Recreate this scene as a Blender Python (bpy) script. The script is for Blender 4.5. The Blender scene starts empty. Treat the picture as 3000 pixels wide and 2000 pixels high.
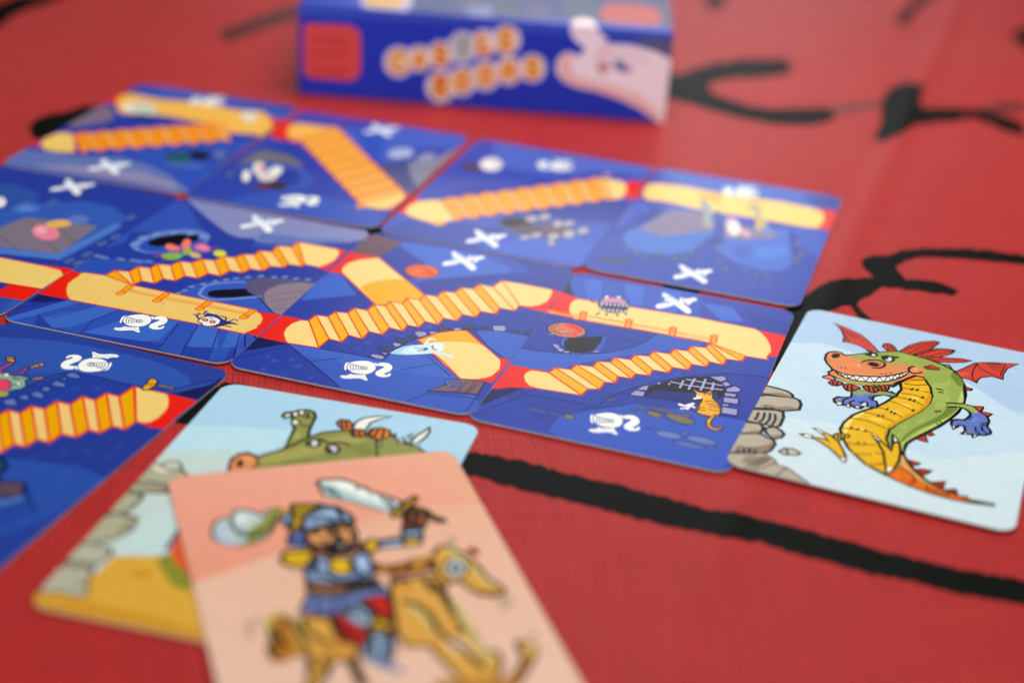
"""A close-up of a card game laid out on a red cloth printed with black ink strokes.
All lengths in metres unless a name says mm.  Print on the cards is built as thin ink shapes."""
import bpy, math, random
from mathutils import Matrix, Vector

scene = bpy.context.scene
COL = scene.collection
random.seed(4)

# ------------------------------------------------------------------ camera
CAM_X = (0.997194, 0.032233, 0.067566)
CAM_Y = (-0.074861, 0.429360, 0.900025)
CAM_FORWARD = (0.000000, 0.902558, -0.430569)
CAM_HEIGHT = 0.16180
LENS = 57.015
cam_data = bpy.data.cameras.new("camera")
cam_data.sensor_width = 36.0
cam_data.lens = LENS
cam_data.clip_start = 0.01
cam_data.clip_end = 50.0
cam_data.dof.use_dof = True
cam_data.dof.focus_distance = 0.366
cam_data.dof.aperture_fstop = 6.2
cam = bpy.data.objects.new("camera", cam_data)
COL.objects.link(cam)
_x, _y, _f = Vector(CAM_X), Vector(CAM_Y), Vector(CAM_FORWARD)
_m = Matrix((_x, _y, -_f)).transposed().to_4x4()
_m.translation = (0.0, 0.0, CAM_HEIGHT)
cam.matrix_world = _m
scene.camera = cam

# ------------------------------------------------------------------ room light
world = bpy.data.worlds.new("World")
scene.world = world
world.use_nodes = True
bg = world.node_tree.nodes["Background"]
bg.inputs["Color"].default_value = (0.86, 0.93, 1.0, 1)
bg.inputs["Strength"].default_value = 0.04


def area(name, loc, target, sx, sy, power, colour):
    d = bpy.data.lights.new(name, 'AREA')
    d.shape = 'RECTANGLE'
    d.size, d.size_y = sx, sy
    d.energy = power
    d.color = colour
    o = bpy.data.objects.new(name, d)
    COL.objects.link(o)
    o.location = loc
    o.rotation_euler = (Vector(target) - Vector(loc)).to_track_quat('-Z', 'Y').to_euler()
    return o


area("window_light", (0.10, 1.95, 0.56), (0.06, 0.50, 0.0), 0.6, 0.26, 3.0, (0.93, 0.96, 1.0))
area("ceiling_light", (0.10, 0.54, 0.52), (0.10, 0.52, 0.0), 0.36, 0.36, 3.25, (1.0, 0.985, 0.96))
area("front_light", (-0.15, -0.75, 0.55), (0.0, 0.55, 0.0), 0.7, 0.4, 9.3, (1.0, 0.985, 0.96))

scene.view_settings.view_transform = 'Standard'
scene.view_settings.look = 'None'
scene.view_settings.gamma = 1.0
scene.view_settings.exposure = 0.0
scene.cycles.use_denoising = True
scene.cycles.max_bounces = 6
scene.cycles.transparent_max_bounces = 32

# ------------------------------------------------------------------ data
BOX_ORIGIN = (-0.01622, 0.51451)
BOX_TURN = -0.02020
BOX_W, BOX_D, BOX_H = 120.87, 95.00, 30.26
CREASE = ((0.1223, 0.5179), (0.0921, 0.4210))
LAYER = 1.2e-6          # thickness of one layer of ink


def lin(h):
    """a display colour, either as hex digits or as three numbers 0-255, made linear"""
    v = [int(q) for q in h.split(',')] if ',' in h else [int(h[i:i + 2], 16) for i in (0, 2, 4)]
    out = []
    for c in v:
        c /= 255.0
        out.append(c / 12.92 if c <= 0.04045 else ((c + 0.055) / 1.055) ** 2.4)
    return out


# ------------------------------------------------------------------ materials
def new_mat(name):
    m = bpy.data.materials.new(name)
    m.use_nodes = True
    nt = m.node_tree
    return m, nt, nt.nodes["Principled BSDF"]


def node(nt, kind, **kw):
    n = nt.nodes.new(kind)
    for k, v in kw.items():
        setattr(n, k, v)
    return n


def math_node(nt, op, a, b=None):
    n = node(nt, 'ShaderNodeMath', operation=op)
    for i, v in enumerate((a, b)):
        if v is None:
            continue
        if isinstance(v, (int, float)):
            n.inputs[i].default_value = v
        else:
            nt.links.new(v, n.inputs[i])
    return n.outputs[0]


def ink_material(name, soft):
    """offset-printed ink under a satin varnish; the colour of each shape is stored on the mesh"""
    m, nt, bsdf = new_mat(name)
    att = node(nt, 'ShaderNodeVertexColor', layer_name="ink")
    geo = node(nt, 'ShaderNodeTexCoord')
    n1 = node(nt, 'ShaderNodeTexNoise')
    n1.inputs["Scale"].default_value = 420.0
    n1.inputs["Detail"].default_value = 3.0
    nt.links.new(geo.outputs["Object"], n1.inputs["Vector"])
    mr = node(nt, 'ShaderNodeMapRange')
    mr.inputs["To Min"].default_value = 0.965
    mr.inputs["To Max"].default_value = 1.035
    mr.inputs["From Min"].default_value = 0.25
    mr.inputs["From Max"].default_value = 0.75
    nt.links.new(n1.outputs["Fac"], mr.inputs["Value"])
    vm = node(nt, 'ShaderNodeVectorMath', operation='SCALE')
    nt.links.new(att.outputs["Color"], vm.inputs[0])
    nt.links.new(mr.outputs[0], vm.inputs["Scale"])
    nt.links.new(vm.outputs[0], bsdf.inputs["Base Color"])
    bsdf.inputs["Roughness"].default_value = 0.30
    bsdf.inputs["Specular IOR Level"].default_value = 0.08
    n2 = node(nt, 'ShaderNodeTexNoise')
    n2.inputs["Scale"].default_value = 2600.0
    n2.inputs["Detail"].default_value = 2.0
    nt.links.new(geo.outputs["Object"], n2.inputs["Vector"])
    bp = node(nt, 'ShaderNodeBump')
    bp.inputs["Strength"].default_value = 0.16
    bp.inputs["Distance"].default_value = 0.00012
    nt.links.new(n2.outputs["Fac"], bp.inputs["Height"])
    nt.links.new(bp.outputs[0], bsdf.inputs["Normal"])
    if soft:
        nt.links.new(att.outputs["Alpha"], bsdf.inputs["Alpha"])
    return m


def plain(name, colour, rough=0.6, noise=0.0, scale=300.0):
    m, nt, bsdf = new_mat(name)
    tc = node(nt, 'ShaderNodeTexCoord')
    n = node(nt, 'ShaderNodeTexNoise')
    n.inputs["Scale"].default_value = scale
    n.inputs["Detail"].default_value = 4.0
    nt.links.new(tc.outputs["Object"], n.inputs["Vector"])
    mx = node(nt, 'ShaderNodeMix', data_type='RGBA')
    c = lin(colour)
    mx.inputs[6].default_value = [v * (1 - noise) for v in c] + [1]
    mx.inputs[7].default_value = [min(1, v * (1 + noise)) for v in c] + [1]
    nt.links.new(n.outputs["Fac"], mx.inputs[0])
    nt.links.new(mx.outputs[2], bsdf.inputs["Base Color"])
    bsdf.inputs["Roughness"].default_value = rough
    return m


def cloth_material(name, c0, c1, spec, sheen):
    """plain-weave polyester: warp and weft give both the relief and a slight change of tone"""
    m, nt, bsdf = new_mat(name)
    tc = node(nt, 'ShaderNodeTexCoord')
    rot = node(nt, 'ShaderNodeMapping')
    rot.inputs["Rotation"].default_value = (0, 0, math.radians(-8))
    nt.links.new(tc.outputs["Object"], rot.inputs["Vector"])
    wob = node(nt, 'ShaderNodeTexNoise')
    wob.inputs["Scale"].default_value = 30.0
    nt.links.new(rot.outputs[0], wob.inputs["Vector"])
    sep = node(nt, 'ShaderNodeSeparateXYZ')
    nt.links.new(rot.outputs[0], sep.inputs[0])
    k = 2 * math.pi / 0.00115
    w = math_node(nt, 'MULTIPLY', wob.outputs["Fac"], 5.0)
    sx = math_node(nt, 'SINE', math_node(nt, 'ADD', math_node(nt, 'MULTIPLY', sep.outputs[0], k), w))
    sy = math_node(nt, 'SINE', math_node(nt, 'ADD', math_node(nt, 'MULTIPLY', sep.outputs[1], k), w))
    weave = math_node(nt, 'ADD', math_node(nt, 'MULTIPLY', math_node(nt, 'MULTIPLY', sx, sy), 0.5), 0.5)
    fib = node(nt, 'ShaderNodeTexNoise')
    fib.inputs["Scale"].default_value = 900.0
    nt.links.new(rot.outputs[0], fib.inputs["Vector"])
    # slubs: single threads a little thicker or paler than their neighbours, along and across
    slub = []
    for s in ((1500.0, 40.0, 1.0), (40.0, 1500.0, 1.0)):
        mp = node(nt, 'ShaderNodeMapping')
        mp.inputs["Scale"].default_value = s
        nt.links.new(rot.outputs[0], mp.inputs["Vector"])
        ns = node(nt, 'ShaderNodeTexNoise')
        ns.inputs["Scale"].default_value = 1.0
        ns.inputs["Detail"].default_value = 1.0
        nt.links.new(mp.outputs[0], ns.inputs["Vector"])
        slub.append(ns.outputs["Fac"])
    threads = math_node(nt, 'MULTIPLY', math_node(nt, 'ADD', slub[0], slub[1]), 0.5)
    threads = math_node(nt, 'ADD', math_node(nt, 'MULTIPLY', math_node(nt, 'SUBTRACT', threads, 0.5), 2.4), 0.5)
    cross = math_node(nt, 'ADD', math_node(nt, 'MULTIPLY', sx, 0.5), 0.5)
    fac = math_node(nt, 'ADD', math_node(nt, 'MULTIPLY', weave, 0.45), math_node(nt, 'MULTIPLY', fib.outputs["Fac"], 0.10))
    fac = math_node(nt, 'ADD', fac, math_node(nt, 'ADD', math_node(nt, 'MULTIPLY', threads, 0.30), math_node(nt, 'MULTIPLY', cross, 0.20)))
    ramp = node(nt, 'ShaderNodeMix', data_type='RGBA')
    ramp.inputs[6].default_value = lin(c0) + [1]
    ramp.inputs[7].default_value = lin(c1) + [1]
    nt.links.new(fac, ramp.inputs[0])
    nt.links.new(ramp.outputs[2], bsdf.inputs["Base Color"])
    bsdf.inputs["Roughness"].default_value = 0.42
    bsdf.inputs["Specular IOR Level"].default_value = spec
    bsdf.inputs["Sheen Weight"].default_value = sheen
    bsdf.inputs["Sheen Roughness"].default_value = 0.30
    bsdf.inputs["Sheen Tint"].default_value = (1.0, 0.72, 0.7, 1.0)
    b1 = node(nt, 'ShaderNodeBump')
    b1.inputs["Strength"].default_value = 1.0
    b1.inputs["Distance"].default_value = 0.00012
    nt.links.new(fac, b1.inputs["Height"])
    wr = node(nt, 'ShaderNodeTexNoise')
    wr.inputs["Scale"].default_value = 9.0
    wr.inputs["Detail"].default_value = 1.0
    nt.links.new(tc.outputs["Object"], wr.inputs["Vector"])
    b2 = node(nt, 'ShaderNodeBump')
    b2.inputs["Strength"].default_value = 0.5
    b2.inputs["Distance"].default_value = 0.006
    nt.links.new(wr.outputs["Fac"], b2.inputs["Height"])
    nt.links.new(b1.outputs[0], b2.inputs["Normal"])
    # a pressed fold running away from the camera
    (ax, ay), (bx, by) = CREASE
    L = math.hypot(bx - ax, by - ay)
    nx_, ny_ = (by - ay) / L, -(bx - ax) / L
    so = node(nt, 'ShaderNodeSeparateXYZ')
    nt.links.new(tc.outputs["Object"], so.inputs[0])
    d = math_node(nt, 'ADD', math_node(nt, 'MULTIPLY', so.outputs[0], nx_), math_node(nt, 'MULTIPLY', so.outputs[1], ny_))
    d = math_node(nt, 'DIVIDE', math_node(nt, 'SUBTRACT', d, ax * nx_ + ay * ny_), 0.005)
    ridge = math_node(nt, 'EXPONENT', math_node(nt, 'MULTIPLY', math_node(nt, 'MULTIPLY', d, d), -1.0))
    b3 = node(nt, 'ShaderNodeBump')
    b3.inputs["Strength"].default_value = 1.0
    b3.inputs["Distance"].default_value = 0.0004
    nt.links.new(ridge, b3.inputs["Height"])
    nt.links.new(b2.outputs[0], b3.inputs["Normal"])
    nt.links.new(b3.outputs[0], bsdf.inputs["Normal"])
    return m


INK = ink_material("printed_ink", False)
INK_SOFT = ink_material("airbrushed_ink", True)
STOCK = plain("card_stock_edge", "b4b0ac", 0.7, 0.3, 900.0)
SHELL = plain("box_board", "1f2c9a", 0.35, 0.06, 60.0)
RED_CLOTH = cloth_material("red_woven_cloth", "560405", "da3835", 0.08, 0.26)
BLACK_CLOTH = cloth_material("black_printed_cloth", "040604", "0e120c", 0.03, 0.0)


# ------------------------------------------------------------------ mesh helpers
def link(name, mesh, parent=None):
    o = bpy.data.objects.new(name, mesh)
    COL.objects.link(o)
    if parent:
        o.parent = parent
    return o


def tag(o, label=None, category=None, group=None, kind=None):
    for k, v in (("label", label), ("category", category), ("group", group), ("kind", kind)):
        if v:
            o[k] = v


def stroke_outline(pts, width, closed):
    """a pen line of constant width as a strip of quads with mitred joints"""
    n = len(pts)
    left, right = [], []
    for i in range(n):
        a = pts[i - 1] if (i > 0 or closed) else None
        b = pts[i]
        c = pts[(i + 1) % n] if (i < n - 1 or closed) else None
        d1 = (b - a).normalized() if a is not None and (b - a).length > 1e-9 else None
        d2 = (c - b).normalized() if c is not None and (c - b).length > 1e-9 else None
        if d1 is None:
            d1 = d2
        if d2 is None:
            d2 = d1
        if d1 is None:
            d1 = d2 = Vector((1, 0))
        n1 = Vector((-d1.y, d1.x))
        n2 = Vector((-d2.y, d2.x))
        m = n1 + n2
        m = m.normalized() if m.length > 1e-6 else n1
        s = min(1.0 / max(m.dot(n1), 0.3), 1.9) * width / 2
        ext = Vector((0, 0))
        if not closed and i == 0:
            ext = -d2 * width * 0.35
        if not closed and i == n - 1:
            ext = d1 * width * 0.35
        left.append(b + m * s + ext)
        right.append(b - m * s + ext)
    return left, right


def coords(text, unit, sep=' '):
    """a run of points: the first as it stands, each later one as a step from the one before"""
    out, x, y = [], 0, 0
    for q in text.split(sep):
        a, b = q.split(',')
        x += float(a)
        y += float(b)
        out.append(Vector((x * unit, y * unit)))
    return out


def run_of(points):
    out, lx, ly = [], 0, 0
    for x, y in points:
        x, y = round(x * 1e5), round(y * 1e5)
        out.append('%d,%d' % (x - lx, y - ly))
        lx, ly = x, y
    return ' '.join(out)


LAID = []


def ink_mesh(text, z0, unit=1e-4):
    """text lines: kind amount colour coordinates (in units).  p polygon, l/c open/closed pen line
    (amount = width in mm), g airbrushed spot (amount = cover)"""
    V, F, C, MI = [], [], [], []
    placed = LAID          # every shape already printed on this face: (box, layer)
    z = z0
    for line in text.strip().split('\n'):
        kind, amount, colour, rest = line.split(' ', 3)
        pts = coords(rest, unit)
        base = len(V)
        k = kind[0]
        pad = float(amount) * 0.0006 if k in 'lc' else 0.0
        x0, x1 = min(v.x for v in pts) - pad, max(v.x for v in pts) + pad
        y0, y1 = min(v.y for v in pts) - pad, max(v.y for v in pts) + pad
        layer = 1 + max([q[4] for q in placed if q[0] < x1 and q[1] > x0 and q[2] < y1 and q[3] > y0], default=0)
        placed.append((x0, x1, y0, y1, layer))
        z = z0 + layer * LAYER
        if '@' in colour:
            cols, ax = colour.split('@')
            c0, c1 = [lin(c) for c in cols.split('>')]
        if k == 'p':
            if '>' in colour:
                a, b = coords(ax, unit, ';')
                d = b - a
                for v in pts:
                    t = max(0.0, min(1.0, (v - a).dot(d) / d.length_squared))
                    C.append([c0[i] * (1 - t) + c1[i] * t for i in range(3)] + [1])
            else:
                c = lin(colour) + [1]
                C += [c] * len(pts)
            V += [(v.x, v.y, z) for v in pts]
            F.append(list(range(base, base + len(pts))))
            MI.append(0)
        elif k in 'lc':
            L, R = stroke_outline(pts, float(amount) * 0.001, k == 'c')
            n = len(pts)
            V += [(v.x, v.y, z) for v in L] + [(v.x, v.y, z) for v in R]
            C += [lin(colour) + [1]] * (2 * n)
            for i in range(n if k == 'c' else n - 1):
                j = (i + 1) % n
                F.append([base + i, base + n + i, base + n + j, base + j])
                MI.append(0)
        elif k == 'g':
            al = float(amount)
            c = lin(colour)
            n = len(pts)
            mid = sum(pts, Vector((0, 0))) / n
            # a translucent film is crossed twice by the light, so its opacity is the root of the wanted cover
            t0 = 1 - math.sqrt(1 - al)
            V.append((mid.x, mid.y, z))
            C.append([v * (2 - t0) for v in c] + [t0])
            for f, a in ((0.35, t0 * 0.8), (0.7, t0 * 0.28), (1.0, 0.0)):
                for v in pts:
                    w = mid + (v - mid) * f
                    V.append((w.x, w.y, z))
                    C.append([v * (2 - a) for v in c] + [a])
            for i in range(n):
                j = (i + 1) % n
                F.append([base, base + 1 + i, base + 1 + j])
                MI.append(1)
                for r in range(2):
                    o = base + 1 + r * n
                    F.append([o + i, o + n + i, o + n + j, o + j])
                    MI.append(1)
    me = bpy.data.meshes.new("ink")
    me.from_pydata(V, [], F)
    att = me.color_attributes.new(name="ink", type='FLOAT_COLOR', domain='POINT')
    flat = []
    for c in C:
        flat += c
    att.data.foreach_set("color", flat)
    me.materials.append(INK)
    me.materials.append(INK_SOFT)
    me.polygons.foreach_set("material_index", MI)
    # all ink faces look up
    for p in me.polygons:
        if p.normal.z < 0:
            p.flip()
    me.update()
    return me


def rounded(w, h, r, seg=7):
    pts = []
    for cx, cy, a0 in ((w / 2 - r, h / 2 - r, 0), (-w / 2 + r, h / 2 - r, 90),
                       (-w / 2 + r, -h / 2 + r, 180), (w / 2 - r, -h / 2 + r, 270)):
        for k in range(seg):
            a = math.radians(a0 + 90 * k / (seg - 1))
            pts.append((cx + r * math.cos(a), cy + r * math.sin(a)))
    return pts


def stock_mesh(w, h, t, r):
    """die-cut card board, its top edge slightly rounded over by the punch"""
    V, F = [], []
    rings = ((0.0, -t), (0.0, -0.10e-3), (0.05e-3, -0.02e-3), (0.12e-3, 0.0))
    n = None
    for inset, z in rings:
        ring = rounded(w - 2 * inset, h - 2 * inset, r)
        n = len(ring)
        V += [(x, y, z) for x, y in ring]
    for k in range(len(rings) - 1):
        for i in range(n):
            j = (i + 1) % n
            F.append([k * n + i, k * n + j, (k + 1) * n + j, (k + 1) * n + i])
    F.append(list(range((len(rings) - 1) * n, len(rings) * n)))
    F.append(list(range(n - 1, -1, -1)))
    me = bpy.data.meshes.new("card_stock")
    me.from_pydata(V, [], F)
    me.materials.append(STOCK)
    me.update()
    return me


# ------------------------------------------------------------------ the drawings (mm, from each card's centre)
CARDS = [
 dict(unit=1e-4, name='path_card', label='blue path card at the far left of the back row, stairs meeting a walkway', x=-0.11043, y=0.46418, z=0.00060, turn=-0.22278, lean=(-0.003, 0.002), w=55.55, h=86.63, base='39,63,162', art=[
   ('floor_print', """
p 0 37,60,160 -256,-432 -11,858 14,8 9,1 359,0 164,-29 1,-805 -2,-9 -3,-9 -2,-2 -201,-16 -325,1
p 0 52,87,180 -251,334 49,101 58,0 285,-30 139,-38 0,-15 -34,-69 -121,26 -274,-13
p 0 124,106,128 -280,147 6,23 45,-15 41,-88 -6,-85 -48,-46 -38,10
p 0 36,57,156 -280,-80 33,25 62,88 137,92 97,24 55,-42 -189,-128 -128,-97 -67,24
p 0 94,114,176 -276,-414 -4,42 0,69 54,17 100,6 114,44 97,-25 90,-47 104,-92 0,-5 -27,-29 -5,0 -200,17 -162,-9 -155,3 -5,6
p 0 138,134,172 -194,-404 107,51 186,29 120,-41 35,-41 -116,3 -161,-8
p 0 47,77,176 -57,-215 114,119 217,183 6,26 -1,-513 -83,82 -137,76
p 0 43,76,180 183,-254 78,88 19,-2 0,-224 -69,71
"""),
   ('walkway_print', """
p 0 232,28,12 -280,314 34,10 -8,-119 -26,-5
p 0 232,28,12 -280,-123 2,7 -2,-1 0,-141 23,-11 -23,48
p 0 232,28,12 224,285 56,5 0,-132 -24,23
p 0 240,184,80 -261,226 -12,52 15,46 104,-18 121,23 153,-10 69,22 54,-59 32,-68 5,-17 0,-87 -22,15 -78,-27 -116,59 -131,6 -127,-39
l 0.39 240,106,32 -261,226 -12,52 15,46 104,-18 121,23 153,-10 69,22 54,-59 32,-68 4,-14
l 0.39 240,106,32 279,111 -21,14 -78,-27 -116,59 -131,6 -127,-39 -67,102
"""),
   ('staircase_print', """
p 0 240,200,104 -264,-241 -13,59 8,48 18,20 32,-7 76,-135 -35,-18 -47,-1
c 0.39 240,106,32 -264,-241 -13,59 8,48 18,20 32,-7 76,-135 -35,-18 -47,-1
p 0 240,144,24 -219,-121 16,37 92,-127 -11,-46
p 0 240,168,74 -203,-84 26,-1 96,-138 -30,12
p 0 240,144,24 -177,-85 13,35 91,-128 -8,-45
p 0 240,168,74 -164,-50 29,1 95,-140 -33,11
p 0 240,144,24 -135,-49 14,36 90,-131 -9,-45
p 0 240,168,74 -121,-13 30,2 95,-141 -35,8
p 0 240,144,24 -91,-11 15,36 89,-131 -9,-46
p 0 240,168,74 -76,25 28,1 94,-143 -33,11
p 0 240,144,24 -48,26 15,37 89,-134 -10,-46
p 0 240,168,74 -33,63 28,0 94,-145 -33,11
p 0 240,144,24 -5,63 15,37 88,-135 -9,-47
p 0 240,168,74 10,100 26,-2 93,-146 -31,13
p 0 240,144,24 36,98 16,38 87,-137 -10,-47
p 0 240,168,74 52,136 23,-4 92,-148 -28,15
p 0 240,144,24 75,132 18,40 87,-139 -13,-49
p 0 240,168,74 93,172 34,5 91,-151 -38,7
l 0.42 226,52,26 -219,-121 16,37 26,-1 13,35 29,1 14,36 30,2 15,36 28,1 15,37 28,0 15,37 26,-2 16,38 23,-4 18,40 34,5
l 0.42 226,52,26 -122,-257 11,46 30,-12 8,45 33,-11 9,45 35,-8 9,46 33,-11 10,46 33,-11 9,47 31,-13 10,47 28,-15 13,49 38,-7
l 0.31 226,52,26 -219,-121 97,-136
l 0.31 226,52,26 -203,-84 92,-127
l 0.31 226,52,26 -177,-85 96,-138
l 0.31 226,52,26 -164,-50 91,-128
l 0.31 226,52,26 -135,-49 95,-140
l 0.31 226,52,26 -121,-13 90,-131
l 0.31 226,52,26 -91,-11 95,-141
l 0.31 226,52,26 -76,25 89,-131
l 0.31 226,52,26 -48,26 94,-143
l 0.31 226,52,26 -33,63 89,-134
l 0.31 226,52,26 -5,63 94,-145
l 0.31 226,52,26 10,100 88,-135
l 0.31 226,52,26 36,98 93,-146
l 0.31 226,52,26 52,136 87,-137
l 0.31 226,52,26 75,132 92,-148
l 0.31 226,52,26 93,172 87,-139
l 0.31 226,52,26 127,177 91,-151
"""),
   ('pit_print', """
p 0 43,68,154 280,-116 -14,-22 -28,-21 -36,-15 -39,-7 -37,1 -29,11 -17,17 -1,22 14,24 27,21 37,16 40,7 38,-2 29,-10 16,-18
p 0 28,88,96 175,-156 4,-16 -2,-16 -7,-13 -11,-9 -14,-3 -15,3 -13,9 -9,13 -5,16 2,16 7,13 11,9 15,4 14,-3 13,-9
p 0 8,15,32 216,-122 3,-14 -2,-12 -6,-9 -10,-5 -13,0 -12,4 -11,9 -8,13 -3,13 2,12 6,10 10,5 13,0 12,-5 11,-9
p 0 89,110,176 253,-87 5,-14 1,-13 -2,-10 -5,-6 -8,0 -9,5 -8,9 -8,13 -4,14 -2,13 2,10 6,6 8,1 8,-5 9,-10
p 0 75,102,176 241,-213 -1,-8 -9,-9 -16,-8 -21,-5 -22,-3 -20,1 -15,4 -7,7 1,9 9,9 16,8 21,5 22,3 20,-1 15,-5
"""),
   ('creature_print', """
p 0 232,228,208 -139,189 5,-19 -2,-15 -9,-10 -14,-3 -18,5 -18,12 -16,16 -11,20 -6,19 2,16 9,10 15,2 17,-4 19,-12 16,-17
p 0 200,204,184 -99,190 6,-22 -3,-18 -10,-10 -15,-2 -20,7 -21,15 -18,21 -13,23 -6,23 2,18 10,11 16,2 20,-8 21,-15 18,-22
p 0 35,45,80 -83,136 1,-9 -5,-10 -10,-8 -14,-6 -16,-3 -14,1 -12,4 -6,8 -1,9 5,9 10,9 14,6 15,2 15,0 11,-5
"""),
   ('skull_print', """
p 0 224,216,200 199,272 5,-19 1,-16 -4,-12 -9,-4 -10,4 -13,11 -11,16 -9,19 -6,20 -1,16 4,12 9,4 11,-4 12,-11 12,-16
"""),
   ('lamp_print', """
p 0 240,184,80 -216,262 3,-9 1,-10 -2,-11 -3,-8 -6,-6 -6,-3 -7,3 -5,5 -3,9 -1,11 2,10 3,9 6,6 7,2 6,-2
"""),
   ('crossed_swords_emblem', """
p 0 244,246,250 -44,-280 3,4 5,-1 53,-42 22,-24 7,-14 0,-7 -5,-8 -5,1 -53,49 -4,2 -5,-6 -1,1 -4,5 2,10 -14,18 -2,8
p 0 244,246,250 -41,-368 -2,10 7,12 17,16 17,10 4,5 4,10 -4,11 3,11 10,-5 19,17 4,0 6,-8 -1,-7 -9,-14 0,-15 -2,-5 -2,0 -7,7 -4,1 -14,-16 -27,-39 -11,-8 -3,-1 -4,4
l 0.16 91,127,207 -28,-292 28,-25 30,-35
l 0.14 91,127,207 -33,-360 28,30
l 0.2 39,66,166 8,-289 11,-22
l 0.2 39,66,166 -30,-308 6,18
"""),
   ('knight_helmet_emblem', """
p 0 248,250,240 40,348 -5,-9 -14,-11 -9,-4 -10,-1 -9,4 -8,8 -6,11 -2,17 3,11 7,8 10,6 16,1 8,-3 13,-11 3,-5 3,-15
p 0 248,250,240 48,347 -2,-1 -6,2 -3,21 -5,13 3,3 4,-3 5,-13 4,-19
l 0.2 33,50,140 47,349 -21,3 -21,3
l 0.18 33,50,140 42,350 -3,15 -6,18
l 0.17 33,50,140 32,384 -29,-19
l 0.17 33,50,140 33,354 -1,11 -6,10
l 0.17 33,50,140 28,354 -2,10 -5,9
l 0.17 33,50,140 21,355 -1,8 -5,6
l 0.17 33,50,140 15,355 -1,7 -3,4
p 0 33,50,140 -6,356 0,7 5,4 6,-1 5,-6 0,-7 -5,-4 -3,0 -6,4
p 0 248,250,240 -4,357 0,4 4,3 4,-1 3,-4 0,-4 -3,-3 -7,2
p 0 33,50,140 -2,358 2,3 5,-2 -2,-4 -4,2
p 0 248,250,240 19,396 -7,2 -19,-8 -5,-4 -16,24 7,2 10,-4 11,3 12,9 13,3 9,-5 -1,-6 -9,-4 -4,-5
l 0.09 33,50,140 27,414 -10,-3 -11,-9 -9,-3 -10,2 -8,6
p 0 248,250,240 -9,324 -5,-1 -10,12 2,3 9,-7
p 0 248,250,240 -18,326 -6,-9 -12,-3 -11,6 -6,8 -3,10 1,10 6,19 -2,3 -3,0 -5,-13 -4,7 -1,6 7,9 9,4 7,0 7,-4 4,-8 1,-11 -8,-21 1,-5 3,-2 7,3 6,-6
"""),
 ]),
 dict(unit=1e-4, name='path_card', label='blue path card in the back row with long steep orange staircase descending right', x=-0.05534, y=0.44896, z=0.00062, turn=-0.24358, lean=(-0.004, -0.002), w=55.82, h=86.01, base='42,66,166', art=[
   ('floor_print', """
p 0 48,68,164 -259,429 109,3 395,0 9,-1 9,-4 7,-6 6,-7 4,-9 1,-9 0,-792 -1,-9 -4,-9 -11,-12 -520,-4 -15,9 -6,7 -4,9 -1,9 0,792 1,9 4,9 6,7 7,6
p 0 62,70,168 -277,412 317,19 1,-24 -160,-77 -133,3 -29,57 1,15
p 0 62,93,192 -105,313 146,112 236,-13 4,-16 0,-93 -107,-54 -43,-175 -77,25
p 0 50,83,184 -69,332 119,-33 58,-236 -26,8
p 0 75,81,132 112,44 27,56 65,-10 77,-159 0,-69 -8,0 -74,71
p 0 134,134,154 186,113 61,62 31,138 3,-32 0,-362 -49,81
p 0 40,64,164 -281,37 2,25 67,91 356,-382 38,-75 68,-39 26,-71 -6,-7 -7,-6 -9,-4 -22,-1 -513,67
p 0 111,108,116 -241,-235 -16,199 19,52 83,0 64,-54 17,-33 -105,-93 -40,-60
p 0 50,82,180 -128,-353 90,92 217,-17 68,-39 34,-74 -1,-14 -7,-13 -120,2 -310,-16
"""),
   ('stair_ring_print', """
p 0 43,68,154 9,-162 7,-46 -13,-41 -30,-31 -43,-16 -50,1 -49,18 -42,32 -28,43 -9,46 12,43 30,33 45,17 52,-2 51,-19 42,-35
p 0 52,83,184 -4,-163 6,-38 -12,-34 -26,-23 -37,-10 -43,5 -42,18 -35,31 -23,37 -7,40 10,34 27,25 38,11 44,-6 44,-20 35,-32
p 0 40,57,152 -41,-159 6,-33 -7,-30 -19,-23 -27,-12 -33,0 -32,12 -28,23 -19,30 -7,33 6,31 18,24 29,13 33,0 33,-13 28,-24
"""),
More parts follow.
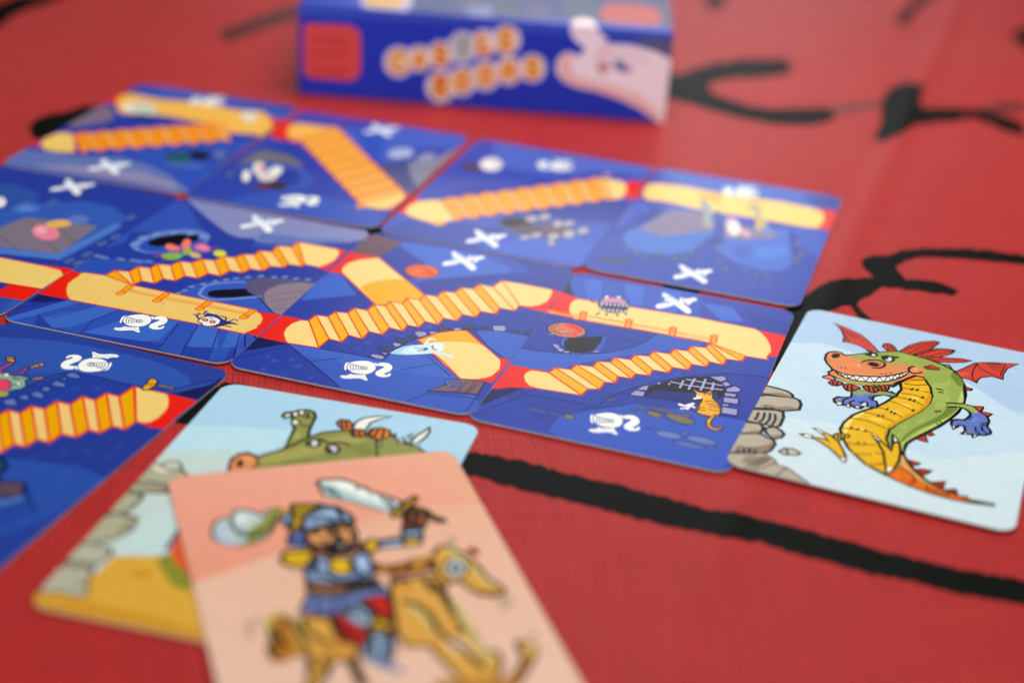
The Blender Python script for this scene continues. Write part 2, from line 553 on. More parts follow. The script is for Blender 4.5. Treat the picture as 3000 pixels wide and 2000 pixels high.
   ('staircase_print', """
p 0 232,28,12 -281,313 12,1 40,-135 74,-54 -86,13 -22,0 -18,43
p 0 232,28,12 269,-140 12,-2 0,-153 -7,0 7,89
p 0 244,184,84 -241,195 -16,63 4,44 48,7 86,3 12,-12 -59,-112 -5,-49 -38,15
c 0.52 226,52,26 -241,195 -16,63 4,44 48,7 86,3 12,-12 -59,-112 -5,-49 -38,15
p 0 248,204,112 186,-256 37,65 39,57 15,-40 -1,-38 -8,-59 -21,-19 -60,-2
c 0.52 226,52,26 186,-256 37,65 39,57 15,-40 -1,-38 -8,-59 -21,-19 -60,-2
p 0 240,160,48 -182,157 20,-19 67,156 -21,19
p 0 244,176,74 -162,138 29,-40 68,154 -30,42
p 0 240,160,48 -133,98 20,-19 69,154 -21,19
p 0 244,176,74 -113,79 28,-39 70,151 -29,42
p 0 240,160,48 -85,40 19,-18 71,151 -20,18
p 0 244,176,74 -66,22 28,-38 72,149 -29,40
p 0 240,160,48 -38,-16 18,-18 74,149 -20,18
p 0 244,176,74 -20,-34 27,-37 74,147 -27,39
p 0 240,160,48 7,-71 18,-17 76,146 -20,18
p 0 244,176,74 25,-88 27,-37 76,145 -27,38
p 0 240,160,48 52,-125 18,-16 77,144 -19,17
p 0 244,176,74 70,-141 25,-36 78,143 -26,37
p 0 240,160,48 95,-177 18,-16 79,142 -19,17
p 0 244,176,74 113,-193 24,-35 80,141 -25,36
p 0 240,160,48 137,-228 18,-16 80,141 -18,16
p 0 244,176,74 155,-244 24,-34 81,139 -25,36
l 0.42 226,52,26 -182,157 20,-19 29,-40 20,-19 28,-39 19,-18 28,-38 18,-18 27,-37 18,-17 27,-37 18,-16 25,-36 18,-16 24,-35 18,-16 24,-34
l 0.42 226,52,26 -116,313 21,-19 30,-42 21,-19 29,-42 20,-18 29,-40 20,-18 27,-39 20,-18 27,-38 19,-17 26,-37 19,-17 25,-36 18,-16 25,-36
l 0.31 226,52,26 -182,157 66,156
l 0.31 226,52,26 -162,138 67,156
l 0.31 226,52,26 -133,98 68,154
l 0.31 226,52,26 -113,79 69,154
l 0.31 226,52,26 -85,40 70,151
l 0.31 226,52,26 -66,22 71,151
l 0.31 226,52,26 -38,-16 72,149
l 0.31 226,52,26 -20,-34 74,149
l 0.31 226,52,26 7,-71 74,147
l 0.31 226,52,26 25,-88 76,146
l 0.31 226,52,26 52,-125 76,145
l 0.31 226,52,26 70,-141 77,144
l 0.31 226,52,26 95,-177 78,143
l 0.31 226,52,26 113,-193 79,142
l 0.31 226,52,26 137,-228 80,141
l 0.31 226,52,26 155,-244 80,141
l 0.31 226,52,26 179,-278 81,139
p 0 232,144,28 197,-280 2,-15 -4,-13 -5,-3 -4,-1 -5,3 -3,5 -3,15 5,13 4,4 5,0 4,-3
p 0 240,160,48 -118,318 1,-11 -5,-7 -8,0 -6,9 -1,11 4,7 4,1 8,-5
"""),
   ('creature_print', """
p 0 58,42,40 -52,-235 1,-11 -4,-10 -8,-8 -12,-5 -13,-1 -13,4 -11,7 -7,10 -1,11 3,11 9,8 12,5 13,1 13,-4 11,-8
p 0 106,44,40 -90,-262 1,-7 -3,-7 -6,-5 -8,-4 -9,-2 -9,1 -7,4 -5,5 -1,7 3,7 6,5 9,4 9,2 9,-1 7,-4
p 0 236,232,224 -176,-210 8,-31 0,-10 -4,-3 -6,3 -8,10 -17,32 -8,32 1,10 3,3 7,-3 17,-25
p 0 232,228,220 -165,-127 7,-20 3,-18 0,-13 -5,-7 -8,1 -10,8 -11,14 -10,19 -7,20 -4,18 1,14 5,7 8,-1 10,-8 11,-15
p 0 236,232,228 -124,-102 7,-15 4,-19 2,-19 -1,-17 -5,-12 -7,-6 -8,2 -8,9 -7,15 -5,18 -2,20 2,17 4,12 7,6 8,-2
p 0 224,128,136 -165,-126 3,-16 -2,-7 -4,-3 -5,-1 -5,2 -10,13 -3,16 2,6 4,4 5,1 6,-3 5,-5
p 0 216,204,200 -109,-179 4,-14 -1,-13 -5,-11 -8,-7 -11,-2 -11,3 -10,8 -7,11 -4,14 1,13 5,11 8,7 11,2 11,-3 10,-8
p 0 240,224,220 -192,-201 3,-12 -2,-7 -6,2 -7,11 -4,13 2,6 3,0 7,-7
"""),
   ('cloud_print', """
p 0 170,180,216 172,203 4,-19 -2,-20 -7,-18 -10,-14 -14,-7 -13,1 -13,8 -9,14 -4,19 1,20 7,19 11,14 13,7 14,0 13,-9
p 0 140,148,180 239,208 4,-16 1,-19 -3,-19 -6,-15 -8,-11 -9,-3 -9,3 -7,10 -4,16 -1,19 2,18 6,16 8,11 9,4 9,-4
"""),
   ('crossed_swords_emblem', """
p 0 244,246,250 -33,402 4,4 5,-1 53,-42 21,-24 7,-13 0,-7 -5,-8 -5,0 -52,50 -4,2 -5,-6 -2,1 -4,5 2,10 -14,17 -1,9
p 0 244,246,250 -30,314 -1,11 6,12 17,16 18,9 3,5 4,11 -4,10 4,12 10,-5 19,17 3,0 6,-8 0,-7 -10,-15 1,-14 -3,-5 -2,-1 -7,8 -3,1 -15,-16 -27,-39 -11,-9 -2,0 -4,4
l 0.16 91,127,207 -16,391 28,-25 29,-36
l 0.14 91,127,207 -21,323 27,29
l 0.2 39,66,166 19,394 12,-22
l 0.2 39,66,166 -18,375 6,17
"""),
   ('knight_helmet_emblem', """
p 0 248,250,240 -26,-310 5,9 13,11 10,4 10,1 9,-4 8,-8 6,-12 2,-16 -3,-11 -7,-9 -10,-5 -16,-1 -8,3 -13,10 -3,6 -3,15
p 0 248,250,240 -34,-309 2,1 6,-2 3,-21 5,-13 -3,-3 -4,3 -5,13 -4,18
l 0.2 33,50,140 -33,-311 21,-3 21,-3
l 0.18 33,50,140 -28,-312 3,-15 6,-18
l 0.17 33,50,140 -18,-346 29,19
l 0.17 33,50,140 -20,-316 2,-11 6,-11
l 0.17 33,50,140 -14,-316 2,-10 5,-9
l 0.17 33,50,140 -7,-317 1,-8 5,-7
l 0.17 33,50,140 -1,-317 1,-7 3,-4
p 0 33,50,140 20,-318 0,-7 -5,-4 -7,1 -4,6 0,7 5,4 3,0 6,-4
p 0 248,250,240 18,-319 0,-4 -4,-3 -4,1 -3,4 0,4 3,3 7,-2
p 0 33,50,140 16,-320 -2,-3 -5,2 2,4 4,-2
p 0 248,250,240 -5,-359 7,-1 19,7 5,5 16,-25 -7,-2 -10,5 -11,-3 -12,-9 -13,-3 -9,5 1,6 9,4 4,5
l 0.09 33,50,140 -13,-376 10,3 11,9 9,3 10,-2 8,-6
p 0 248,250,240 23,-286 5,1 10,-12 -2,-3 -9,7
p 0 248,250,240 32,-288 6,9 12,3 11,-6 6,-8 3,-10 -1,-10 -6,-19 2,-3 3,0 5,13 4,-7 1,-6 -7,-9 -9,-5 -7,1 -7,4 -4,8 -1,11 7,21 0,5 -3,2 -7,-3 -6,5
"""),
 ]),
 dict(unit=1e-4, name='path_card', label='blue path card in the back row, orange stairs climbing right over a rubble pit', x=0.00075, y=0.43329, z=0.00058, turn=-0.26726, lean=(-0.002, 0.003), w=55.80, h=86.16, base='48,72,172', art=[
   ('floor_print', """
p 0 58,77,176 -274,417 530,14 14,-9 6,-7 4,-9 1,-9 0,-794 -1,-9 -4,-9 -6,-7 -7,-6 -9,-3 -9,-2 -490,0 -9,2 -9,3 -7,6 -6,7 -4,9 -1,9 0,794 1,9 4,9
p 0 75,100,192 -225,427 300,-10 191,8 10,-10 -13,-73 -130,-15 -135,-124 -173,14
p 0 40,64,162 -231,-287 212,19 25,121 109,169 135,99 31,11 0,-529 -1,-9 -187,-25 -338,-2 -9,2 -11,5
p 0 50,83,184 -66,-403 88,103 61,211 195,7 -2,-331 -183,-18
p 0 62,96,196 62,-331 151,110 56,-31 5,-154 -183,-18 -91,4
p 0 50,68,164 -180,27 82,2 107,137 10,-35 -88,-242 -164,-84
p 0 36,57,152 3,-36 219,142 54,-40 5,-67 0,-78 -125,-47 -96,6
l 0.39 31,53,140 227,-231 52,-59
"""),
   ('staircase_print', """
p 0 232,28,12 233,274 48,21 0,-158 -19,-10
p 0 232,28,12 -281,-140 18,-11 -8,-51 -1,-62 21,-20 -30,8
p 0 252,212,130 -268,-265 -5,46 12,46 29,26 27,14 87,-122 -40,-56 -55,9 -34,13
c 0.39 226,52,26 -268,-265 -5,46 12,46 29,26 27,14 87,-122 -40,-56 -55,9 -34,13
p 0 252,212,130 159,262 60,5 19,-24 15,-60 -2,-59 -22,-20
c 0.39 226,52,26 159,262 60,5 19,-24 15,-60 -2,-59 -22,-20
p 0 248,168,40 -205,-140 13,38 88,-124 -11,-40
p 0 248,184,92 -192,-102 25,5 88,-130 -25,1
p 0 248,168,40 -167,-97 15,38 85,-128 -12,-40
p 0 248,184,92 -152,-59 25,4 85,-134 -25,2
p 0 248,168,40 -127,-55 14,39 83,-132 -12,-41
p 0 248,184,92 -113,-16 26,5 83,-139 -26,2
p 0 248,168,40 -87,-11 14,39 81,-136 -12,-42
p 0 248,184,92 -73,28 26,5 81,-143 -26,2
p 0 248,168,40 -47,33 15,39 78,-140 -12,-42
p 0 248,184,92 -32,72 26,5 78,-147 -26,2
p 0 248,168,40 -6,77 15,40 76,-145 -13,-42
p 0 248,184,92 9,117 26,5 76,-151 -26,1
p 0 248,168,40 35,122 16,41 73,-150 -13,-42
p 0 248,184,92 51,163 26,5 73,-156 -26,1
p 0 248,168,40 77,168 16,41 71,-154 -14,-43
p 0 248,184,92 93,209 27,5 70,-161 -26,2
p 0 248,168,40 120,214 16,41 68,-158 -14,-44
p 0 248,184,92 136,255 27,5 67,-165 -26,2
l 0.42 226,52,26 -205,-140 13,38 25,5 15,38 25,4 14,39 26,5 14,39 26,5 15,39 26,5 15,40 26,5 16,41 26,5 16,41 27,5 16,41 27,5
l 0.42 226,52,26 -115,-266 11,40 25,-1 12,40 25,-2 12,41 26,-2 12,42 26,-2 12,42 26,-2 13,42 26,-1 13,42 26,-1 14,43 26,-2 14,44 26,-2
l 0.31 226,52,26 -205,-140 90,-126
l 0.31 226,52,26 -192,-102 88,-124
l 0.31 226,52,26 -167,-97 88,-130
l 0.31 226,52,26 -152,-59 85,-128
l 0.31 226,52,26 -127,-55 85,-134
l 0.31 226,52,26 -113,-16 83,-132
l 0.31 226,52,26 -87,-11 83,-139
l 0.31 226,52,26 -73,28 81,-136
l 0.31 226,52,26 -47,33 81,-143
l 0.31 226,52,26 -32,72 78,-140
l 0.31 226,52,26 -6,77 78,-147
l 0.31 226,52,26 9,117 76,-145
l 0.31 226,52,26 35,122 76,-151
l 0.31 226,52,26 51,163 73,-150
l 0.31 226,52,26 77,168 73,-156
l 0.31 226,52,26 93,209 71,-154
l 0.31 226,52,26 120,214 70,-161
l 0.31 226,52,26 136,255 68,-158
l 0.31 226,52,26 163,260 67,-165
p 0 240,168,56 -137,-298 -1,-12 -9,-10 -6,-2 -6,1 -5,3 -3,5 -1,7 1,6 10,10 6,2 6,-1 5,-3
p 0 240,168,56 174,305 -1,-9 -7,-7 -7,-1 -5,6 1,10 6,7 4,1 7,-3
"""),
   ('pit_print', """
p 0 75,87,148 206,-188 0,-34 -17,-32 -30,-25 -39,-14 -42,-1 -39,11 -31,23 -17,31 -1,35 16,33 31,26 40,14 43,1 40,-12 30,-24
p 0 8,9,20 78,-192 1,-17 -5,-16 -12,-12 -15,-8 -17,-2 -16,5 -13,10 -8,15 -1,16 5,16 12,13 15,8 18,2 16,-5 13,-11
p 0 90,68,84 138,-217 0,-15 -8,-14 -15,-12 -19,-8 -20,-3 -18,2 -14,8 -8,13 0,14 8,14 15,13 19,8 20,3 19,-3 14,-8
p 0 106,84,96 176,-178 2,-14 -4,-15 -9,-12 -11,-9 -13,-4 -13,2 -10,8 -6,11 -2,15 4,14 9,13 11,9 14,4 12,-2 10,-8
p 0 176,168,180 78,-139 2,-10 0,-11 -3,-10 -5,-7 -6,-4 -6,0 -6,4 -4,8 -2,10 0,11 3,9 5,8 6,4 6,0 6,-5
c 0.33 71,80,124 78,-139 2,-10 0,-11 -3,-10 -5,-7 -6,-4 -6,0 -6,4 -4,8 -2,10 0,11 3,9 5,8 6,4 6,0 6,-5
p 0 176,168,180 107,-107 1,-9 0,-10 -3,-10 -5,-7 -6,-4 -7,0 -5,3 -4,7 -2,10 1,10 3,10 5,7 6,4 6,0 6,-3
c 0.33 71,80,124 107,-107 1,-9 0,-10 -3,-10 -5,-7 -6,-4 -7,0 -5,3 -4,7 -2,10 1,10 3,10 5,7 6,4 6,0 6,-3
p 0 176,168,180 151,-144 3,-22 -2,-10 -4,-7 -5,-2 -6,1 -5,6 -4,9 -3,23 2,9 4,7 5,3 6,-2 5,-6
c 0.33 71,80,124 151,-144 3,-22 -2,-10 -4,-7 -5,-2 -6,1 -5,6 -4,9 -3,23 2,9 4,7 5,3 6,-2 5,-6
p 0 176,168,180 202,-201 2,-12 0,-13 -3,-11 -5,-7 -6,-4 -7,1 -6,6 -5,10 -2,12 0,12 3,11 5,8 6,3 7,-1 6,-6
c 0.33 71,80,124 202,-201 2,-12 0,-13 -3,-11 -5,-7 -6,-4 -7,1 -6,6 -5,10 -2,12 0,12 3,11 5,8 6,3 7,-1 6,-6
p 0 176,168,180 168,-236 2,-10 -1,-10 -3,-9 -5,-7 -6,-4 -6,0 -5,4 -4,7 -2,10 1,10 2,9 5,8 6,3 6,0 6,-4
c 0.33 71,80,124 168,-236 2,-10 -1,-10 -3,-9 -5,-7 -6,-4 -6,0 -5,4 -4,7 -2,10 1,10 2,9 5,8 6,3 6,0 6,-4
p 0 176,168,180 171,-289 2,-16 -5,-13 -4,-2 -4,1 -8,12 -2,17 4,12 4,2 5,-1 4,-5
c 0.33 71,80,124 171,-289 2,-16 -5,-13 -4,-2 -4,1 -8,12 -2,17 4,12 4,2 5,-1 4,-5
p 0 176,168,180 123,-250 0,-17 -8,-15 -6,-4 -5,-1 -5,3 -4,5 0,17 8,15 6,4 6,1 5,-2
c 0.33 71,80,124 123,-250 0,-17 -8,-15 -6,-4 -5,-1 -5,3 -4,5 0,17 8,15 6,4 6,1 5,-2
p 0 176,168,180 180,-124 1,-9 -1,-9 -3,-9 -5,-7 -6,-5 -6,0 -5,3 -4,7 -1,8 1,10 3,9 5,7 6,4 6,1 5,-3
c 0.33 71,80,124 180,-124 1,-9 -1,-9 -3,-9 -5,-7 -6,-5 -6,0 -5,3 -4,7 -1,8 1,10 3,9 5,7 6,4 6,1 5,-3
p 0 176,168,180 230,-161 2,-10 -1,-10 -3,-10 -5,-7 -6,-4 -6,0 -6,4 -4,8 -1,9 0,11 3,10 5,7 6,4 7,0 5,-4
c 0.33 71,80,124 230,-161 2,-10 -1,-10 -3,-10 -5,-7 -6,-4 -6,0 -6,4 -4,8 -1,9 0,11 3,10 5,7 6,4 7,0 5,-4
p 0 176,168,180 101,-278 -1,-15 -8,-14 -5,-4 -6,-2 -5,2 -3,4 1,15 8,14 6,4 5,2 5,-2
c 0.33 71,80,124 101,-278 -1,-15 -8,-14 -5,-4 -6,-2 -5,2 -3,4 1,15 8,14 6,4 5,2 5,-2
"""),
   ('creature_print', """
p 0 84,65,90 -185,166 1,-14 -3,-13 -8,-8 -11,-4 -12,2 -13,7 -10,11 -6,14 -2,14 3,13 8,9 11,4 13,-2 13,-8 10,-11
p 0 224,220,216 -142,235 4,-23 0,-22 -6,-17 -11,-11 -13,-2 -13,7 -13,15 -10,21 -4,23 0,22 6,18 10,11 14,2 14,-8 12,-15
p 0 244,240,234 -161,214 3,-15 0,-13 -3,-11 -6,-7 -7,0 -9,5 -7,9 -6,14 -3,14 -1,14 4,12 5,6 8,1 8,-5 8,-10
p 0 75,83,164 -158,49 2,-15 -5,-16 -11,-14 -14,-10 -16,-6 -15,1 -12,7 -8,11 -1,15 4,16 11,14 14,10 16,6 15,-1 13,-7
"""),
   ('crossed_swords_emblem', """
p 0 244,246,250 -49,-306 3,5 6,-1 52,-42 22,-24 7,-14 0,-7 -5,-8 -5,0 -53,50 -3,2 -5,-6 -2,1 -4,5 2,10 -14,18 -2,8
p 0 244,246,250 -46,-393 -2,10 7,12 17,16 17,10 4,5 4,10 -4,11 3,11 10,-5 19,17 4,0 6,-8 -1,-7 -9,-14 0,-15 -2,-5 -2,0 -7,7 -4,1 -14,-16 -27,-39 -11,-9 -3,0 -4,4
l 0.16 91,127,207 -33,-317 28,-25 30,-36
l 0.14 91,127,207 -38,-385 28,29
l 0.2 39,66,166 3,-314 12,-22
l 0.2 39,66,166 -35,-333 6,18
"""),
   ('knight_helmet_emblem', """
p 0 248,250,240 50,290 -5,-9 -14,-11 -10,-4 -9,-1 -9,4 -8,8 -6,12 -2,16 3,11 6,9 11,5 16,1 8,-3 13,-10 3,-6 3,-15
p 0 248,250,240 58,290 -3,-2 -5,2 -3,21 -5,14 3,2 4,-3 5,-13 4,-18
l 0.2 33,50,140 57,291 -21,3 -22,3
l 0.18 33,50,140 51,292 -2,15 -6,18
l 0.17 33,50,140 42,326 -29,-19
l 0.17 33,50,140 43,296 -1,11 -6,11
l 0.17 33,50,140 38,296 -2,10 -6,9
l 0.17 33,50,140 31,297 -1,9 -5,6
l 0.17 33,50,140 25,298 -1,6 -3,4
p 0 33,50,140 4,298 0,7 5,4 6,-1 5,-6 0,-7 -5,-4 -3,0 -6,4
p 0 248,250,240 6,299 0,4 3,3 5,-1 3,-4 0,-4 -3,-3 -7,3
p 0 33,50,140 8,300 2,4 4,-3 -2,-3 -3,1
p 0 248,250,240 29,339 -7,1 -19,-7 -5,-5 -16,25 7,2 10,-5 11,4 12,8 13,4 9,-5 -1,-7 -9,-4 -4,-5
l 0.09 33,50,140 37,357 -10,-4 -11,-9 -9,-3 -10,2 -9,6
p 0 248,250,240 1,266 -5,-1 -10,12 2,4 9,-8
p 0 248,250,240 -8,268 -6,-9 -12,-3 -11,6 -6,8 -3,10 0,10 7,19 -2,3 -3,0 -5,-13 -4,7 -1,7 7,9 9,4 7,-1 7,-4 4,-8 1,-11 -8,-21 1,-5 3,-2 7,3 6,-5
"""),
 ]),
 dict(unit=1e-4, name='path_card', label='blue path card, right end of the back row, straight cream walkway over ponds', x=0.05536, y=0.41897, z=0.00060, turn=-0.27532, lean=(-0.003, -0.003), w=55.74, h=86.48, base='43,68,168', art=[
   ('floor_print', """
p 0 42,67,168 -274,419 146,15 372,0 10,-1 8,-4 8,-5 6,-8 3,-8 1,-10 0,-796 -1,-10 -3,-8 -6,-8 -8,-5 -16,-5 -512,7 -10,11 -3,8 -1,10 0,796 1,10 3,8
p 0 53,93,190 -261,411 140,0 154,23 116,0 110,-8 -14,-137 -419,9
p 0 36,57,152 163,375 75,59 16,-1 8,-4 8,-5 8,-12 -4,-107 -30,-6
p 0 62,91,190 -280,115 42,9 -8,-138 -17,-82 -17,-23
p 0 58,95,192 -249,79 150,69 154,14 -17,-75 -262,-89
p 0 36,55,148 -215,97 42,-7 -41,-233 -7,-81 -18,34 -13,37 24,102
p 0 50,87,186 165,116 114,13 1,-221 -90,122
p 0 32,52,154 180,96 27,-58 29,-156 -7,-69 -44,214
"""),
   ('pond_print', """
p 0 50,72,152 -246,-176 46,-97 54,-30 77,23 47,56 12,82 -15,-67 -102,-76
p 0 62,110,200 -238,-172 -1,19 6,36 20,46 8,28 18,59 8,39 7,17 13,18 16,17 19,8 22,-1 25,-10 22,-19 16,-31 13,-41 8,-37 2,-29 -2,-26 -10,-54 -6,-27 -11,-25 -17,-25 -21,-23 -22,-16 -25,-7 -26,0 -22,3 -16,5 -11,7 -9,12 -10,17 -8,20
p 0 62,102,198 11,-80 11,33 73,100 71,54 45,-196 9,-78 -20,-51 -40,-20 -76,19 -59,52 -19,33
p 0 52,89,188 104,-118 2,-18 -2,-18 -6,-13 -7,-8 -9,-1 -9,7 -7,12 -5,17 -2,19 2,17 5,14 8,8 9,1 9,-7 7,-13
p 0 68,119,210 193,-69 1,-20 -7,-22 -11,-21 -15,-16 -17,-9 -15,0 -12,7 -7,15 0,20 6,22 11,21 15,16 17,9 16,1 12,-8
p 0 133,120,148 -213,-98 21,93 27,90 73,28 56,-46 18,-73 -117,-113
p 0 133,120,148 17,-50 -20,107 92,1 63,-12 -9,-40 -81,-51
l 0.39 106,95,136 -173,-4 55,-80
l 0.39 106,95,136 -160,49 79,-105
l 0.39 106,95,136 -136,81 86,-112
l 0.39 106,95,136 -108,96 82,-97
p 0 75,98,148 -193,-255 -1,-11 -7,-5 -9,2 -5,9 1,10 7,6 5,0 7,-6
c 0.26 35,55,128 -193,-255 -1,-11 -7,-5 -9,2 -5,9 1,10 7,6 5,0 7,-6
p 0 75,98,148 -166,-267 -2,-10 -7,-6 -9,3 -5,9 2,10 7,5 4,0 8,-6
c 0.26 35,55,128 -166,-267 -2,-10 -7,-6 -9,3 -5,9 2,10 7,5 4,0 8,-6
p 0 75,98,148 -142,-267 -2,-11 -7,-5 -9,2 -5,9 1,10 8,6 4,0 8,-6
c 0.26 35,55,128 -142,-267 -2,-11 -7,-5 -9,2 -5,9 1,10 8,6 4,0 8,-6
p 0 75,98,148 -108,-250 -2,-10 -7,-6 -8,3 -6,9 2,10 7,5 5,0 7,-6
c 0.26 35,55,128 -108,-250 -2,-10 -7,-6 -8,3 -6,9 2,10 7,5 5,0 7,-6
p 0 75,98,148 -63,-252 -2,-10 -7,-6 -9,3 -5,8 2,11 7,5 4,0 8,-6
c 0.26 35,55,128 -63,-252 -2,-10 -7,-6 -9,3 -5,8 2,11 7,5 4,0 8,-6
p 0 75,98,148 -44,-234 -1,-10 -8,-6 -8,3 -5,9 1,10 8,5 4,0 7,-6
c 0.26 35,55,128 -44,-234 -1,-10 -8,-6 -8,3 -5,9 1,10 8,5 4,0 7,-6
p 0 75,98,148 -33,-200 -2,-10 -7,-6 -9,3 -5,9 2,10 7,6 4,0 8,-6
c 0.26 35,55,128 -33,-200 -2,-10 -7,-6 -9,3 -5,9 2,10 7,6 4,0 8,-6
p 0 75,98,148 -24,-127 -2,-11 -8,-6 -8,3 -5,9 1,11 8,6 4,0 8,-7
c 0.26 35,55,128 -24,-127 -2,-11 -8,-6 -8,3 -5,9 1,11 8,6 4,0 8,-7
p 0 75,98,148 24,-128 -2,-11 -8,-6 -8,3 -5,9 1,11 8,5 4,0 8,-6
c 0.26 35,55,128 24,-128 -2,-11 -8,-6 -8,3 -5,9 1,11 8,5 4,0 8,-6
p 0 75,98,148 49,-232 -1,-10 -8,-6 -8,3 -5,9 2,10 7,5 5,0 7,-6
c 0.26 35,55,128 49,-232 -1,-10 -8,-6 -8,3 -5,9 2,10 7,5 5,0 7,-6
p 0 75,98,148 74,-268 -2,-10 -7,-6 -9,3 -4,8 1,10 8,6 4,0 7,-6
c 0.26 35,55,128 74,-268 -2,-10 -7,-6 -9,3 -4,8 1,10 8,6 4,0 7,-6
p 0 75,98,148 122,-252 -1,-10 -8,-5 -8,2 -5,9 2,10 8,5 4,0 7,-6
c 0.26 35,55,128 122,-252 -1,-10 -8,-5 -8,2 -5,9 2,10 8,5 4,0 7,-6
p 0 75,98,148 155,-275 -2,-10 -7,-5 -8,2 -5,9 2,10 7,5 5,0 7,-6
c 0.26 35,55,128 155,-275 -2,-10 -7,-5 -8,2 -5,9 2,10 7,5 5,0 7,-6
p 0 75,98,148 179,-263 -2,-10 -7,-6 -9,3 -4,8 2,10 7,6 5,0 6,-6
c 0.26 35,55,128 179,-263 -2,-10 -7,-6 -9,3 -4,8 2,10 7,6 5,0 6,-6
p 0 35,55,128 26,-77 -1,-8 -5,-8 -9,-7 -10,-6 -11,-2 -10,1 -7,4 -4,7 1,8 5,8 8,7 11,6 11,2 10,-1 7,-4
p 0 50,70,108 -174,-332 -2,-8 -7,-9 -12,-9 -15,-6 -16,-4 -14,-1 -10,3 -5,6 1,9 8,9 12,9 15,6 16,4 14,1 10,-3
p 0 90,96,128 231,-121 2,-25 -2,-12 -6,8 -5,24 -2,25 2,12 3,-1 5,-18
p 0 90,96,128 216,-1 2,-26 -2,-13 -3,2 -3,7 -5,24 -3,27 3,13 2,-2 6,-18
p 0 90,96,128 236,-76 2,-26 -2,-12 -3,2 -3,6 -5,24 -2,26 2,12 3,-1 5,-18
p 0 90,96,128 151,-336 0,-7 -4,-4 -4,1 -2,5 0,7 3,4 2,0 4,-3
p 0 90,96,128 190,-332 -1,-7 -3,-4 -4,1 -3,5 1,6 3,5 2,0 4,-3
"""),
   ('walkway_print', """
p 0 232,28,12 -280,289 3,1 -3,-39 0,-43 16,-69 -16,-8
p 0 232,28,12 221,306 59,-4 0,-160 -33,-2
p 0 252,208,112 -267,178 -6,47 3,48 23,17 82,13 133,-11 147,18 97,-9 31,-22 12,-51 -3,-58 -13,-29 -34,-5 -156,4 -124,-8 -121,19 -49,-11
c 0.39 240,128,48 -267,178 -6,47 3,48 23,17 82,13 133,-11 147,18 97,-9 31,-22 12,-51 -3,-58 -13,-29 -34,-5 -156,4 -124,-8 -121,19 -49,-11
p 0 232,180,72 -109,272 46,14 24,-77 -77,19
p 0 232,180,72 37,268 32,-2 12,-72 -48,4
"""),
   ('creature_print', """
p 0 152,160,160 -106,213 4,8 11,-3 11,-11 11,-20 19,-51 3,-17 0,-29 19,-65 -1,-13 -4,-8 -5,-2 -7,5 -9,12 -7,17 -12,77 -26,74
p 0 176,168,144 28,264 6,5 14,-11 12,-17 9,-24 15,-59 10,-16 9,-11 7,-16 3,-28 1,-33 -3,-20 -8,0 -11,12 -10,18 -12,86 -32,85
"""),
   ('bird_print', """
p 0 216,176,64 96,108 1,-25 -1,-9 -3,-4 -4,1 -4,5 -6,23 -2,25 2,9 3,5 3,-1 8,-16
p 0 224,184,196 36,49 -2,-14 -4,-9 -6,-3 -7,4 -8,10 -6,14 -4,17 -2,16 2,15 4,9 6,3 8,-4 7,-10 7,-14 4,-17
p 0 240,232,220 51,9 -2,-16 -4,-11 -7,-4 -8,3 -8,11 -7,16 -4,20 -2,19 2,17 4,11 7,5 9,-4 8,-11 6,-17 5,-19
p 0 216,168,180 83,1 -1,-8 -4,-5 -6,-1 -7,1 -7,5 -6,8 -5,8 -2,9 1,8 4,5 6,2 7,-2 7,-5 11,-16
p 0 62,79,144 -18,104 3,-37 -1,-13 -4,-6 -5,1 -6,9 -10,35 -4,38 2,13 3,6 5,-2 6,-9 6,-15
p 0 102,133,192 134,63 0,-10 -2,-10 -5,-8 -6,-5 -6,-1 -7,2 -5,6 -3,9 0,10 2,10 5,9 6,5 7,1 6,-2 5,-7
p 0 216,200,144 -57,190 0,-14 -5,-9 -4,0 -3,2 -5,11 0,14 5,9 3,0 7,-7
"""),
   ('crossed_swords_emblem', """
p 0 244,246,250 -53,-302 3,4 6,-1 53,-42 21,-24 7,-13 0,-7 -5,-9 -5,1 -52,49 -4,2 -5,-6 -2,1 -4,5 2,10 -14,18 -1,8
p 0 244,246,250 -50,-390 -2,10 7,12 17,16 17,10 4,5 4,10 -4,11 3,11 11,-5 19,17 3,0 6,-8 0,-7 -10,-14 0,-14 -2,-6 -2,0 -7,7 -4,1 -14,-16 -27,-39 -11,-8 -3,-1 -3,5
l 0.16 91,127,207 -36,-314 27,-25 30,-35
l 0.14 91,127,207 -41,-382 27,30
l 0.2 39,66,166 -1,-311 12,-22
l 0.2 39,66,166 -38,-330 5,18
"""),
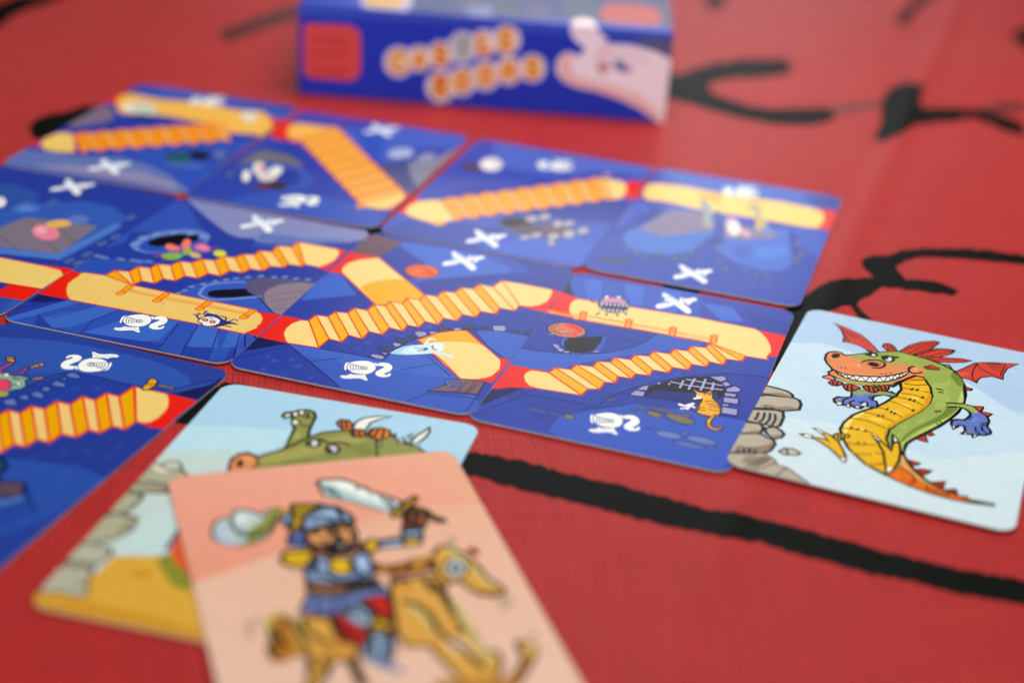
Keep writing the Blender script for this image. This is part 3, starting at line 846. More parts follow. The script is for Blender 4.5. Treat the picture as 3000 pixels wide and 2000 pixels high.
   ('knight_helmet_emblem', """
p 0 248,250,240 39,324 -5,-10 -13,-10 -10,-4 -10,-1 -9,4 -8,8 -6,11 -2,17 3,11 7,8 10,5 16,2 8,-3 13,-11 3,-5 3,-15
p 0 248,250,240 47,323 -2,-1 -6,2 -3,21 -5,13 3,3 4,-3 6,-14 3,-18
l 0.2 33,50,140 46,325 -21,3 -21,3
l 0.18 33,50,140 41,326 -3,15 -6,18
l 0.17 33,50,140 32,360 -30,-19
l 0.17 33,50,140 33,330 -2,11 -6,10
l 0.17 33,50,140 27,330 -2,10 -5,9
l 0.17 33,50,140 20,331 -1,8 -5,6
l 0.17 33,50,140 14,331 -1,7 -3,4
p 0 33,50,140 -7,332 0,7 5,4 7,-1 4,-6 0,-7 -5,-4 -3,0 -6,4
p 0 248,250,240 -5,332 0,5 4,3 4,-1 3,-4 0,-4 -3,-3 -7,2
p 0 33,50,140 -2,334 2,3 4,-2 -2,-4 -4,2
p 0 248,250,240 18,372 -7,2 -19,-8 -5,-4 -16,24 7,2 10,-4 11,3 12,9 13,3 9,-5 -1,-6 -9,-4 -4,-5
l 0.09 33,50,140 26,390 -10,-3 -11,-9 -9,-3 -10,2 -8,6
p 0 248,250,240 -10,300 -5,-1 -9,12 1,3 9,-7
p 0 248,250,240 -19,302 -6,-9 -12,-3 -11,6 -6,8 -3,10 1,10 7,19 -3,3 -3,-1 -5,-12 -4,7 0,6 6,9 9,4 7,0 7,-4 4,-8 1,-11 -7,-21 0,-5 3,-2 7,3 6,-6
"""),
 ]),
 dict(unit=1e-4, name='path_card', label='blue path card cut by the left edge, cream walkway below a wooden raft', x=-0.13170, y=0.37971, z=0.00056, turn=-0.27800, lean=(-0.003, 0.001), w=55.98, h=86.57, base='36,57,152', art=[
   ('floor_print', """
p 0 36,57,152 -282,379 364,56 164,0 9,-2 9,-3 7,-6 6,-7 3,-9 2,-18 0,-789 -2,-9 -3,-9 -6,-7 -4,-3 -49,-8 -157,0 -343,617
p 0 45,78,159 -282,260 129,50 87,-30 73,-125 6,-100 -97,-84 -198,287
p 0 48,87,176 -76,112 24,84 115,90 92,1 69,-53 27,-90 -16,-202 -4,-33 -204,-26
p 0 123,112,128 -30,-34 29,150 193,32 12,-206 -220,-34
p 0 75,117,196 -12,-96 210,35 23,252 24,-15 -22,-265 -210,-45
p 0 43,76,159 137,-314 145,8 0,-93 -2,-9 -3,-9 -6,-7 -7,-6 -9,-3 -9,-2 -27,0
p 0 49,85,176 252,-313 30,1 0,-87 -1,-6 -12,-2
l 0.33 90,80,96 3,111 198,-164
l 0.33 90,80,96 74,121 130,-99
l 0.33 90,80,96 8,-15 93,-64
p 0 72,98,154 254,-64 3,-5 2,-7 -2,-16 -2,-5 -4,-4 -4,0 -3,2 -3,5 -2,7 2,16 2,6 4,3 4,1
p 0 72,98,154 270,-9 3,-6 1,-7 -1,-15 -3,-6 -3,-4 -4,0 -4,2 -3,6 -1,7 1,15 3,6 4,4 3,0
p 0 72,98,154 267,69 3,-5 1,-8 -1,-16 -3,-6 -3,-4 -4,0 -4,3 -3,5 -2,8 2,16 3,6 3,4 4,0
p 0 72,98,154 274,122 2,-6 2,-7 -1,-17 -3,-6 -4,-4 -4,0 -4,3 -2,5 -2,8 1,17 3,6 4,4 4,0
p 0 72,98,154 -51,221 4,-6 2,-8 1,-9 -2,-9 -2,-6 -4,-4 -4,-1 -4,3 -3,6 -3,8 0,9 1,9 2,7 4,3 4,1
p 0 72,98,154 4,261 3,-6 2,-9 1,-9 -2,-8 -2,-7 -4,-4 -4,0 -4,3 -3,6 -3,8 0,9 1,9 3,6 3,4 4,1
p 0 72,98,154 240,259 3,-6 2,-8 0,-9 -2,-9 -3,-6 -3,-4 -5,-1 -3,3 -3,6 -2,9 0,9 1,8 3,7 4,4 4,0
p 0 72,98,154 280,-66 2,-4 0,-26 -5,-7 -4,-1 -4,3 -2,5 -2,7 1,15 3,6 4,4 3,0
"""),
   ('walkway_print', """
p 0 232,28,12 208,-133 74,11 0,-208 -82,-9
p 0 236,202,112 24,-150 67,10 120,3 51,-4 20,-21 0,-92 -1,-3 -173,-15
l 0.39 226,52,26 24,-150 67,10 120,3 51,-4 19,-20
l 0.39 226,52,26 281,-257 -173,-15 -84,122
"""),
   ('creature_print', """
p 0 232,128,152 138,51 7,-18 -1,-15 -7,-10 -13,-4 -16,3 -18,9 -17,14 -12,18 -7,17 0,16 7,11 13,4 17,-3 18,-10 17,-15
p 0 224,176,80 121,137 4,-10 0,-12 -5,-12 -8,-10 -11,-7 -11,-2 -10,2 -8,7 -4,11 0,12 5,12 8,10 11,7 11,2 11,-3
p 0 240,168,176 95,64 4,-8 1,-8 -1,-7 -4,-4 -6,-1 -7,2 -7,5 -6,7 -4,8 -2,8 2,7 4,4 6,1 7,-2 8,-5
"""),
   ('bird_print', """
p 0 232,232,224 -106,185 7,-13 4,-12 0,-9 -3,-5 -7,-1 -9,5 -10,9 -9,12 -8,12 -4,13 0,9 4,5 7,1 9,-5 10,-9
"""),
   ('fish_print', """
p 0 89,117,192 150,177 4,-11 -1,-11 -4,-10 -9,-7 -11,-3 -11,1 -11,6 -8,9 -4,11 0,11 5,10 8,8 11,3 12,-2 11,-5
g 0.5 115,167,232 5,189 4,-13 -2,-15 -8,-14 -13,-10 -17,-5 -17,0 -15,6 -11,10 -5,14 2,15 8,14 14,10 16,5 18,0 15,-6
"""),
   ('crossed_swords_emblem', """
p 0 244,246,250 -61,408 4,4 2,0 3,-1 53,-42 12,-13 10,-11 6,-14 1,-7 -3,-6 -2,-2 -5,1 -53,49 -4,2 -5,-6 -2,1 -3,5 2,10 -14,18 -2,8
p 0 244,246,250 -57,320 -2,10 7,12 17,16 17,10 4,5 3,10 -3,11 3,11 6,-4 4,-1 19,17 4,0 2,-2 3,-6 0,-7 -9,-14 0,-14 -3,-6 -1,0 -8,7 -3,1 -15,-16 -17,-28 -9,-11 -11,-8 -3,-1 -4,5
l 0.16 91,127,207 -44,396 28,-25 30,-35
l 0.14 91,127,207 -49,328 28,30
l 0.2 39,66,166 -8,399 11,-22
l 0.2 39,66,166 -46,380 6,18
"""),
 ]),
 dict(unit=1e-5, name='path_card', label='blue path card with railed cream walkway, white spider and plank floor', x=-0.07746, y=0.36415, z=0.00066, turn=-0.26308, lean=(-0.0045, -0.001), w=55.71, h=86.92, base='36,57,156', art=[
   ('floor_print', """
p 0 36,57,154 -2070,4364 4733,-79 35,-26 57,-75 36,-87 13,-93 0,-2459 -5322,-2590 -153,5325 47,36 87,36 93,12
p 0 48,80,176 -2774,4063 398,-91 1370,-1754 -1352,-508 -100,-1816 -346,-170 0,3811
p 0 129,135,184 -2597,4302 5188,27 33,-13 74,-57 57,-75 36,-87 13,-93 0,-251 -284,-379 -961,-608 -821,-341 -696,-83 -617,259 -929,737
p 0 93,114,180 227,3001 1167,146 1058,392 -112,-320 -1403,-696 -596,-33
p 0 43,76,172 -510,2466 1272,-95 1399,693 -608,-562 -1285,-634
p 0 35,57,156 -2804,-81 128,-172 573,50 1043,281 1583,1634 -242,854 -3048,-1020 -37,-83
p 0 49,83,180 -2804,1528 37,18 199,-640 -149,-554 -87,13
p 0 44,77,174 -2804,-522 432,264 1312,336 -499,-508 -391,-783 -497,-58 -355,-99
p 0 49,85,184 29,-1439 134,631 223,361 382,404 568,348 -119,-387 640,-692 710,-689 -415,-62 -842,7 -425,71
p 0 36,57,156 -914,-1398 789,813 1276,1286 82,-260 938,908 633,90 0,-755 -534,36 -771,-225 -832,-697 -643,-673 -358,-528
"""),
   ('plank_floor_print', """
p 0 44,78,176 -2656,-4291 658,1469 2399,137 2126,-95 277,23 0,-1247 -13,-93 -36,-87 -57,-75 -74,-57 -87,-36 -93,-12 -4888,0 -93,12 -87,36
p 0 57,100,192 -1982,-2848 299,-26 -548,-1054 -275,-428 -31,4 -87,36 -61,47
p 0 57,100,192 -1207,-2816 563,0 -521,-1314 -366,-171 -422,375
p 0 57,100,192 -99,-2790 947,-10 85,-1096 -880,-468 -169,0 -669,100
p 0 57,100,192 1326,-2769 524,-11 646,-1474 -767,61
p 0 57,100,192 2100,-2790 383,-10 113,-630 195,-570 -274,-244
p 0 35,59,156 -2185,-3776 676,-515 832,77 2041,213 899,326 375,204 166,-494 0,-39 -13,-93 -36,-87 -57,-75 -74,-57 -87,-36 -93,-12 -4369,0
p 0 43,79,172 -1165,-4130 431,14 -58,-183 -559,19
p 0 43,79,172 1067,-4048 524,122 102,-403 -574,34
p 0 43,79,172 2134,-3735 389,180 145,-678 -366,-51
p 0 19,27,88 -2730,-3306 -7,474 745,0 -253,-243
l 0.23 21,31,98 -2544,-3284 562,436
l 0.23 21,31,98 -2119,-2811 -659,-918
l 0.23 21,31,98 -1229,-2827 -550,-1017
l 0.23 21,31,98 -659,-2790 -234,-766 101,-743
l 0.23 21,31,98 902,-2904 117,-643 100,-748
l 0.23 21,31,98 1353,-2821 226,-1080 125,-423
l 0.23 21,31,98 1850,-2780 290,-861 184,-662
l 0.23 21,31,98 2392,-2780 204,-650 195,-570
l 0.34 21,31,98 2513,-2787 281,-615
l 0.34 21,31,98 2616,-3481 178,-479
p 0 21,31,98 2726,-2782 78,-3 0,-137 -29,7
"""),
   ('pit_print', """
p 0 102,131,200 -811,2156 84,-311 -43,-372 -161,-375 -253,-322 -307,-224 -316,-95 -280,50 -202,186 -94,299 31,368 154,382 254,336 316,237 329,98 287,-56
p 0 43,76,172 -843,1952 60,-242 -45,-298 -143,-307 -217,-270 -259,-194 -262,-90 -227,26 -159,139 -66,234 37,294 137,310 218,279 265,203 270,94 232,-30
p 0 4,4,12 -1018,2032 33,-166 -48,-214 -123,-231 -176,-213 -204,-162 -201,-88 -168,-2 -111,86 -37,160 45,212 119,232 177,217 207,167 205,91 172,0
p 0 117,146,208 -2145,1015 21,-56 1,-69 -18,-70 -35,-61 -46,-43 -51,-18 -48,9 -37,35 -22,57 -1,68 17,71 35,61 47,44 51,18 48,-10
c 0.21 35,55,144 -2145,1015 21,-56 1,-69 -18,-70 -35,-61 -46,-43 -51,-18 -48,9 -37,35 -22,57 -1,68 17,71 35,61 47,44 51,18 48,-10
p 0 117,146,208 -2165,1462 22,-58 1,-70 -18,-71 -35,-63 -47,-43 -52,-18 -48,9 -38,37 -21,57 -2,70 18,72 35,62 47,44 52,19 48,-10
c 0.21 35,55,144 -2165,1462 22,-58 1,-70 -18,-71 -35,-63 -47,-43 -52,-18 -48,9 -38,37 -21,57 -2,70 18,72 35,62 47,44 52,19 48,-10
p 0 117,146,208 -1982,1818 21,-59 1,-71 -18,-72 -36,-63 -47,-44 -52,-19 -48,10 -38,37 -22,58 -2,71 19,73 35,63 48,45 52,18 49,-10
c 0.21 35,55,144 -1982,1818 21,-59 1,-71 -18,-72 -36,-63 -47,-44 -52,-19 -48,10 -38,37 -22,58 -2,71 19,73 35,63 48,45 52,18 49,-10
p 0 117,146,208 -1657,2148 21,-60 1,-72 -19,-73 -36,-64 -48,-44 -52,-19 -49,11 -37,37 -22,59 -1,71 19,74 36,64 48,45 53,19 48,-10
c 0.21 35,55,144 -1657,2148 21,-60 1,-72 -19,-73 -36,-64 -48,-44 -52,-19 -49,11 -37,37 -22,59 -1,71 19,74 36,64 48,45 53,19 48,-10
p 0 117,146,208 -1246,2319 20,-59 0,-73 -20,-73 -36,-64 -48,-45 -53,-19 -48,11 -37,37 -21,59 -1,72 20,74 37,65 48,45 53,19 48,-11
c 0.21 35,55,144 -1246,2319 20,-59 0,-73 -20,-73 -36,-64 -48,-45 -53,-19 -48,11 -37,37 -21,59 -1,72 20,74 37,65 48,45 53,19 48,-11
p 0 117,146,208 -828,2227 20,-59 -1,-72 -20,-73 -37,-64 -48,-44 -52,-19 -48,10 -37,38 -20,58 0,72 20,74 37,64 48,45 53,18 48,-10
c 0.21 35,55,144 -828,2227 20,-59 -1,-72 -20,-73 -37,-64 -48,-44 -52,-19 -48,10 -37,38 -20,58 0,72 20,74 37,64 48,45 53,18 48,-10
p 0 94,125,184 -2577,-196 7,-32 -11,-32 -29,-26 -41,-17 -48,-4 -47,8 -39,20 -19,21 0,73 27,25 41,16 48,5 47,-9 39,-19
p 0 94,125,184 -2384,-217 7,-32 -12,-32 -29,-26 -41,-16 -48,-5 -46,8 -39,20 -25,28 -7,33 12,31 28,26 42,17 47,5 47,-9 39,-19
p 0 94,125,184 -1980,-134 7,-32 -12,-32 -29,-26 -41,-16 -48,-5 -46,8 -39,20 -24,28 -7,33 12,31 28,27 42,16 48,5 46,-9 39,-19
p 0 94,125,184 -1663,-55 6,-33 -12,-32 -29,-26 -42,-16 -47,-5 -46,9 -39,19 -24,29 -7,32 13,32 29,26 41,17 48,4 46,-8 38,-20
p 0 94,125,184 -1300,46 6,-32 -12,-32 -29,-26 -42,-17 -47,-4 -46,8 -38,20 -24,28 -6,33 12,32 29,26 41,16 48,5 46,-9 38,-19
p 0 94,125,184 -1513,-58 7,-32 -13,-32 -29,-26 -41,-17 -47,-4 -46,8 -39,20 -24,28 -6,33 12,31 29,26 41,17 48,5 46,-9 38,-20
"""),
   ('flower_print', """
p 0 240,120,104 -1548,1089 -9,70 16,69 35,43 59,2 77,-24 154,-75 75,-50 43,-52 -7,-60 -40,-62 -49,-45 -53,-21 -62,-5 -62,18 -67,50 -67,71
p 0 240,120,104 -1074,1084 -65,105 -69,149 -52,136 -28,110 -12,98 9,62 35,17 56,-18 57,-48 58,-89 60,-119 47,-116 35,-110 23,-107 0,-74 -34,-35 -58,-2
p 0 120,184,60 -1334,483 -1,59 19,64 36,60 56,56 71,52 73,30 76,4 77,-18 56,-40 26,-77 5,-100 -15,-88 -39,-66 -58,-54 -62,-34 -63,-10 -67,10 -61,22 -54,33 -48,46
p 0 208,112,160 -417,1399 22,-92 -17,-80 -52,-59 -79,-26 -95,8 -96,43 -83,70 -57,88 -22,92 16,82 52,59 80,27 96,-9 96,-44 83,-71
p 0 232,136,168 -538,1463 10,-46 -8,-40 -26,-30 -40,-13 -47,4 -48,22 -42,35 -28,44 -12,46 9,41 26,30 40,13 47,-4 49,-22 41,-36
p 0 208,176,112 -888,1017 40,34 94,8 92,-10 80,-29 80,-47 56,-54 25,-67 2,-74 -21,-50 -46,-18 -69,7 -76,33 -99,80 -105,106
p 0 140,176,64 -813,1149 34,-67 20,-83 2,-84 -14,-73 -30,-51 -41,-22 -45,11 -42,42 -35,67 -20,82 -3,84 15,74 30,52 40,22 46,-11
p 0 216,216,48 63,1286 21,-77 -7,-71 -34,-54 -55,-29 -68,0 -70,30 -64,54 -45,70 -21,77 6,71 34,55 55,29 69,0 71,-30 63,-54
l 0.36 208,56,104 -1156,261 77,425 45,497
l 0.36 208,56,104 -889,1496 29,134 28,56 50,13 105,-18
l 0.36 208,56,104 -443,1395 107,213
l 0.36 208,56,104 -1444,351 125,218
"""),
   ('ramp_print', """
p 0 90,80,120 1249,-140 129,355 -60,44 754,254 710,160 22,-1046 0,-1111 -214,32 -710,689 -394,234
p 0 138,122,136 1955,-587 -29,341 138,390 339,273 401,88 0,-1974 -192,28 -412,414
l 0.29 90,80,112 1344,-167 322,301
l 0.29 90,80,112 1734,-693 214,597 150,293 198,181 222,125 158,82
l 0.29 90,80,112 2089,-663 269,321 140,156 106,93 150,101
l 0.29 90,80,112 2243,-937 329,330 171,186
l 0.29 90,80,112 2451,-1147 315,355
l 0.29 90,80,112 2549,-1303 238,214
p 0 3,3,12 756,-1161 -38,193 139,151 770,498 -203,-169 163,-134 257,-124 -56,9 -390,-313 -363,-186 -165,-10
l 0.72 113,144,212 584,-1243 -62,249 -17,136 8,106 26,95 51,91 85,90 109,86 113,80 123,78 215,122
l 0.79 113,144,212 636,-1289 126,-54 149,-38 75,-6 128,49 239,156 292,211 211,161 58,62 -23,11 -24,2
l 0.36 21,31,98 1844,-746 751,-717
p 0 109,136,196 199,-1339 9,-32 -4,-35 -17,-34 -27,-27 -33,-16 -35,-3 -30,11 -21,23 -9,32 4,35 17,34 27,27 34,17 34,2 30,-11
c 0.26 28,45,124 199,-1339 9,-32 -4,-35 -17,-34 -27,-27 -33,-16 -35,-3 -30,11 -21,23 -9,32 4,35 17,34 27,27 34,17 34,2 30,-11
p 0 109,136,196 265,-1132 9,-32 -5,-36 -17,-34 -27,-27 -34,-16 -34,-3 -30,11 -21,24 -10,32 5,35 17,35 27,27 34,16 34,3 30,-11
c 0.26 28,45,124 265,-1132 9,-32 -5,-36 -17,-34 -27,-27 -34,-16 -34,-3 -30,11 -21,24 -10,32 5,35 17,35 27,27 34,16 34,3 30,-11
p 0 109,136,196 301,-865 9,-33 -4,-36 -17,-35 -28,-27 -33,-16 -35,-3 -30,11 -22,24 -9,32 5,36 17,35 27,28 34,16 35,3 30,-12
c 0.26 28,45,124 301,-865 9,-33 -4,-36 -17,-35 -28,-27 -33,-16 -35,-3 -30,11 -22,24 -9,32 5,36 17,35 27,28 34,16 35,3 30,-12
p 0 109,136,196 484,-598 9,-33 -4,-36 -18,-35 -28,-28 -33,-16 -35,-3 -30,11 -22,24 -9,33 5,37 17,35 28,27 34,17 34,3 31,-12
c 0.26 28,45,124 484,-598 9,-33 -4,-36 -18,-35 -28,-28 -33,-16 -35,-3 -30,11 -22,24 -9,33 5,37 17,35 28,27 34,17 34,3 31,-12
p 0 109,136,196 669,-328 9,-33 -5,-37 -18,-35 -28,-28 -34,-17 -34,-3 -31,12 -21,24 -9,33 4,37 18,36 28,28 34,16 35,3 30,-12
c 0.26 28,45,124 669,-328 9,-33 -5,-37 -18,-35 -28,-28 -34,-17 -34,-3 -31,12 -21,24 -9,33 4,37 18,36 28,28 34,16 35,3 30,-12
p 0 109,136,196 860,-126 9,-34 -5,-37 -18,-35 -28,-28 -34,-17 -35,-3 -30,12 -22,25 -8,33 4,37 18,36 28,28 35,17 35,2 30,-11
c 0.26 28,45,124 860,-126 9,-34 -5,-37 -18,-35 -28,-28 -34,-17 -35,-3 -30,12 -22,25 -8,33 4,37 18,36 28,28 35,17 35,2 30,-11
p 0 109,136,196 1048,89 8,-34 -5,-37 -18,-36 -28,-28 -35,-17 -35,-3 -30,12 -21,25 -9,34 5,37 18,36 28,29 35,16 35,3 30,-12
c 0.26 28,45,124 1048,89 8,-34 -5,-37 -18,-36 -28,-28 -35,-17 -35,-3 -30,12 -21,25 -9,34 5,37 18,36 28,29 35,16 35,3 30,-12
p 0 109,136,196 1258,250 8,-34 -5,-38 -18,-36 -29,-28 -34,-17 -35,-3 -31,12 -21,25 -8,34 5,38 18,36 28,28 35,17 35,3 31,-12
c 0.26 28,45,124 1258,250 8,-34 -5,-38 -18,-36 -29,-28 -34,-17 -35,-3 -31,12 -21,25 -8,34 5,38 18,36 28,28 35,17 35,3 31,-12
p 0 109,136,196 1520,436 9,-34 -6,-38 -18,-36 -29,-29 -35,-17 -35,-2 -30,12 -21,25 -9,34 6,38 18,36 29,29 35,17 35,3 30,-13
c 0.26 28,45,124 1520,436 9,-34 -6,-38 -18,-36 -29,-29 -35,-17 -35,-2 -30,12 -21,25 -9,34 6,38 18,36 29,29 35,17 35,3 30,-13
p 0 109,136,196 1828,526 8,-34 -5,-38 -19,-37 -29,-28 -35,-17 -35,-3 -30,12 -21,26 -8,34 6,38 18,36 29,29 35,17 35,3 30,-13
c 0.26 28,45,124 1828,526 8,-34 -5,-38 -19,-37 -29,-28 -35,-17 -35,-3 -30,12 -21,26 -8,34 6,38 18,36 29,29 35,17 35,3 30,-13
p 0 109,136,196 2061,654 8,-35 -6,-38 -19,-36 -29,-29 -34,-17 -35,-3 -30,13 -21,25 -8,34 6,39 18,36 29,29 35,17 35,2 31,-12
c 0.26 28,45,124 2061,654 8,-35 -6,-38 -19,-36 -29,-29 -34,-17 -35,-3 -30,13 -21,25 -8,34 6,39 18,36 29,29 35,17 35,2 31,-12
p 0 109,136,196 2346,666 8,-35 -6,-38 -20,-36 -29,-29 -34,-17 -35,-3 -30,13 -21,25 -8,34 6,38 19,37 30,29 34,17 35,2 31,-12
c 0.26 28,45,124 2346,666 8,-35 -6,-38 -20,-36 -29,-29 -34,-17 -35,-3 -30,13 -21,25 -8,34 6,38 19,37 30,29 34,17 35,2 31,-12
p 0 109,136,196 2628,750 7,-34 -6,-39 -20,-36 -29,-29 -34,-17 -35,-2 -30,12 -21,25 -7,34 6,39 19,36 29,29 35,17 35,3 30,-13
c 0.26 28,45,124 2628,750 7,-34 -6,-39 -20,-36 -29,-29 -34,-17 -35,-2 -30,12 -21,25 -7,34 6,39 19,36 29,29 35,17 35,3 30,-13
p 0 109,136,196 857,-128 8,-33 -5,-38 -17,-35 -29,-28 -34,-17 -35,-2 -30,11 -21,25 -9,33 5,37 17,36 29,28 34,17 35,3 30,-12
c 0.26 28,45,124 857,-128 8,-33 -5,-38 -17,-35 -29,-28 -34,-17 -35,-2 -30,11 -21,25 -9,33 5,37 17,36 29,28 34,17 35,3 30,-12
p 0 109,136,196 1032,52 8,-34 -5,-37 -18,-36 -28,-28 -34,-17 -35,-3 -31,12 -21,25 -9,34 5,37 18,36 28,28 35,17 35,3 30,-12
c 0.26 28,45,124 1032,52 8,-34 -5,-37 -18,-36 -28,-28 -34,-17 -35,-3 -31,12 -21,25 -9,34 5,37 18,36 28,28 35,17 35,3 30,-12
"""),
   ('walkway_print', """
p 0 232,28,12 -2804,-1260 299,-112 4,-505 182,-478 372,-456 -810,-11 -47,810
p 0 232,28,12 2291,-1526 513,30 0,-1282 -294,53 109,434 -108,470
p 0 236,198,108 -1947,-2811 -200,192 -176,262 -158,347 -18,277 14,225 -37,164 87,79 526,58 849,-240 1103,-20 2127,-16 59,-59 160,-105 139,-199 73,-260 -16,-201 53,-27 -140,-365 0,-76 -1185,32 -1588,-31
c 0.43 226,52,26 -1947,-2811 -200,192 -176,262 -158,347 -18,277 14,225 -37,164 87,79 526,58 849,-240 1103,-20 2127,-16 59,-59 160,-105 139,-199 73,-260 -16,-201 53,-27 -140,-365 0,-76 -1185,32 -1588,-31
l 0.37 238,122,32 -996,-1720 554,-18 345,-5 1061,26 1097,-18
l 0.37 238,122,32 -950,-1804 552,-17 344,-5 1059,27 1089,-7
p 0 248,160,16 -1162,-1940 17,176 -26,228 97,61 77,-76 -26,-224 35,-193 -81,-87
c 0.37 232,90,16 -1162,-1940 17,176 -26,228 97,61 77,-76 -26,-224 35,-193 -81,-87
p 0 248,160,16 -1018,-1902 16,-40 3,-45 -11,-43 -24,-35 -32,-21 -36,-4 -34,13 -27,28 -16,40 -3,45 11,44 23,35 33,21 36,5 34,-14
c 0.31 232,90,16 -1018,-1902 16,-40 3,-45 -11,-43 -24,-35 -32,-21 -36,-4 -34,13 -27,28 -16,40 -3,45 11,44 23,35 33,21 36,5 34,-14
p 0 248,160,16 -203,-1945 20,175 -20,227 97,60 74,-76 -31,-223 31,-191 -81,-87
c 0.37 232,90,16 -203,-1945 20,175 -20,227 97,60 74,-76 -31,-223 31,-191 -81,-87
p 0 248,160,16 -60,-1907 15,-40 2,-45 -12,-43 -24,-34 -32,-21 -36,-5 -33,13 -26,29 -16,40 -1,44 12,44 23,34 33,22 35,4 34,-13
c 0.31 232,90,16 -60,-1907 15,-40 2,-45 -12,-43 -24,-34 -32,-21 -36,-5 -33,13 -26,29 -16,40 -1,44 12,44 23,34 33,22 35,4 34,-13
p 0 248,160,16 891,-1935 24,174 -14,226 97,60 71,-76 -36,-221 26,-190 -83,-86
c 0.37 232,90,16 891,-1935 24,174 -14,226 97,60 71,-76 -36,-221 26,-190 -83,-86
p 0 248,160,16 1033,-1897 14,-39 1,-45 -13,-43 -25,-34 -32,-21 -35,-4 -33,13 -25,28 -14,39 -1,45 13,43 24,34 33,22 35,4 33,-13
c 0.31 232,90,16 1033,-1897 14,-39 1,-45 -13,-43 -25,-34 -32,-21 -35,-4 -33,13 -25,28 -14,39 -1,45 13,43 24,34 33,22 35,4 33,-13
p 0 248,160,16 2017,-1935 29,172 -8,224 97,60 68,-75 -41,-220 20,-189 -83,-85
c 0.37 232,90,16 2017,-1935 29,172 -8,224 97,60 68,-75 -41,-220 20,-189 -83,-85
p 0 248,160,16 2159,-1898 12,-39 0,-44 -14,-43 -25,-34 -33,-21 -34,-4 -32,13 -24,28 -13,39 0,44 14,43 25,34 32,21 35,5 32,-14
c 0.31 232,90,16 2159,-1898 12,-39 0,-44 -14,-43 -25,-34 -33,-21 -34,-4 -32,13 -24,28 -13,39 0,44 14,43 25,34 32,21 35,5 32,-14
p 0 224,128,80 -1378,-2389 8,-24 -2,-32 -10,-23 -14,2 -8,23 2,33 11,22 7,3
p 0 224,128,80 95,-2048 7,-24 -3,-33 -11,-23 -13,1 -7,24 3,33 11,23 7,2
p 0 224,128,80 215,-2355 7,-24 -3,-33 -11,-22 -13,1 -7,24 3,33 11,22 7,2
"""),
   ('staircase_print', """
p 0 232,28,12 2337,2848 378,-40 22,-1412 -275,95 252,665
p 0 252,212,130 1353,2810 1048,29 143,-91 84,-239 50,-410 -88,-354 -85,-217 -417,11
c 0.43 226,52,26 1353,2810 1048,29 143,-91 84,-239 50,-410 -88,-354 -85,-217 -417,11
p 0 244,168,0 -1938,-1207 73,367 797,-603 -10,2
p 0 244,204,122 -1865,-840 334,88 476,-642 -13,-49
p 0 244,168,0 -1531,-752 42,356 482,-724 -48,-274
p 0 244,204,122 -1489,-396 300,48 536,-781 -354,9
p 0 244,168,0 -1189,-348 43,308 540,-741 -47,-348
p 0 244,204,122 -1146,-40 322,66 535,-800 -317,-7
p 0 244,168,0 -824,26 73,318 536,-753 -74,-365
p 0 244,204,122 -751,344 302,48 580,-795 -346,-6
p 0 244,168,0 -449,392 125,315 527,-729 -72,-381
p 0 244,204,122 -324,707 316,54 568,-795 -357,12
p 0 244,168,0 -8,761 76,332 535,-734 -43,-393
p 0 244,204,122 68,1093 296,68 582,-785 -343,-17
p 0 244,168,0 364,1161 79,274 569,-764 -66,-295
p 0 244,204,122 443,1435 279,97 617,-815 -327,-46
p 0 244,168,0 722,1532 -10,313 669,-804 -42,-324
p 0 244,204,122 712,1845 319,61 680,-781 -330,-84
p 0 244,168,0 1031,1906 -60,429 752,-974 -12,-236
p 0 244,204,122 971,2335 365,99 746,-1051 -359,-22
p 0 244,168,0 1336,2434 17,376 735,-1271 -6,-156
l 0.46 226,52,26 -1938,-1207 73,367 334,88 42,356 300,48 43,308 322,66 73,318 302,48 125,315 316,54 76,332 296,68 79,274 279,97 -10,313 319,61 -60,429 365,99 17,376
l 0.46 226,52,26 -1078,-1441 10,-2 13,49 48,274 354,-9 47,348 317,7 74,365 346,6 72,381 357,-12 43,393 343,17 66,295 327,46 42,324 330,84 12,236 359,22 6,156
l 0.34 226,52,26 -1938,-1207 860,-234
l 0.34 226,52,26 -1865,-840 797,-603
l 0.34 226,52,26 -1531,-752 476,-642
l 0.34 226,52,26 -1489,-396 482,-724
l 0.34 226,52,26 -1189,-348 536,-781
l 0.34 226,52,26 -1146,-40 540,-741
l 0.34 226,52,26 -824,26 535,-800
l 0.34 226,52,26 -751,344 536,-753
l 0.34 226,52,26 -449,392 580,-795
l 0.34 226,52,26 -324,707 527,-729
l 0.34 226,52,26 -8,761 568,-795
l 0.34 226,52,26 68,1093 535,-734
l 0.34 226,52,26 364,1161 582,-785
l 0.34 226,52,26 443,1435 569,-764
l 0.34 226,52,26 722,1532 617,-815
l 0.34 226,52,26 712,1845 669,-804
l 0.34 226,52,26 1031,1906 680,-781
l 0.34 226,52,26 971,2335 752,-974
l 0.34 226,52,26 1336,2434 746,-1051
l 0.34 226,52,26 1353,2810 735,-1271
"""),
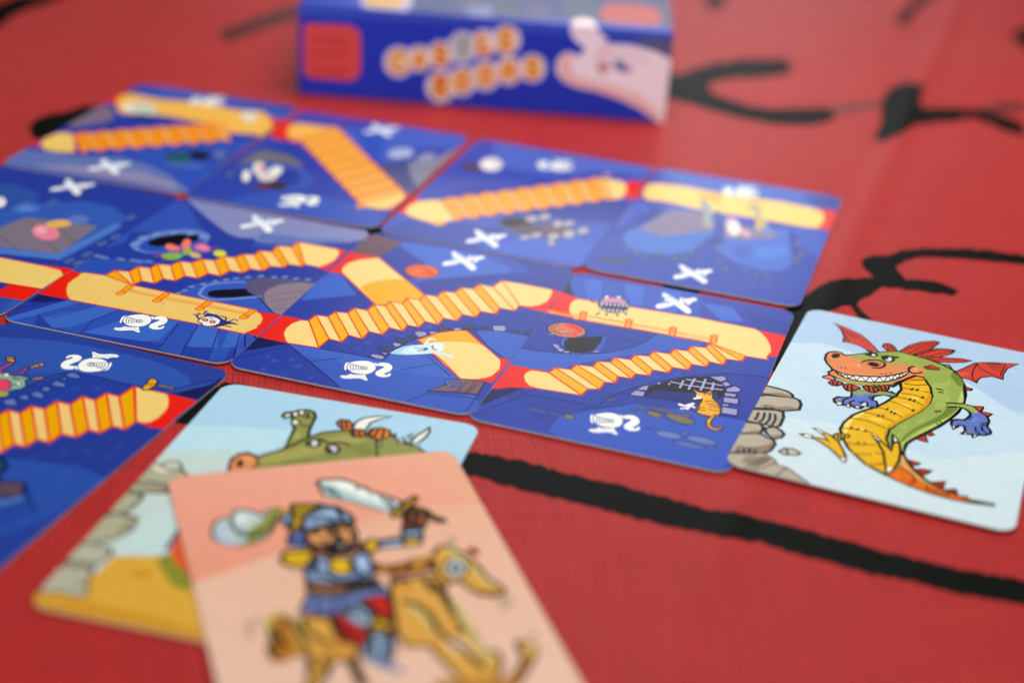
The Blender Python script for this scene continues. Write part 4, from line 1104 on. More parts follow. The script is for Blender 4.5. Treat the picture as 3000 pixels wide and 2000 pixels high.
   ('spider_print', """
p 0 35,57,128 1248,-2285 -35,182 278,-2 265,-203 345,-33 -197,-157 -146,-261 -254,73
p 0 236,232,224 1236,-2618 -15,221 85,106 135,64 129,-38 119,-75 55,-168 -37,-147 -157,-125 -144,16 -4,62 -95,53
c 0.34 21,31,98 1236,-2618 -15,221 85,106 135,64 129,-38 119,-75 55,-168 -37,-147 -157,-125 -144,16 -4,62 -95,53
p 0 232,88,24 1417,-2464 8,-28 -3,-25 -13,-19 -20,-10 -26,1 -26,11 -23,20 -16,26 -8,28 3,25 13,19 20,10 26,-1 26,-11 23,-21
c 0.26 90,32,16 1417,-2464 8,-28 -3,-25 -13,-19 -20,-10 -26,1 -26,11 -23,20 -16,26 -8,28 3,25 13,19 20,10 26,-1 26,-11 23,-21
p 0 248,208,96 1380,-2466 5,-25 -12,-17 -20,2 -18,19 -4,26 11,17 10,1 20,-11
p 0 232,88,24 1616,-2488 7,-27 -3,-25 -13,-19 -20,-10 -25,1 -26,11 -23,20 -16,25 -8,28 3,25 13,19 21,10 25,-1 26,-11 23,-20
c 0.26 90,32,16 1616,-2488 7,-27 -3,-25 -13,-19 -20,-10 -25,1 -26,11 -23,20 -16,25 -8,28 3,25 13,19 21,10 25,-1 26,-11 23,-20
p 0 248,208,96 1579,-2489 4,-26 -11,-16 -20,2 -18,19 -5,25 12,17 9,2 21,-12
l 0.43 21,31,98 1248,-2450 -47,-13 -33,8 -126,139 -27,5 -34,-21
l 0.43 21,31,98 1217,-2497 -89,87 -36,51 -3,51 16,87 -20,11 -50,-10
l 0.43 21,31,98 1306,-2291 -95,62 -39,40 -3,50 17,90 -17,5 -45,-21
l 0.43 21,31,98 1833,-2467 61,159 24,105 19,32 36,1 76,-33
l 0.43 21,31,98 1837,-2530 81,89 49,37 54,11 94,-6
l 0.43 21,31,98 1764,-2660 73,62 48,26 57,7 106,-7
l 0.43 21,31,98 1585,-2126 113,-25 51,-29 22,-58 11,-123
l 0.31 21,31,98 1402,-2344 80,5
"""),
   ('knight_helmet_emblem', """
p 0 248,250,240 -322,-3065 20,52 32,41 81,75 50,33 50,25 49,16 50,7 48,-2 47,-14 44,-23 40,-34 37,-47 33,-57 24,-58 16,-55 7,-56 -2,-54 -9,-56 -17,-55 -27,-47 -40,-37 -51,-30 -52,-21 -53,-14 -55,-5 -52,3 -45,11 -40,20 -84,62 -42,44 -33,53 -19,71 -10,82
p 0 248,250,240 -401,-3060 22,13 32,-2 25,-16 9,-32 3,-92 15,-84 9,-39 40,-98 -8,-18 -19,-10 -20,6 -20,28 -56,132 -36,181
l 0.22 33,50,140 -395,-3075 207,-34 218,-29
l 0.2 33,50,140 -340,-3085 24,-153 64,-175
l 0.19 33,50,140 -248,-3423 111,62 181,124
l 0.19 33,50,140 -259,-3124 14,-111 61,-106
l 0.19 33,50,140 -201,-3127 14,-99 57,-91
l 0.19 33,50,140 -137,-3133 15,-87 45,-61
l 0.19 33,50,140 -77,-3140 11,-66 32,-43
p 0 33,50,140 134,-3149 6,-36 -7,-33 -19,-26 -28,-14 -32,0 -33,13 -28,25 -18,33 -6,36 7,34 19,25 28,15 33,0 32,-13 28,-26
p 0 248,250,240 115,-3152 4,-24 -6,-23 -13,-17 -20,-10 -23,0 -23,8 -19,17 -12,22 -4,24 5,22 14,18 20,9 23,1 23,-9 19,-16
p 0 33,50,140 91,-3163 -1,-24 -18,-14 -25,4 -16,19 1,23 18,14 13,1 22,-13
p 0 248,250,240 -111,-3551 69,-14 187,74 48,45 67,-118 96,-127 -68,-20 -103,44 -109,-33 -119,-83 -132,-37 -91,49 10,62 90,41 42,54
l 0.1 33,50,140 -191,-3731 63,18 37,17 105,87 91,34 47,1 52,-21 86,-58
p 0 248,250,240 166,-2828 47,10 99,-120 -19,-32 -89,76
p 0 248,250,240 255,-2846 9,32 24,31 31,25 35,18 42,11 40,1 39,-9 38,-19 35,-27 30,-37 26,-45 19,-48 9,-51 -2,-103 -15,-46 -40,-78 -14,-46 1,-18 24,-34 16,-5 14,12 27,47 21,79 14,-10 29,-57 4,-67 -9,-33 -22,-30 -30,-27 -32,-21 -61,-20 -33,0 -37,8 -69,35 -20,22 -23,56 -9,73 3,40 72,211 3,28 -8,20 -15,14 -18,6 -42,-27 -24,-3 -31,21 -34,36
"""),
   ('crossed_swords_emblem', """
p 0 244,246,250 -465,4000 13,25 21,16 25,4 29,-14 141,-116 82,-55 305,-249 124,-125 93,-114 30,-49 36,-85 6,-37 -1,-34 -11,-33 -18,-30 -22,-18 -23,-4 -28,8 -36,23 -218,226 -272,248 -25,16 -13,1 -12,-6 -24,-42 -13,-12 -20,9 -22,23 -14,27 17,68 1,36 -20,37 -103,112 -15,25 -16,83
p 0 244,246,250 -432,3121 -20,67 1,38 13,37 22,40 33,43 111,108 60,49 121,64 50,35 37,50 26,55 13,50 -6,38 -19,34 -12,33 4,43 12,42 15,26 19,-4 46,-37 37,-5 30,16 110,113 51,41 36,-1 26,-25 31,-57 3,-33 -8,-38 -66,-93 -28,-48 -4,-51 7,-93 -10,-30 -14,-21 -18,-6 -71,73 -19,10 -18,1 -30,-22 -115,-137 -58,-79 -119,-202 -88,-110 -42,-41 -37,-28 -33,-17 -28,-3 -22,14 -16,29
l 0.18 91,127,207 -299,3884 174,-149 105,-101 109,-123 189,-232
l 0.15 91,127,207 -349,3204 164,182 112,114
l 0.22 39,66,166 56,3913 118,-219
l 0.22 39,66,166 -318,3727 57,175
"""),
 ]),
 dict(unit=1e-5, name='path_card', label='blue path card with pale ghost, trapdoor and staircase between cream ramp carpets', x=-0.02322, y=0.34930, z=0.00062, turn=-0.26354, lean=(-0.0035, 0.002), w=55.99, h=86.71, base='36,57,160', art=[
   ('floor_print', """
p 0 44,76,176 -2034,3984 1421,369 1251,0 706,-223 1349,-1185 124,-144 0,-758 -1574,-1103 -2156,-1025 -1851,1488
p 0 35,55,154 -2817,2709 15,78 768,1197 589,-529 771,-495 -374,-2553 -890,-979 -879,2103
p 0 57,98,198 -2764,1403 345,-96 565,-717 197,-206 -511,-407 -572,-504 -77,1236
p 0 57,98,198 -2034,3984 410,121 1812,74 1128,-534 -137,-682 -1257,-722 -456,-333 -88,-141 -258,629 83,582 -648,477
p 0 35,55,154 -611,1736 100,109 422,428 451,370 745,552 593,327 795,-374 322,-357 0,-5 -1552,-8 -1080,-1294 -391,-319
p 0 35,55,154 2457,4353 94,-12 86,-36 75,-57 57,-75 36,-87 12,-93 0,-706 -81,-395 -1596,1461
p 0 56,96,194 -2060,-2805 765,67 501,61 988,5 50,415 761,340 1040,-930 -424,-868 -250,-604 -237,-34 -964,0 -344,45
p 0 50,87,186 -1584,-3163 953,-37 970,151 1514,172 -249,-790 -208,-587 -220,-99 -218,0 -1151,92
p 0 48,83,182 1354,-4273 271,477 1082,242 110,-340 0,-99 -12,-93 -36,-87 -57,-75 -75,-57 -86,-36 -94,-12 -1144,0
p 0 37,59,159 -2817,-3958 814,1026 1915,-1421 -2369,0 -94,12 -86,36 -63,48 -114,236 -3,28
p 0 15,21,72 -2745,-3532 -50,757 289,73 435,-77 -26,-62
p 0 36,59,158 -1310,-2702 -9,522 338,347 621,740 1719,1676 823,756 634,128 -16,-1480 -731,-49 -474,-190 -431,-223 -488,-519 -316,-592 -136,-620 -18,-431
p 0 52,93,192 1604,-280 474,189 734,38 -23,-1404 -207,87 -416,331
p 0 48,85,182 244,-2257 116,671 225,326 420,-657
g 0.45 71,110,200 -776,-2114 10,-48 -6,-47 -21,-40 -34,-26 -41,-9 -42,10 -37,28 -25,40 -11,48 6,47 22,40 34,26 41,9 42,-10 37,-28
g 0.45 71,110,200 -344,-1913 13,-63 -8,-61 -29,-52 -44,-34 -54,-11 -54,13 -47,36 -33,53 -13,62 8,62 29,52 44,35 54,11 55,-14 47,-36
g 0.45 71,110,200 -104,-1423 11,-54 -8,-53 -25,-45 -38,-29 -45,-10 -47,12 -40,31 -27,46 -11,54 7,53 25,45 38,30 46,10 46,-12 40,-32
g 0.45 71,110,200 -480,-2287 9,-42 -6,-42 -20,-36 -30,-23 -37,-8 -37,9 -33,24 -22,37 -9,42 5,42 20,36 30,23 37,8 38,-9 32,-25
g 0.45 71,110,200 269,-1248 11,-60 -8,-58 -28,-49 -42,-32 -49,-11 -51,13 -43,34 -30,50 -11,60 8,58 28,50 42,32 50,11 50,-13 44,-35
g 0.45 71,110,200 650,-487 12,-67 -10,-65 -31,-55 -46,-36 -55,-11 -55,14 -47,39 -32,56 -12,67 10,65 30,56 46,36 56,11 55,-14 47,-39
g 0.45 71,110,200 1045,-170 8,-52 -8,-51 -24,-42 -36,-28 -42,-9 -43,11 -36,30 -24,45 -9,51 8,51 24,43 36,28 43,9 42,-11 36,-31
g 0.45 71,110,200 -1267,-3669 14,-57 -7,-57 -27,-49 -42,-32 -51,-11 -53,12 -47,32 -33,49 -14,58 7,57 26,49 43,32 52,11 53,-12 47,-33
g 0.45 71,110,200 -1868,-3652 13,-49 -6,-48 -22,-41 -36,-28 -43,-9 -46,10 -40,28 -28,41 -13,49 5,49 22,41 36,28 44,9 46,-10 40,-28
g 0.45 71,110,200 -810,-4093 10,-43 -6,-43 -20,-36 -33,-24 -39,-9 -40,9 -35,24 -24,37 -10,43 5,43 21,37 32,24 40,9 40,-9 35,-25
g 0.45 71,110,200 -1916,-4141 12,-43 -5,-43 -20,-37 -32,-24 -40,-9 -40,9 -36,25 -26,36 -12,44 5,43 20,37 32,24 40,9 41,-9 36,-25
g 0.45 71,110,200 -1406,-4194 12,-31 -250,0 6,31 24,44 39,29 47,11 49,-11 43,-29
g 0.45 71,110,200 -756,-2415 8,-37 -5,-38 -17,-31 -27,-21 -33,-7 -33,8 -29,22 -20,32 -9,37 5,38 17,31 27,21 33,7 33,-8 29,-22
g 0.45 71,110,200 390,-870 8,-46 -7,-44 -20,-38 -32,-24 -38,-8 -38,10 -32,26 -23,38 -8,46 7,44 20,38 32,25 38,8 38,-10 33,-27
g 0.45 71,110,200 -2115,-3528 9,-36 -3,-36 -16,-30 -27,-20 -32,-7 -33,7 -29,21 -21,30 -10,36 4,36 16,30 26,20 32,7 34,-7 29,-21
g 0.45 71,110,200 -1553,-3448 11,-45 -6,-44 -20,-38 -33,-25 -40,-8 -41,9 -36,25 -26,38 -11,45 5,45 20,38 33,25 40,8 42,-9 36,-26
l 0.46 21,31,98 -2060,-2805 790,-601 1081,-864
l 0.46 21,31,98 -1303,-2718 446,33 270,13 781,0
l 0.37 21,31,98 194,-2672 11,282 19,184 31,197 42,213 63,210 86,202 105,199 125,191 152,189 171,182 165,148 146,97 285,126 295,140 179,50 254,20 484,1
l 0.29 21,31,98 -2003,-2932 -762,-1027
l 0.29 21,31,98 -1216,-3411 534,461
l 0.29 21,31,98 732,-2938 574,611
l 0.29 21,31,98 411,-1436 646,-627 765,-724
l 0.29 21,31,98 1354,-4273 275,534
l 0.29 21,31,98 1539,-409 345,-349 202,-193 201,-171 341,-270
l 0.29 21,31,98 1583,-2547 231,-226
l 0.29 21,31,98 2657,-3504 -6,-650
l 0.57 26,41,132 1148,4343 799,-778 780,-692
l 0.36 26,41,132 2320,2766 487,804
p 0 21,31,98 -976,-3193 2,-20 -9,-13 -15,1 -13,15 -2,20 9,13 8,2 15,-10
p 0 21,31,98 -864,-3058 3,-20 -10,-13 -15,1 -13,16 -2,20 9,13 8,1 15,-9
p 0 21,31,98 855,-2800 1,-20 -9,-13 -15,2 -12,15 -1,20 9,13 8,1 14,-9
p 0 21,31,98 1082,-2578 1,-21 -10,-13 -15,2 -11,16 -2,20 10,13 7,1 15,-9
p 0 21,31,98 746,-2920 2,-20 -10,-13 -15,1 -12,16 -1,20 9,13 8,1 14,-9
p 0 21,31,98 -1091,72 3,-23 -10,-15 -17,2 -13,18 -3,24 10,15 8,1 16,-11
p 0 21,31,98 -740,-2098 7,-27 -4,-15 -12,7 -14,25 -7,27 4,15 19,-18
p 0 21,31,98 -406,-2240 7,-27 -3,-14 -13,7 -13,24 -7,27 4,14 19,-17
p 0 21,31,98 -669,-2436 7,-27 -4,-14 -12,7 -14,24 -7,27 4,14 19,-18
p 0 21,31,98 -196,-1624 7,-28 -4,-15 -12,7 -14,25 -6,28 3,15 20,-18
"""),
   ('stone_arch_print', """
p 0 156,152,198 -170,-2570 36,107 218,10 101,-61 -23,-143 -183,5
c 0.29 21,30,90 -170,-2570 36,107 218,10 101,-61 -23,-143 -183,5
p 0 156,152,198 22,-2360 46,82 119,-36 -21,-82
c 0.29 21,30,90 22,-2360 46,82 119,-36 -21,-82
p 0 50,59,96 -123,-2121 14,99 254,25 94,-110 -26,-104 -274,-4
c 0.29 21,30,90 -123,-2121 14,99 254,25 94,-110 -26,-104 -274,-4
p 0 156,152,198 75,-1812 14,100 155,10 64,-64 -84,-163
c 0.29 21,30,90 75,-1812 14,100 155,10 64,-64 -84,-163
p 0 50,59,96 41,-1514 48,86 189,-7 99,-111 -65,-125 -198,34
c 0.29 21,30,90 41,-1514 48,86 189,-7 99,-111 -65,-125 -198,34
p 0 50,59,96 250,-1289 75,86 150,-45 -19,-167
c 0.29 21,30,90 250,-1289 75,86 150,-45 -19,-167
p 0 156,152,198 317,-1034 42,104 189,69 117,-139 -145,-227
c 0.29 21,30,90 317,-1034 42,104 189,69 117,-139 -145,-227
p 0 156,152,198 617,-829 59,60 146,4 28,-116 -161,-75
c 0.29 21,30,90 617,-829 59,60 146,4 28,-116 -161,-75
p 0 50,59,96 733,-547 49,89 172,48 123,-203 -220,-136
c 0.29 21,30,90 733,-547 49,89 172,48 123,-203 -220,-136
p 0 156,152,198 1076,-451 27,78 121,37 77,-107 -187,-121
c 0.29 21,30,90 1076,-451 27,78 121,37 77,-107 -187,-121
p 0 50,59,96 1241,-144 60,62 164,76 121,-206 -223,-137
c 0.29 21,30,90 1241,-144 60,62 164,76 121,-206 -223,-137
p 0 156,152,198 1068,-401 141,99 82,-125 -152,-104
c 0.29 21,30,90 1068,-401 141,99 82,-125 -152,-104
p 0 50,59,96 1248,-218 30,113 186,87 126,-204 -250,-150
c 0.29 21,30,90 1248,-218 30,113 186,87 126,-204 -250,-150
p 0 50,59,96 1618,-77 155,105 101,-149 -186,-88
c 0.29 21,30,90 1618,-77 155,105 101,-149 -186,-88
p 0 156,152,198 1860,135 269,127 105,-182 -19,-139 -251,-53
c 0.29 21,30,90 1860,135 269,127 105,-182 -19,-139 -251,-53
p 0 50,59,96 2294,76 210,98 80,-158 -200,-61
c 0.29 21,30,90 2294,76 210,98 80,-158 -200,-61
p 0 50,59,96 2642,206 156,106 2,-325 -122,8
c 0.29 21,30,90 2642,206 156,106 2,-325 -122,8
"""),
   ('carpet_print', """
p 0 232,28,12 2492,-1412 309,-39 -34,-1277 -174,35 -532,-140 259,361
p 0 248,174,0 537,-1346 159,297 167,284 311,262 231,108 581,-571 42,-1831
c 0.43 226,52,26 537,-1346 159,297 167,284 311,262 231,108 581,-571 42,-1831
p 0 252,212,130 885,-1653 5,283 244,208 465,185 364,0 278,-213 259,-248 116,-189 87,-377 -58,-378 -103,-151 -156,-140 -223,-90 -114,-35 -563,531
l 0.43 226,52,26 1406,-393 571,-546 562,-542
l 0.43 226,52,26 516,-1324 420,-398 523,-468 594,-618
"""),
   ('ramp_carpet_print', """
p 0 232,28,12 -2817,2876 38,2 738,-52 -404,-1419 -372,-37
p 0 252,212,130 -2513,1487 -100,256 4,349 180,362 398,345 1847,-1695 117,-787 -984,-261
c 0.46 226,52,26 -2513,1487 -100,256 4,349 180,362 398,345 1847,-1695 117,-787 -984,-261
p 0 248,174,0 -1743,845 66,302 259,369 275,185 242,43 682,-621 152,-806 -981,-232
"""),
   ('staircase_print', """
p 0 232,28,12 -2792,-1462 536,-12 41,-681 144,-624 -700,10
p 0 252,212,130 -1327,-2692 -749,-77 -113,121 -175,295 -67,288 16,300 121,253 187,42
c 0.43 226,52,26 -1327,-2692 -749,-77 -113,121 -175,295 -67,288 16,300 121,253 187,42
p 0 252,212,130 1278,2784 460,35 853,-11 67,-210 28,-527 -127,-329 -172,-166 -272,-60
c 0.43 226,52,26 1278,2784 460,35 853,-11 67,-210 28,-527 -127,-329 -172,-166 -272,-60
p 0 232,28,12 2596,2788 221,-2 0,-1373 -672,48 242,115 172,166 127,329 -28,527
p 0 248,176,0 -2112,-1459 30,346 775,-1061 -36,-513
p 0 252,214,132 -2082,-1113 287,35 809,-1134 -321,38
p 0 248,176,0 -1795,-1078 56,329 758,-1052 -5,-411
p 0 252,214,132 -1739,-749 277,64 837,-1171 -356,55
p 0 248,176,0 -1462,-685 35,322 789,-1054 13,-439
p 0 252,214,132 -1427,-363 325,18 811,-1102 -347,30
p 0 248,176,0 -1102,-345 20,373 803,-1050 -12,-425
p 0 252,214,132 -1082,28 276,41 864,-1128 -337,37
p 0 248,176,0 -806,69 10,304 844,-1078 10,-354
p 0 252,214,132 -796,373 316,11 814,-1098 -286,9
p 0 248,176,0 -480,384 -16,343 842,-1060 -12,-381
p 0 252,214,132 -496,727 314,23 867,-1122 -339,39
p 0 248,176,0 -182,750 -2,354 866,-1078 3,-398
p 0 252,214,132 -184,1104 309,41 899,-1126 -342,7
p 0 248,176,0 125,1145 32,353 867,-1074 0,-405
p 0 252,214,132 157,1498 292,55 907,-1140 -332,11
p 0 248,176,0 449,1553 34,343 885,-1116 -12,-367
p 0 252,214,132 483,1896 302,72 959,-1168 -376,-20
p 0 248,176,0 785,1968 45,339 898,-1149 16,-358
p 0 252,214,132 830,2307 359,-12 918,-1117 -379,-20
l 0.46 226,52,26 -2112,-1459 30,346 287,35 56,329 277,64 35,322 325,18 20,373 276,41 10,304 316,11 -16,343 314,23 -2,354 309,41 32,353 292,55 34,343 302,72 45,339 359,-12
l 0.46 226,52,26 -1343,-2687 36,513 321,-38 5,411 356,-55 -13,439 347,-30 12,425 337,-37 -10,354 286,-9 12,381 339,-39 -3,398 342,-7 0,405 332,-11 12,367 376,20 -16,358 379,20
l 0.34 226,52,26 -2112,-1459 769,-1228
l 0.34 226,52,26 -2082,-1113 775,-1061
l 0.34 226,52,26 -1795,-1078 809,-1134
l 0.34 226,52,26 -1739,-749 758,-1052
l 0.34 226,52,26 -1462,-685 837,-1171
l 0.34 226,52,26 -1427,-363 789,-1054
l 0.34 226,52,26 -1102,-345 811,-1102
l 0.34 226,52,26 -1082,28 803,-1050
l 0.34 226,52,26 -806,69 864,-1128
l 0.34 226,52,26 -796,373 844,-1078
l 0.34 226,52,26 -480,384 814,-1098
l 0.34 226,52,26 -496,727 842,-1060
l 0.34 226,52,26 -182,750 867,-1122
l 0.34 226,52,26 -184,1104 866,-1078
l 0.34 226,52,26 125,1145 899,-1126
l 0.34 226,52,26 157,1498 867,-1074
l 0.34 226,52,26 449,1553 907,-1140
l 0.34 226,52,26 483,1896 885,-1116
l 0.34 226,52,26 785,1968 959,-1168
l 0.34 226,52,26 830,2307 898,-1149
l 0.34 226,52,26 1189,2295 918,-1117
p 0 252,212,130 1189,2295 89,489 840,-1280 -11,-326
l 0.46 226,52,26 1189,2295 89,489
l 0.46 226,52,26 2107,1178 11,326
l 0.34 226,52,26 1189,2295 918,-1117
l 0.34 226,52,26 1278,2784 840,-1280
"""),
   ('trapdoor_print', """
p 0 57,97,196 1607,-3677 925,264 128,3 -40,-56 53,-86 -343,4 -696,-205
c 0.31 21,31,98 1607,-3677 925,264 128,3 -40,-56 53,-86 -343,4 -696,-205
p 0 124,88,94 1599,-3642 251,411 -23,285 214,109 178,70 390,24 26,-617 -350,-54
c 0.43 21,31,98 1599,-3642 251,411 -23,285 214,109 178,70 390,24 26,-617 -350,-54
l 0.26 58,42,74 2226,-3162 -91,-320
l 0.26 58,42,74 2389,-2747 -2,-676
l 0.26 58,42,74 2230,-2887 -18,-542
l 0.26 58,42,74 2472,-2862 -69,-619
p 0 76,117,208 2151,-3057 3,-63 -25,-56 -48,-42 -65,-21 -71,4 -68,27 -53,47 -30,60 -3,63 24,56 49,43 65,20 72,-3 68,-28 52,-48
c 0.31 21,31,98 2151,-3057 3,-63 -25,-56 -48,-42 -65,-21 -71,4 -68,27 -53,47 -30,60 -3,63 24,56 49,43 65,20 72,-3 68,-28 52,-48
p 0 124,88,94 2087,-3074 2,-35 -16,-32 -29,-24 -39,-12 -43,2 -40,15 -31,26 -18,34 -1,35 15,32 30,24 39,12 43,-2 40,-15 31,-26
c 0.26 21,31,98 2087,-3074 2,-35 -16,-32 -29,-24 -39,-12 -43,2 -40,15 -31,26 -18,34 -1,35 15,32 30,24 39,12 43,-2 40,-15 31,-26
p 0 76,117,208 1977,-3173 5,-28 -3,-28 -12,-22 -18,-14 -22,-4 -22,7 -19,17 -13,24 -5,28 4,28 12,22 18,14 21,4 22,-7 19,-17
c 0.21 21,31,98 1977,-3173 5,-28 -3,-28 -12,-22 -18,-14 -22,-4 -22,7 -19,17 -13,24 -5,28 4,28 12,22 18,14 21,4 22,-7 19,-17
"""),
   ('hatch_print', """
p 0 106,74,82 -2738,2778 -79,571 0,594 157,319 845,-294 -125,-473 -82,-644
g 0.7 62,75,134 -2002,3343 21,-89 -6,-87 -31,-71 -51,-45 -64,-12 -67,23 -60,54 -44,77 -21,89 5,88 31,71 52,46 64,12 68,-23 60,-55
"""),
   ('ghost_print', """
p 0 169,207,230 203,-2288 48,218 98,230 150,163 193,121 177,20 132,-371 -200,-166 -211,-134 -234,-71
p 0 207,232,236 417,-2165 -11,84 20,122 32,108 41,71 104,107 101,90 33,48 6,58 -18,124 8,119 11,48 19,37 23,26 25,13 26,-3 27,-16 22,-22 16,-35 12,-66 -55,57 -20,-6 -20,-17 -15,-22 -8,-28 1,-64 23,-68 19,-13 83,101 40,22 47,14 45,1 44,-17 43,-31 35,-39 28,-47 21,-54 12,-58 3,-64 -5,-68 -15,-61 -27,-47 -136,-131 -61,-49 -150,-101 -90,-53 -89,-39 -95,-32 -93,-18
p 0 207,232,236 1117,-1792 47,16 220,29 43,0 81,-15 34,-17 30,-30 35,-61 -11,0 -48,21 -38,1 -6,-9 59,-82 -14,-3 -29,7 -137,52 -158,6 -96,-13 -31,4 -10,26 6,37
g 0.7 238,248,244 1225,-1464 15,-74 -7,-71 -26,-58 -43,-36 -52,-8 -54,21 -47,46 -34,64 -15,74 6,72 26,58 43,36 53,9 54,-21 47,-47
g 0.6 228,242,240 833,-1801 7,-58 -18,-60 -40,-53 -56,-38 -64,-17 -61,6 -51,28 -31,47 -7,58 18,60 40,53 56,39 64,17 62,-6 50,-29
p 0 28,45,140 614,-1791 147,43 98,95 62,-58 -36,-90 -152,-120 -45,16 141,115 21,59 -216,-100
l 0.43 224,32,32 960,-1494 -7,-41 3,-23 50,-52
l 0.43 224,32,32 1012,-1644 35,-30 18,-7 14,13 20,40
"""),
   ('pumpkin_print', """
p 0 232,100,28 -310,2571 20,-166 -47,-161 -105,-131 -147,-83 -167,-21 -164,42 -134,100 -85,144 -23,167 45,162 104,135 150,85 171,21 165,-44 134,-104
c 0.29 74,42,80 -310,2571 20,-166 -47,-161 -105,-131 -147,-83 -167,-21 -164,42 -134,100 -85,144 -23,167 45,162 104,135 150,85 171,21 165,-44 134,-104
g 0.7 240,144,48 -608,2528 19,-108 -18,-107 -52,-91 -77,-61 -92,-21 -92,21 -79,60 -54,91 -19,107 17,109 51,92 79,62 93,22 93,-22 79,-62
l 0.72 200,24,16 -979,2348 56,200 46,80 63,14 77,-23 81,-37 95,-56 171,-121
l 0.72 200,24,16 -686,2262 62,94 38,30 43,-18 77,-75
l 0.43 184,64,32 -1101,2365 91,-183 65,-84 87,-39 168,-26
"""),
   ('knight_helmet_emblem', """
p 0 248,250,240 -424,-3105 19,51 33,42 81,74 50,34 50,25 49,15 50,8 48,-3 46,-13 45,-24 40,-33 37,-47 33,-58 24,-58 15,-55 7,-55 -1,-55 -9,-55 -17,-55 -27,-47 -40,-38 -51,-29 -52,-22 -54,-13 -55,-5 -51,3 -45,11 -41,19 -83,63 -42,43 -33,54 -20,71 -9,81
p 0 248,250,240 -504,-3100 23,12 32,-2 25,-15 9,-33 3,-91 15,-85 9,-39 40,-98 -9,-18 -18,-10 -20,6 -20,29 -56,132 -36,180
l 0.22 33,50,140 -497,-3115 207,-35 218,-29
l 0.2 33,50,140 -442,-3125 24,-154 64,-175
l 0.19 33,50,140 -350,-3464 110,63 182,123
l 0.19 33,50,140 -361,-3165 14,-111 61,-106
l 0.19 33,50,140 -303,-3168 14,-99 57,-90
l 0.19 33,50,140 -239,-3173 14,-87 46,-61
l 0.19 33,50,140 -179,-3181 11,-65 32,-44
p 0 33,50,140 32,-3189 6,-36 -7,-34 -19,-25 -28,-14 -33,-1 -32,13 -28,26 -18,33 -6,36 7,33 19,26 28,14 33,0 32,-13 28,-25
p 0 248,250,240 13,-3193 4,-24 -6,-22 -13,-18 -20,-9 -23,-1 -23,9 -19,16 -12,22 -4,24 5,23 14,17 20,10 23,0 23,-8 19,-17
p 0 33,50,140 -11,-3204 -1,-23 -19,-14 -24,3 -17,19 2,24 18,14 13,0 22,-12
p 0 248,250,240 -214,-3592 70,-14 187,74 48,45 67,-118 96,-127 -68,-20 -104,44 -108,-33 -119,-82 -132,-38 -91,50 10,61 90,42 42,53
l 0.1 33,50,140 -293,-3771 63,17 37,17 105,88 91,33 47,2 51,-21 87,-59
p 0 248,250,240 63,-2869 48,10 98,-120 -18,-32 -89,77
p 0 248,250,240 153,-2887 9,32 24,32 31,25 35,17 42,11 40,2 39,-9 38,-19 34,-27 31,-37 26,-46 19,-48 9,-50 -2,-104 -15,-45 -40,-78 -15,-47 1,-17 25,-35 16,-4 14,11 27,48 21,79 14,-11 29,-56 4,-67 -9,-33 -22,-30 -31,-28 -31,-21 -62,-20 -32,0 -37,9 -69,35 -20,22 -23,56 -9,72 3,41 72,211 3,27 -8,21 -15,13 -18,6 -42,-26 -24,-4 -31,22 -34,35
"""),
   ('crossed_swords_emblem', """
p 0 244,246,250 -452,4002 14,25 21,16 25,4 28,-14 142,-116 82,-55 304,-249 125,-125 93,-114 30,-48 36,-86 6,-37 -2,-34 -10,-33 -18,-30 -22,-18 -24,-4 -28,8 -36,23 -217,226 -273,248 -24,16 -14,1 -11,-6 -24,-42 -14,-12 -19,9 -22,23 -14,27 16,68 2,36 -21,37 -102,112 -15,25 -16,83
p 0 244,246,250 -418,3123 -20,67 1,38 12,37 23,40 33,43 110,108 61,49 121,64 50,36 37,49 26,55 13,50 -6,38 -20,34 -11,33 4,43 11,42 16,26 19,-4 46,-37 37,-5 29,16 110,113 52,41 35,-1 27,-25 30,-57 4,-33 -8,-38 -66,-93 -28,-48 -5,-51 8,-93 -10,-30 -15,-21 -18,-6 -71,73 -18,10 -18,1 -30,-22 -115,-137 -58,-79 -119,-202 -89,-110 -41,-41 -37,-28 -33,-17 -28,-3 -22,14 -16,29
l 0.18 91,127,207 -285,3886 174,-149 104,-101 109,-123 190,-232
l 0.15 91,127,207 -336,3206 165,182 112,114
l 0.22 39,66,166 70,3915 117,-219
l 0.22 39,66,166 -305,3729 58,175
"""),
 ]),
 dict(unit=1e-5, name='path_card', label='blue path card with orange cat by a barred gate, beside the smiling dragon card', x=0.03038, y=0.33328, z=0.00056, turn=-0.27948, lean=(-0.0025, -0.002), w=55.97, h=86.52, base='39,63,164', art=[
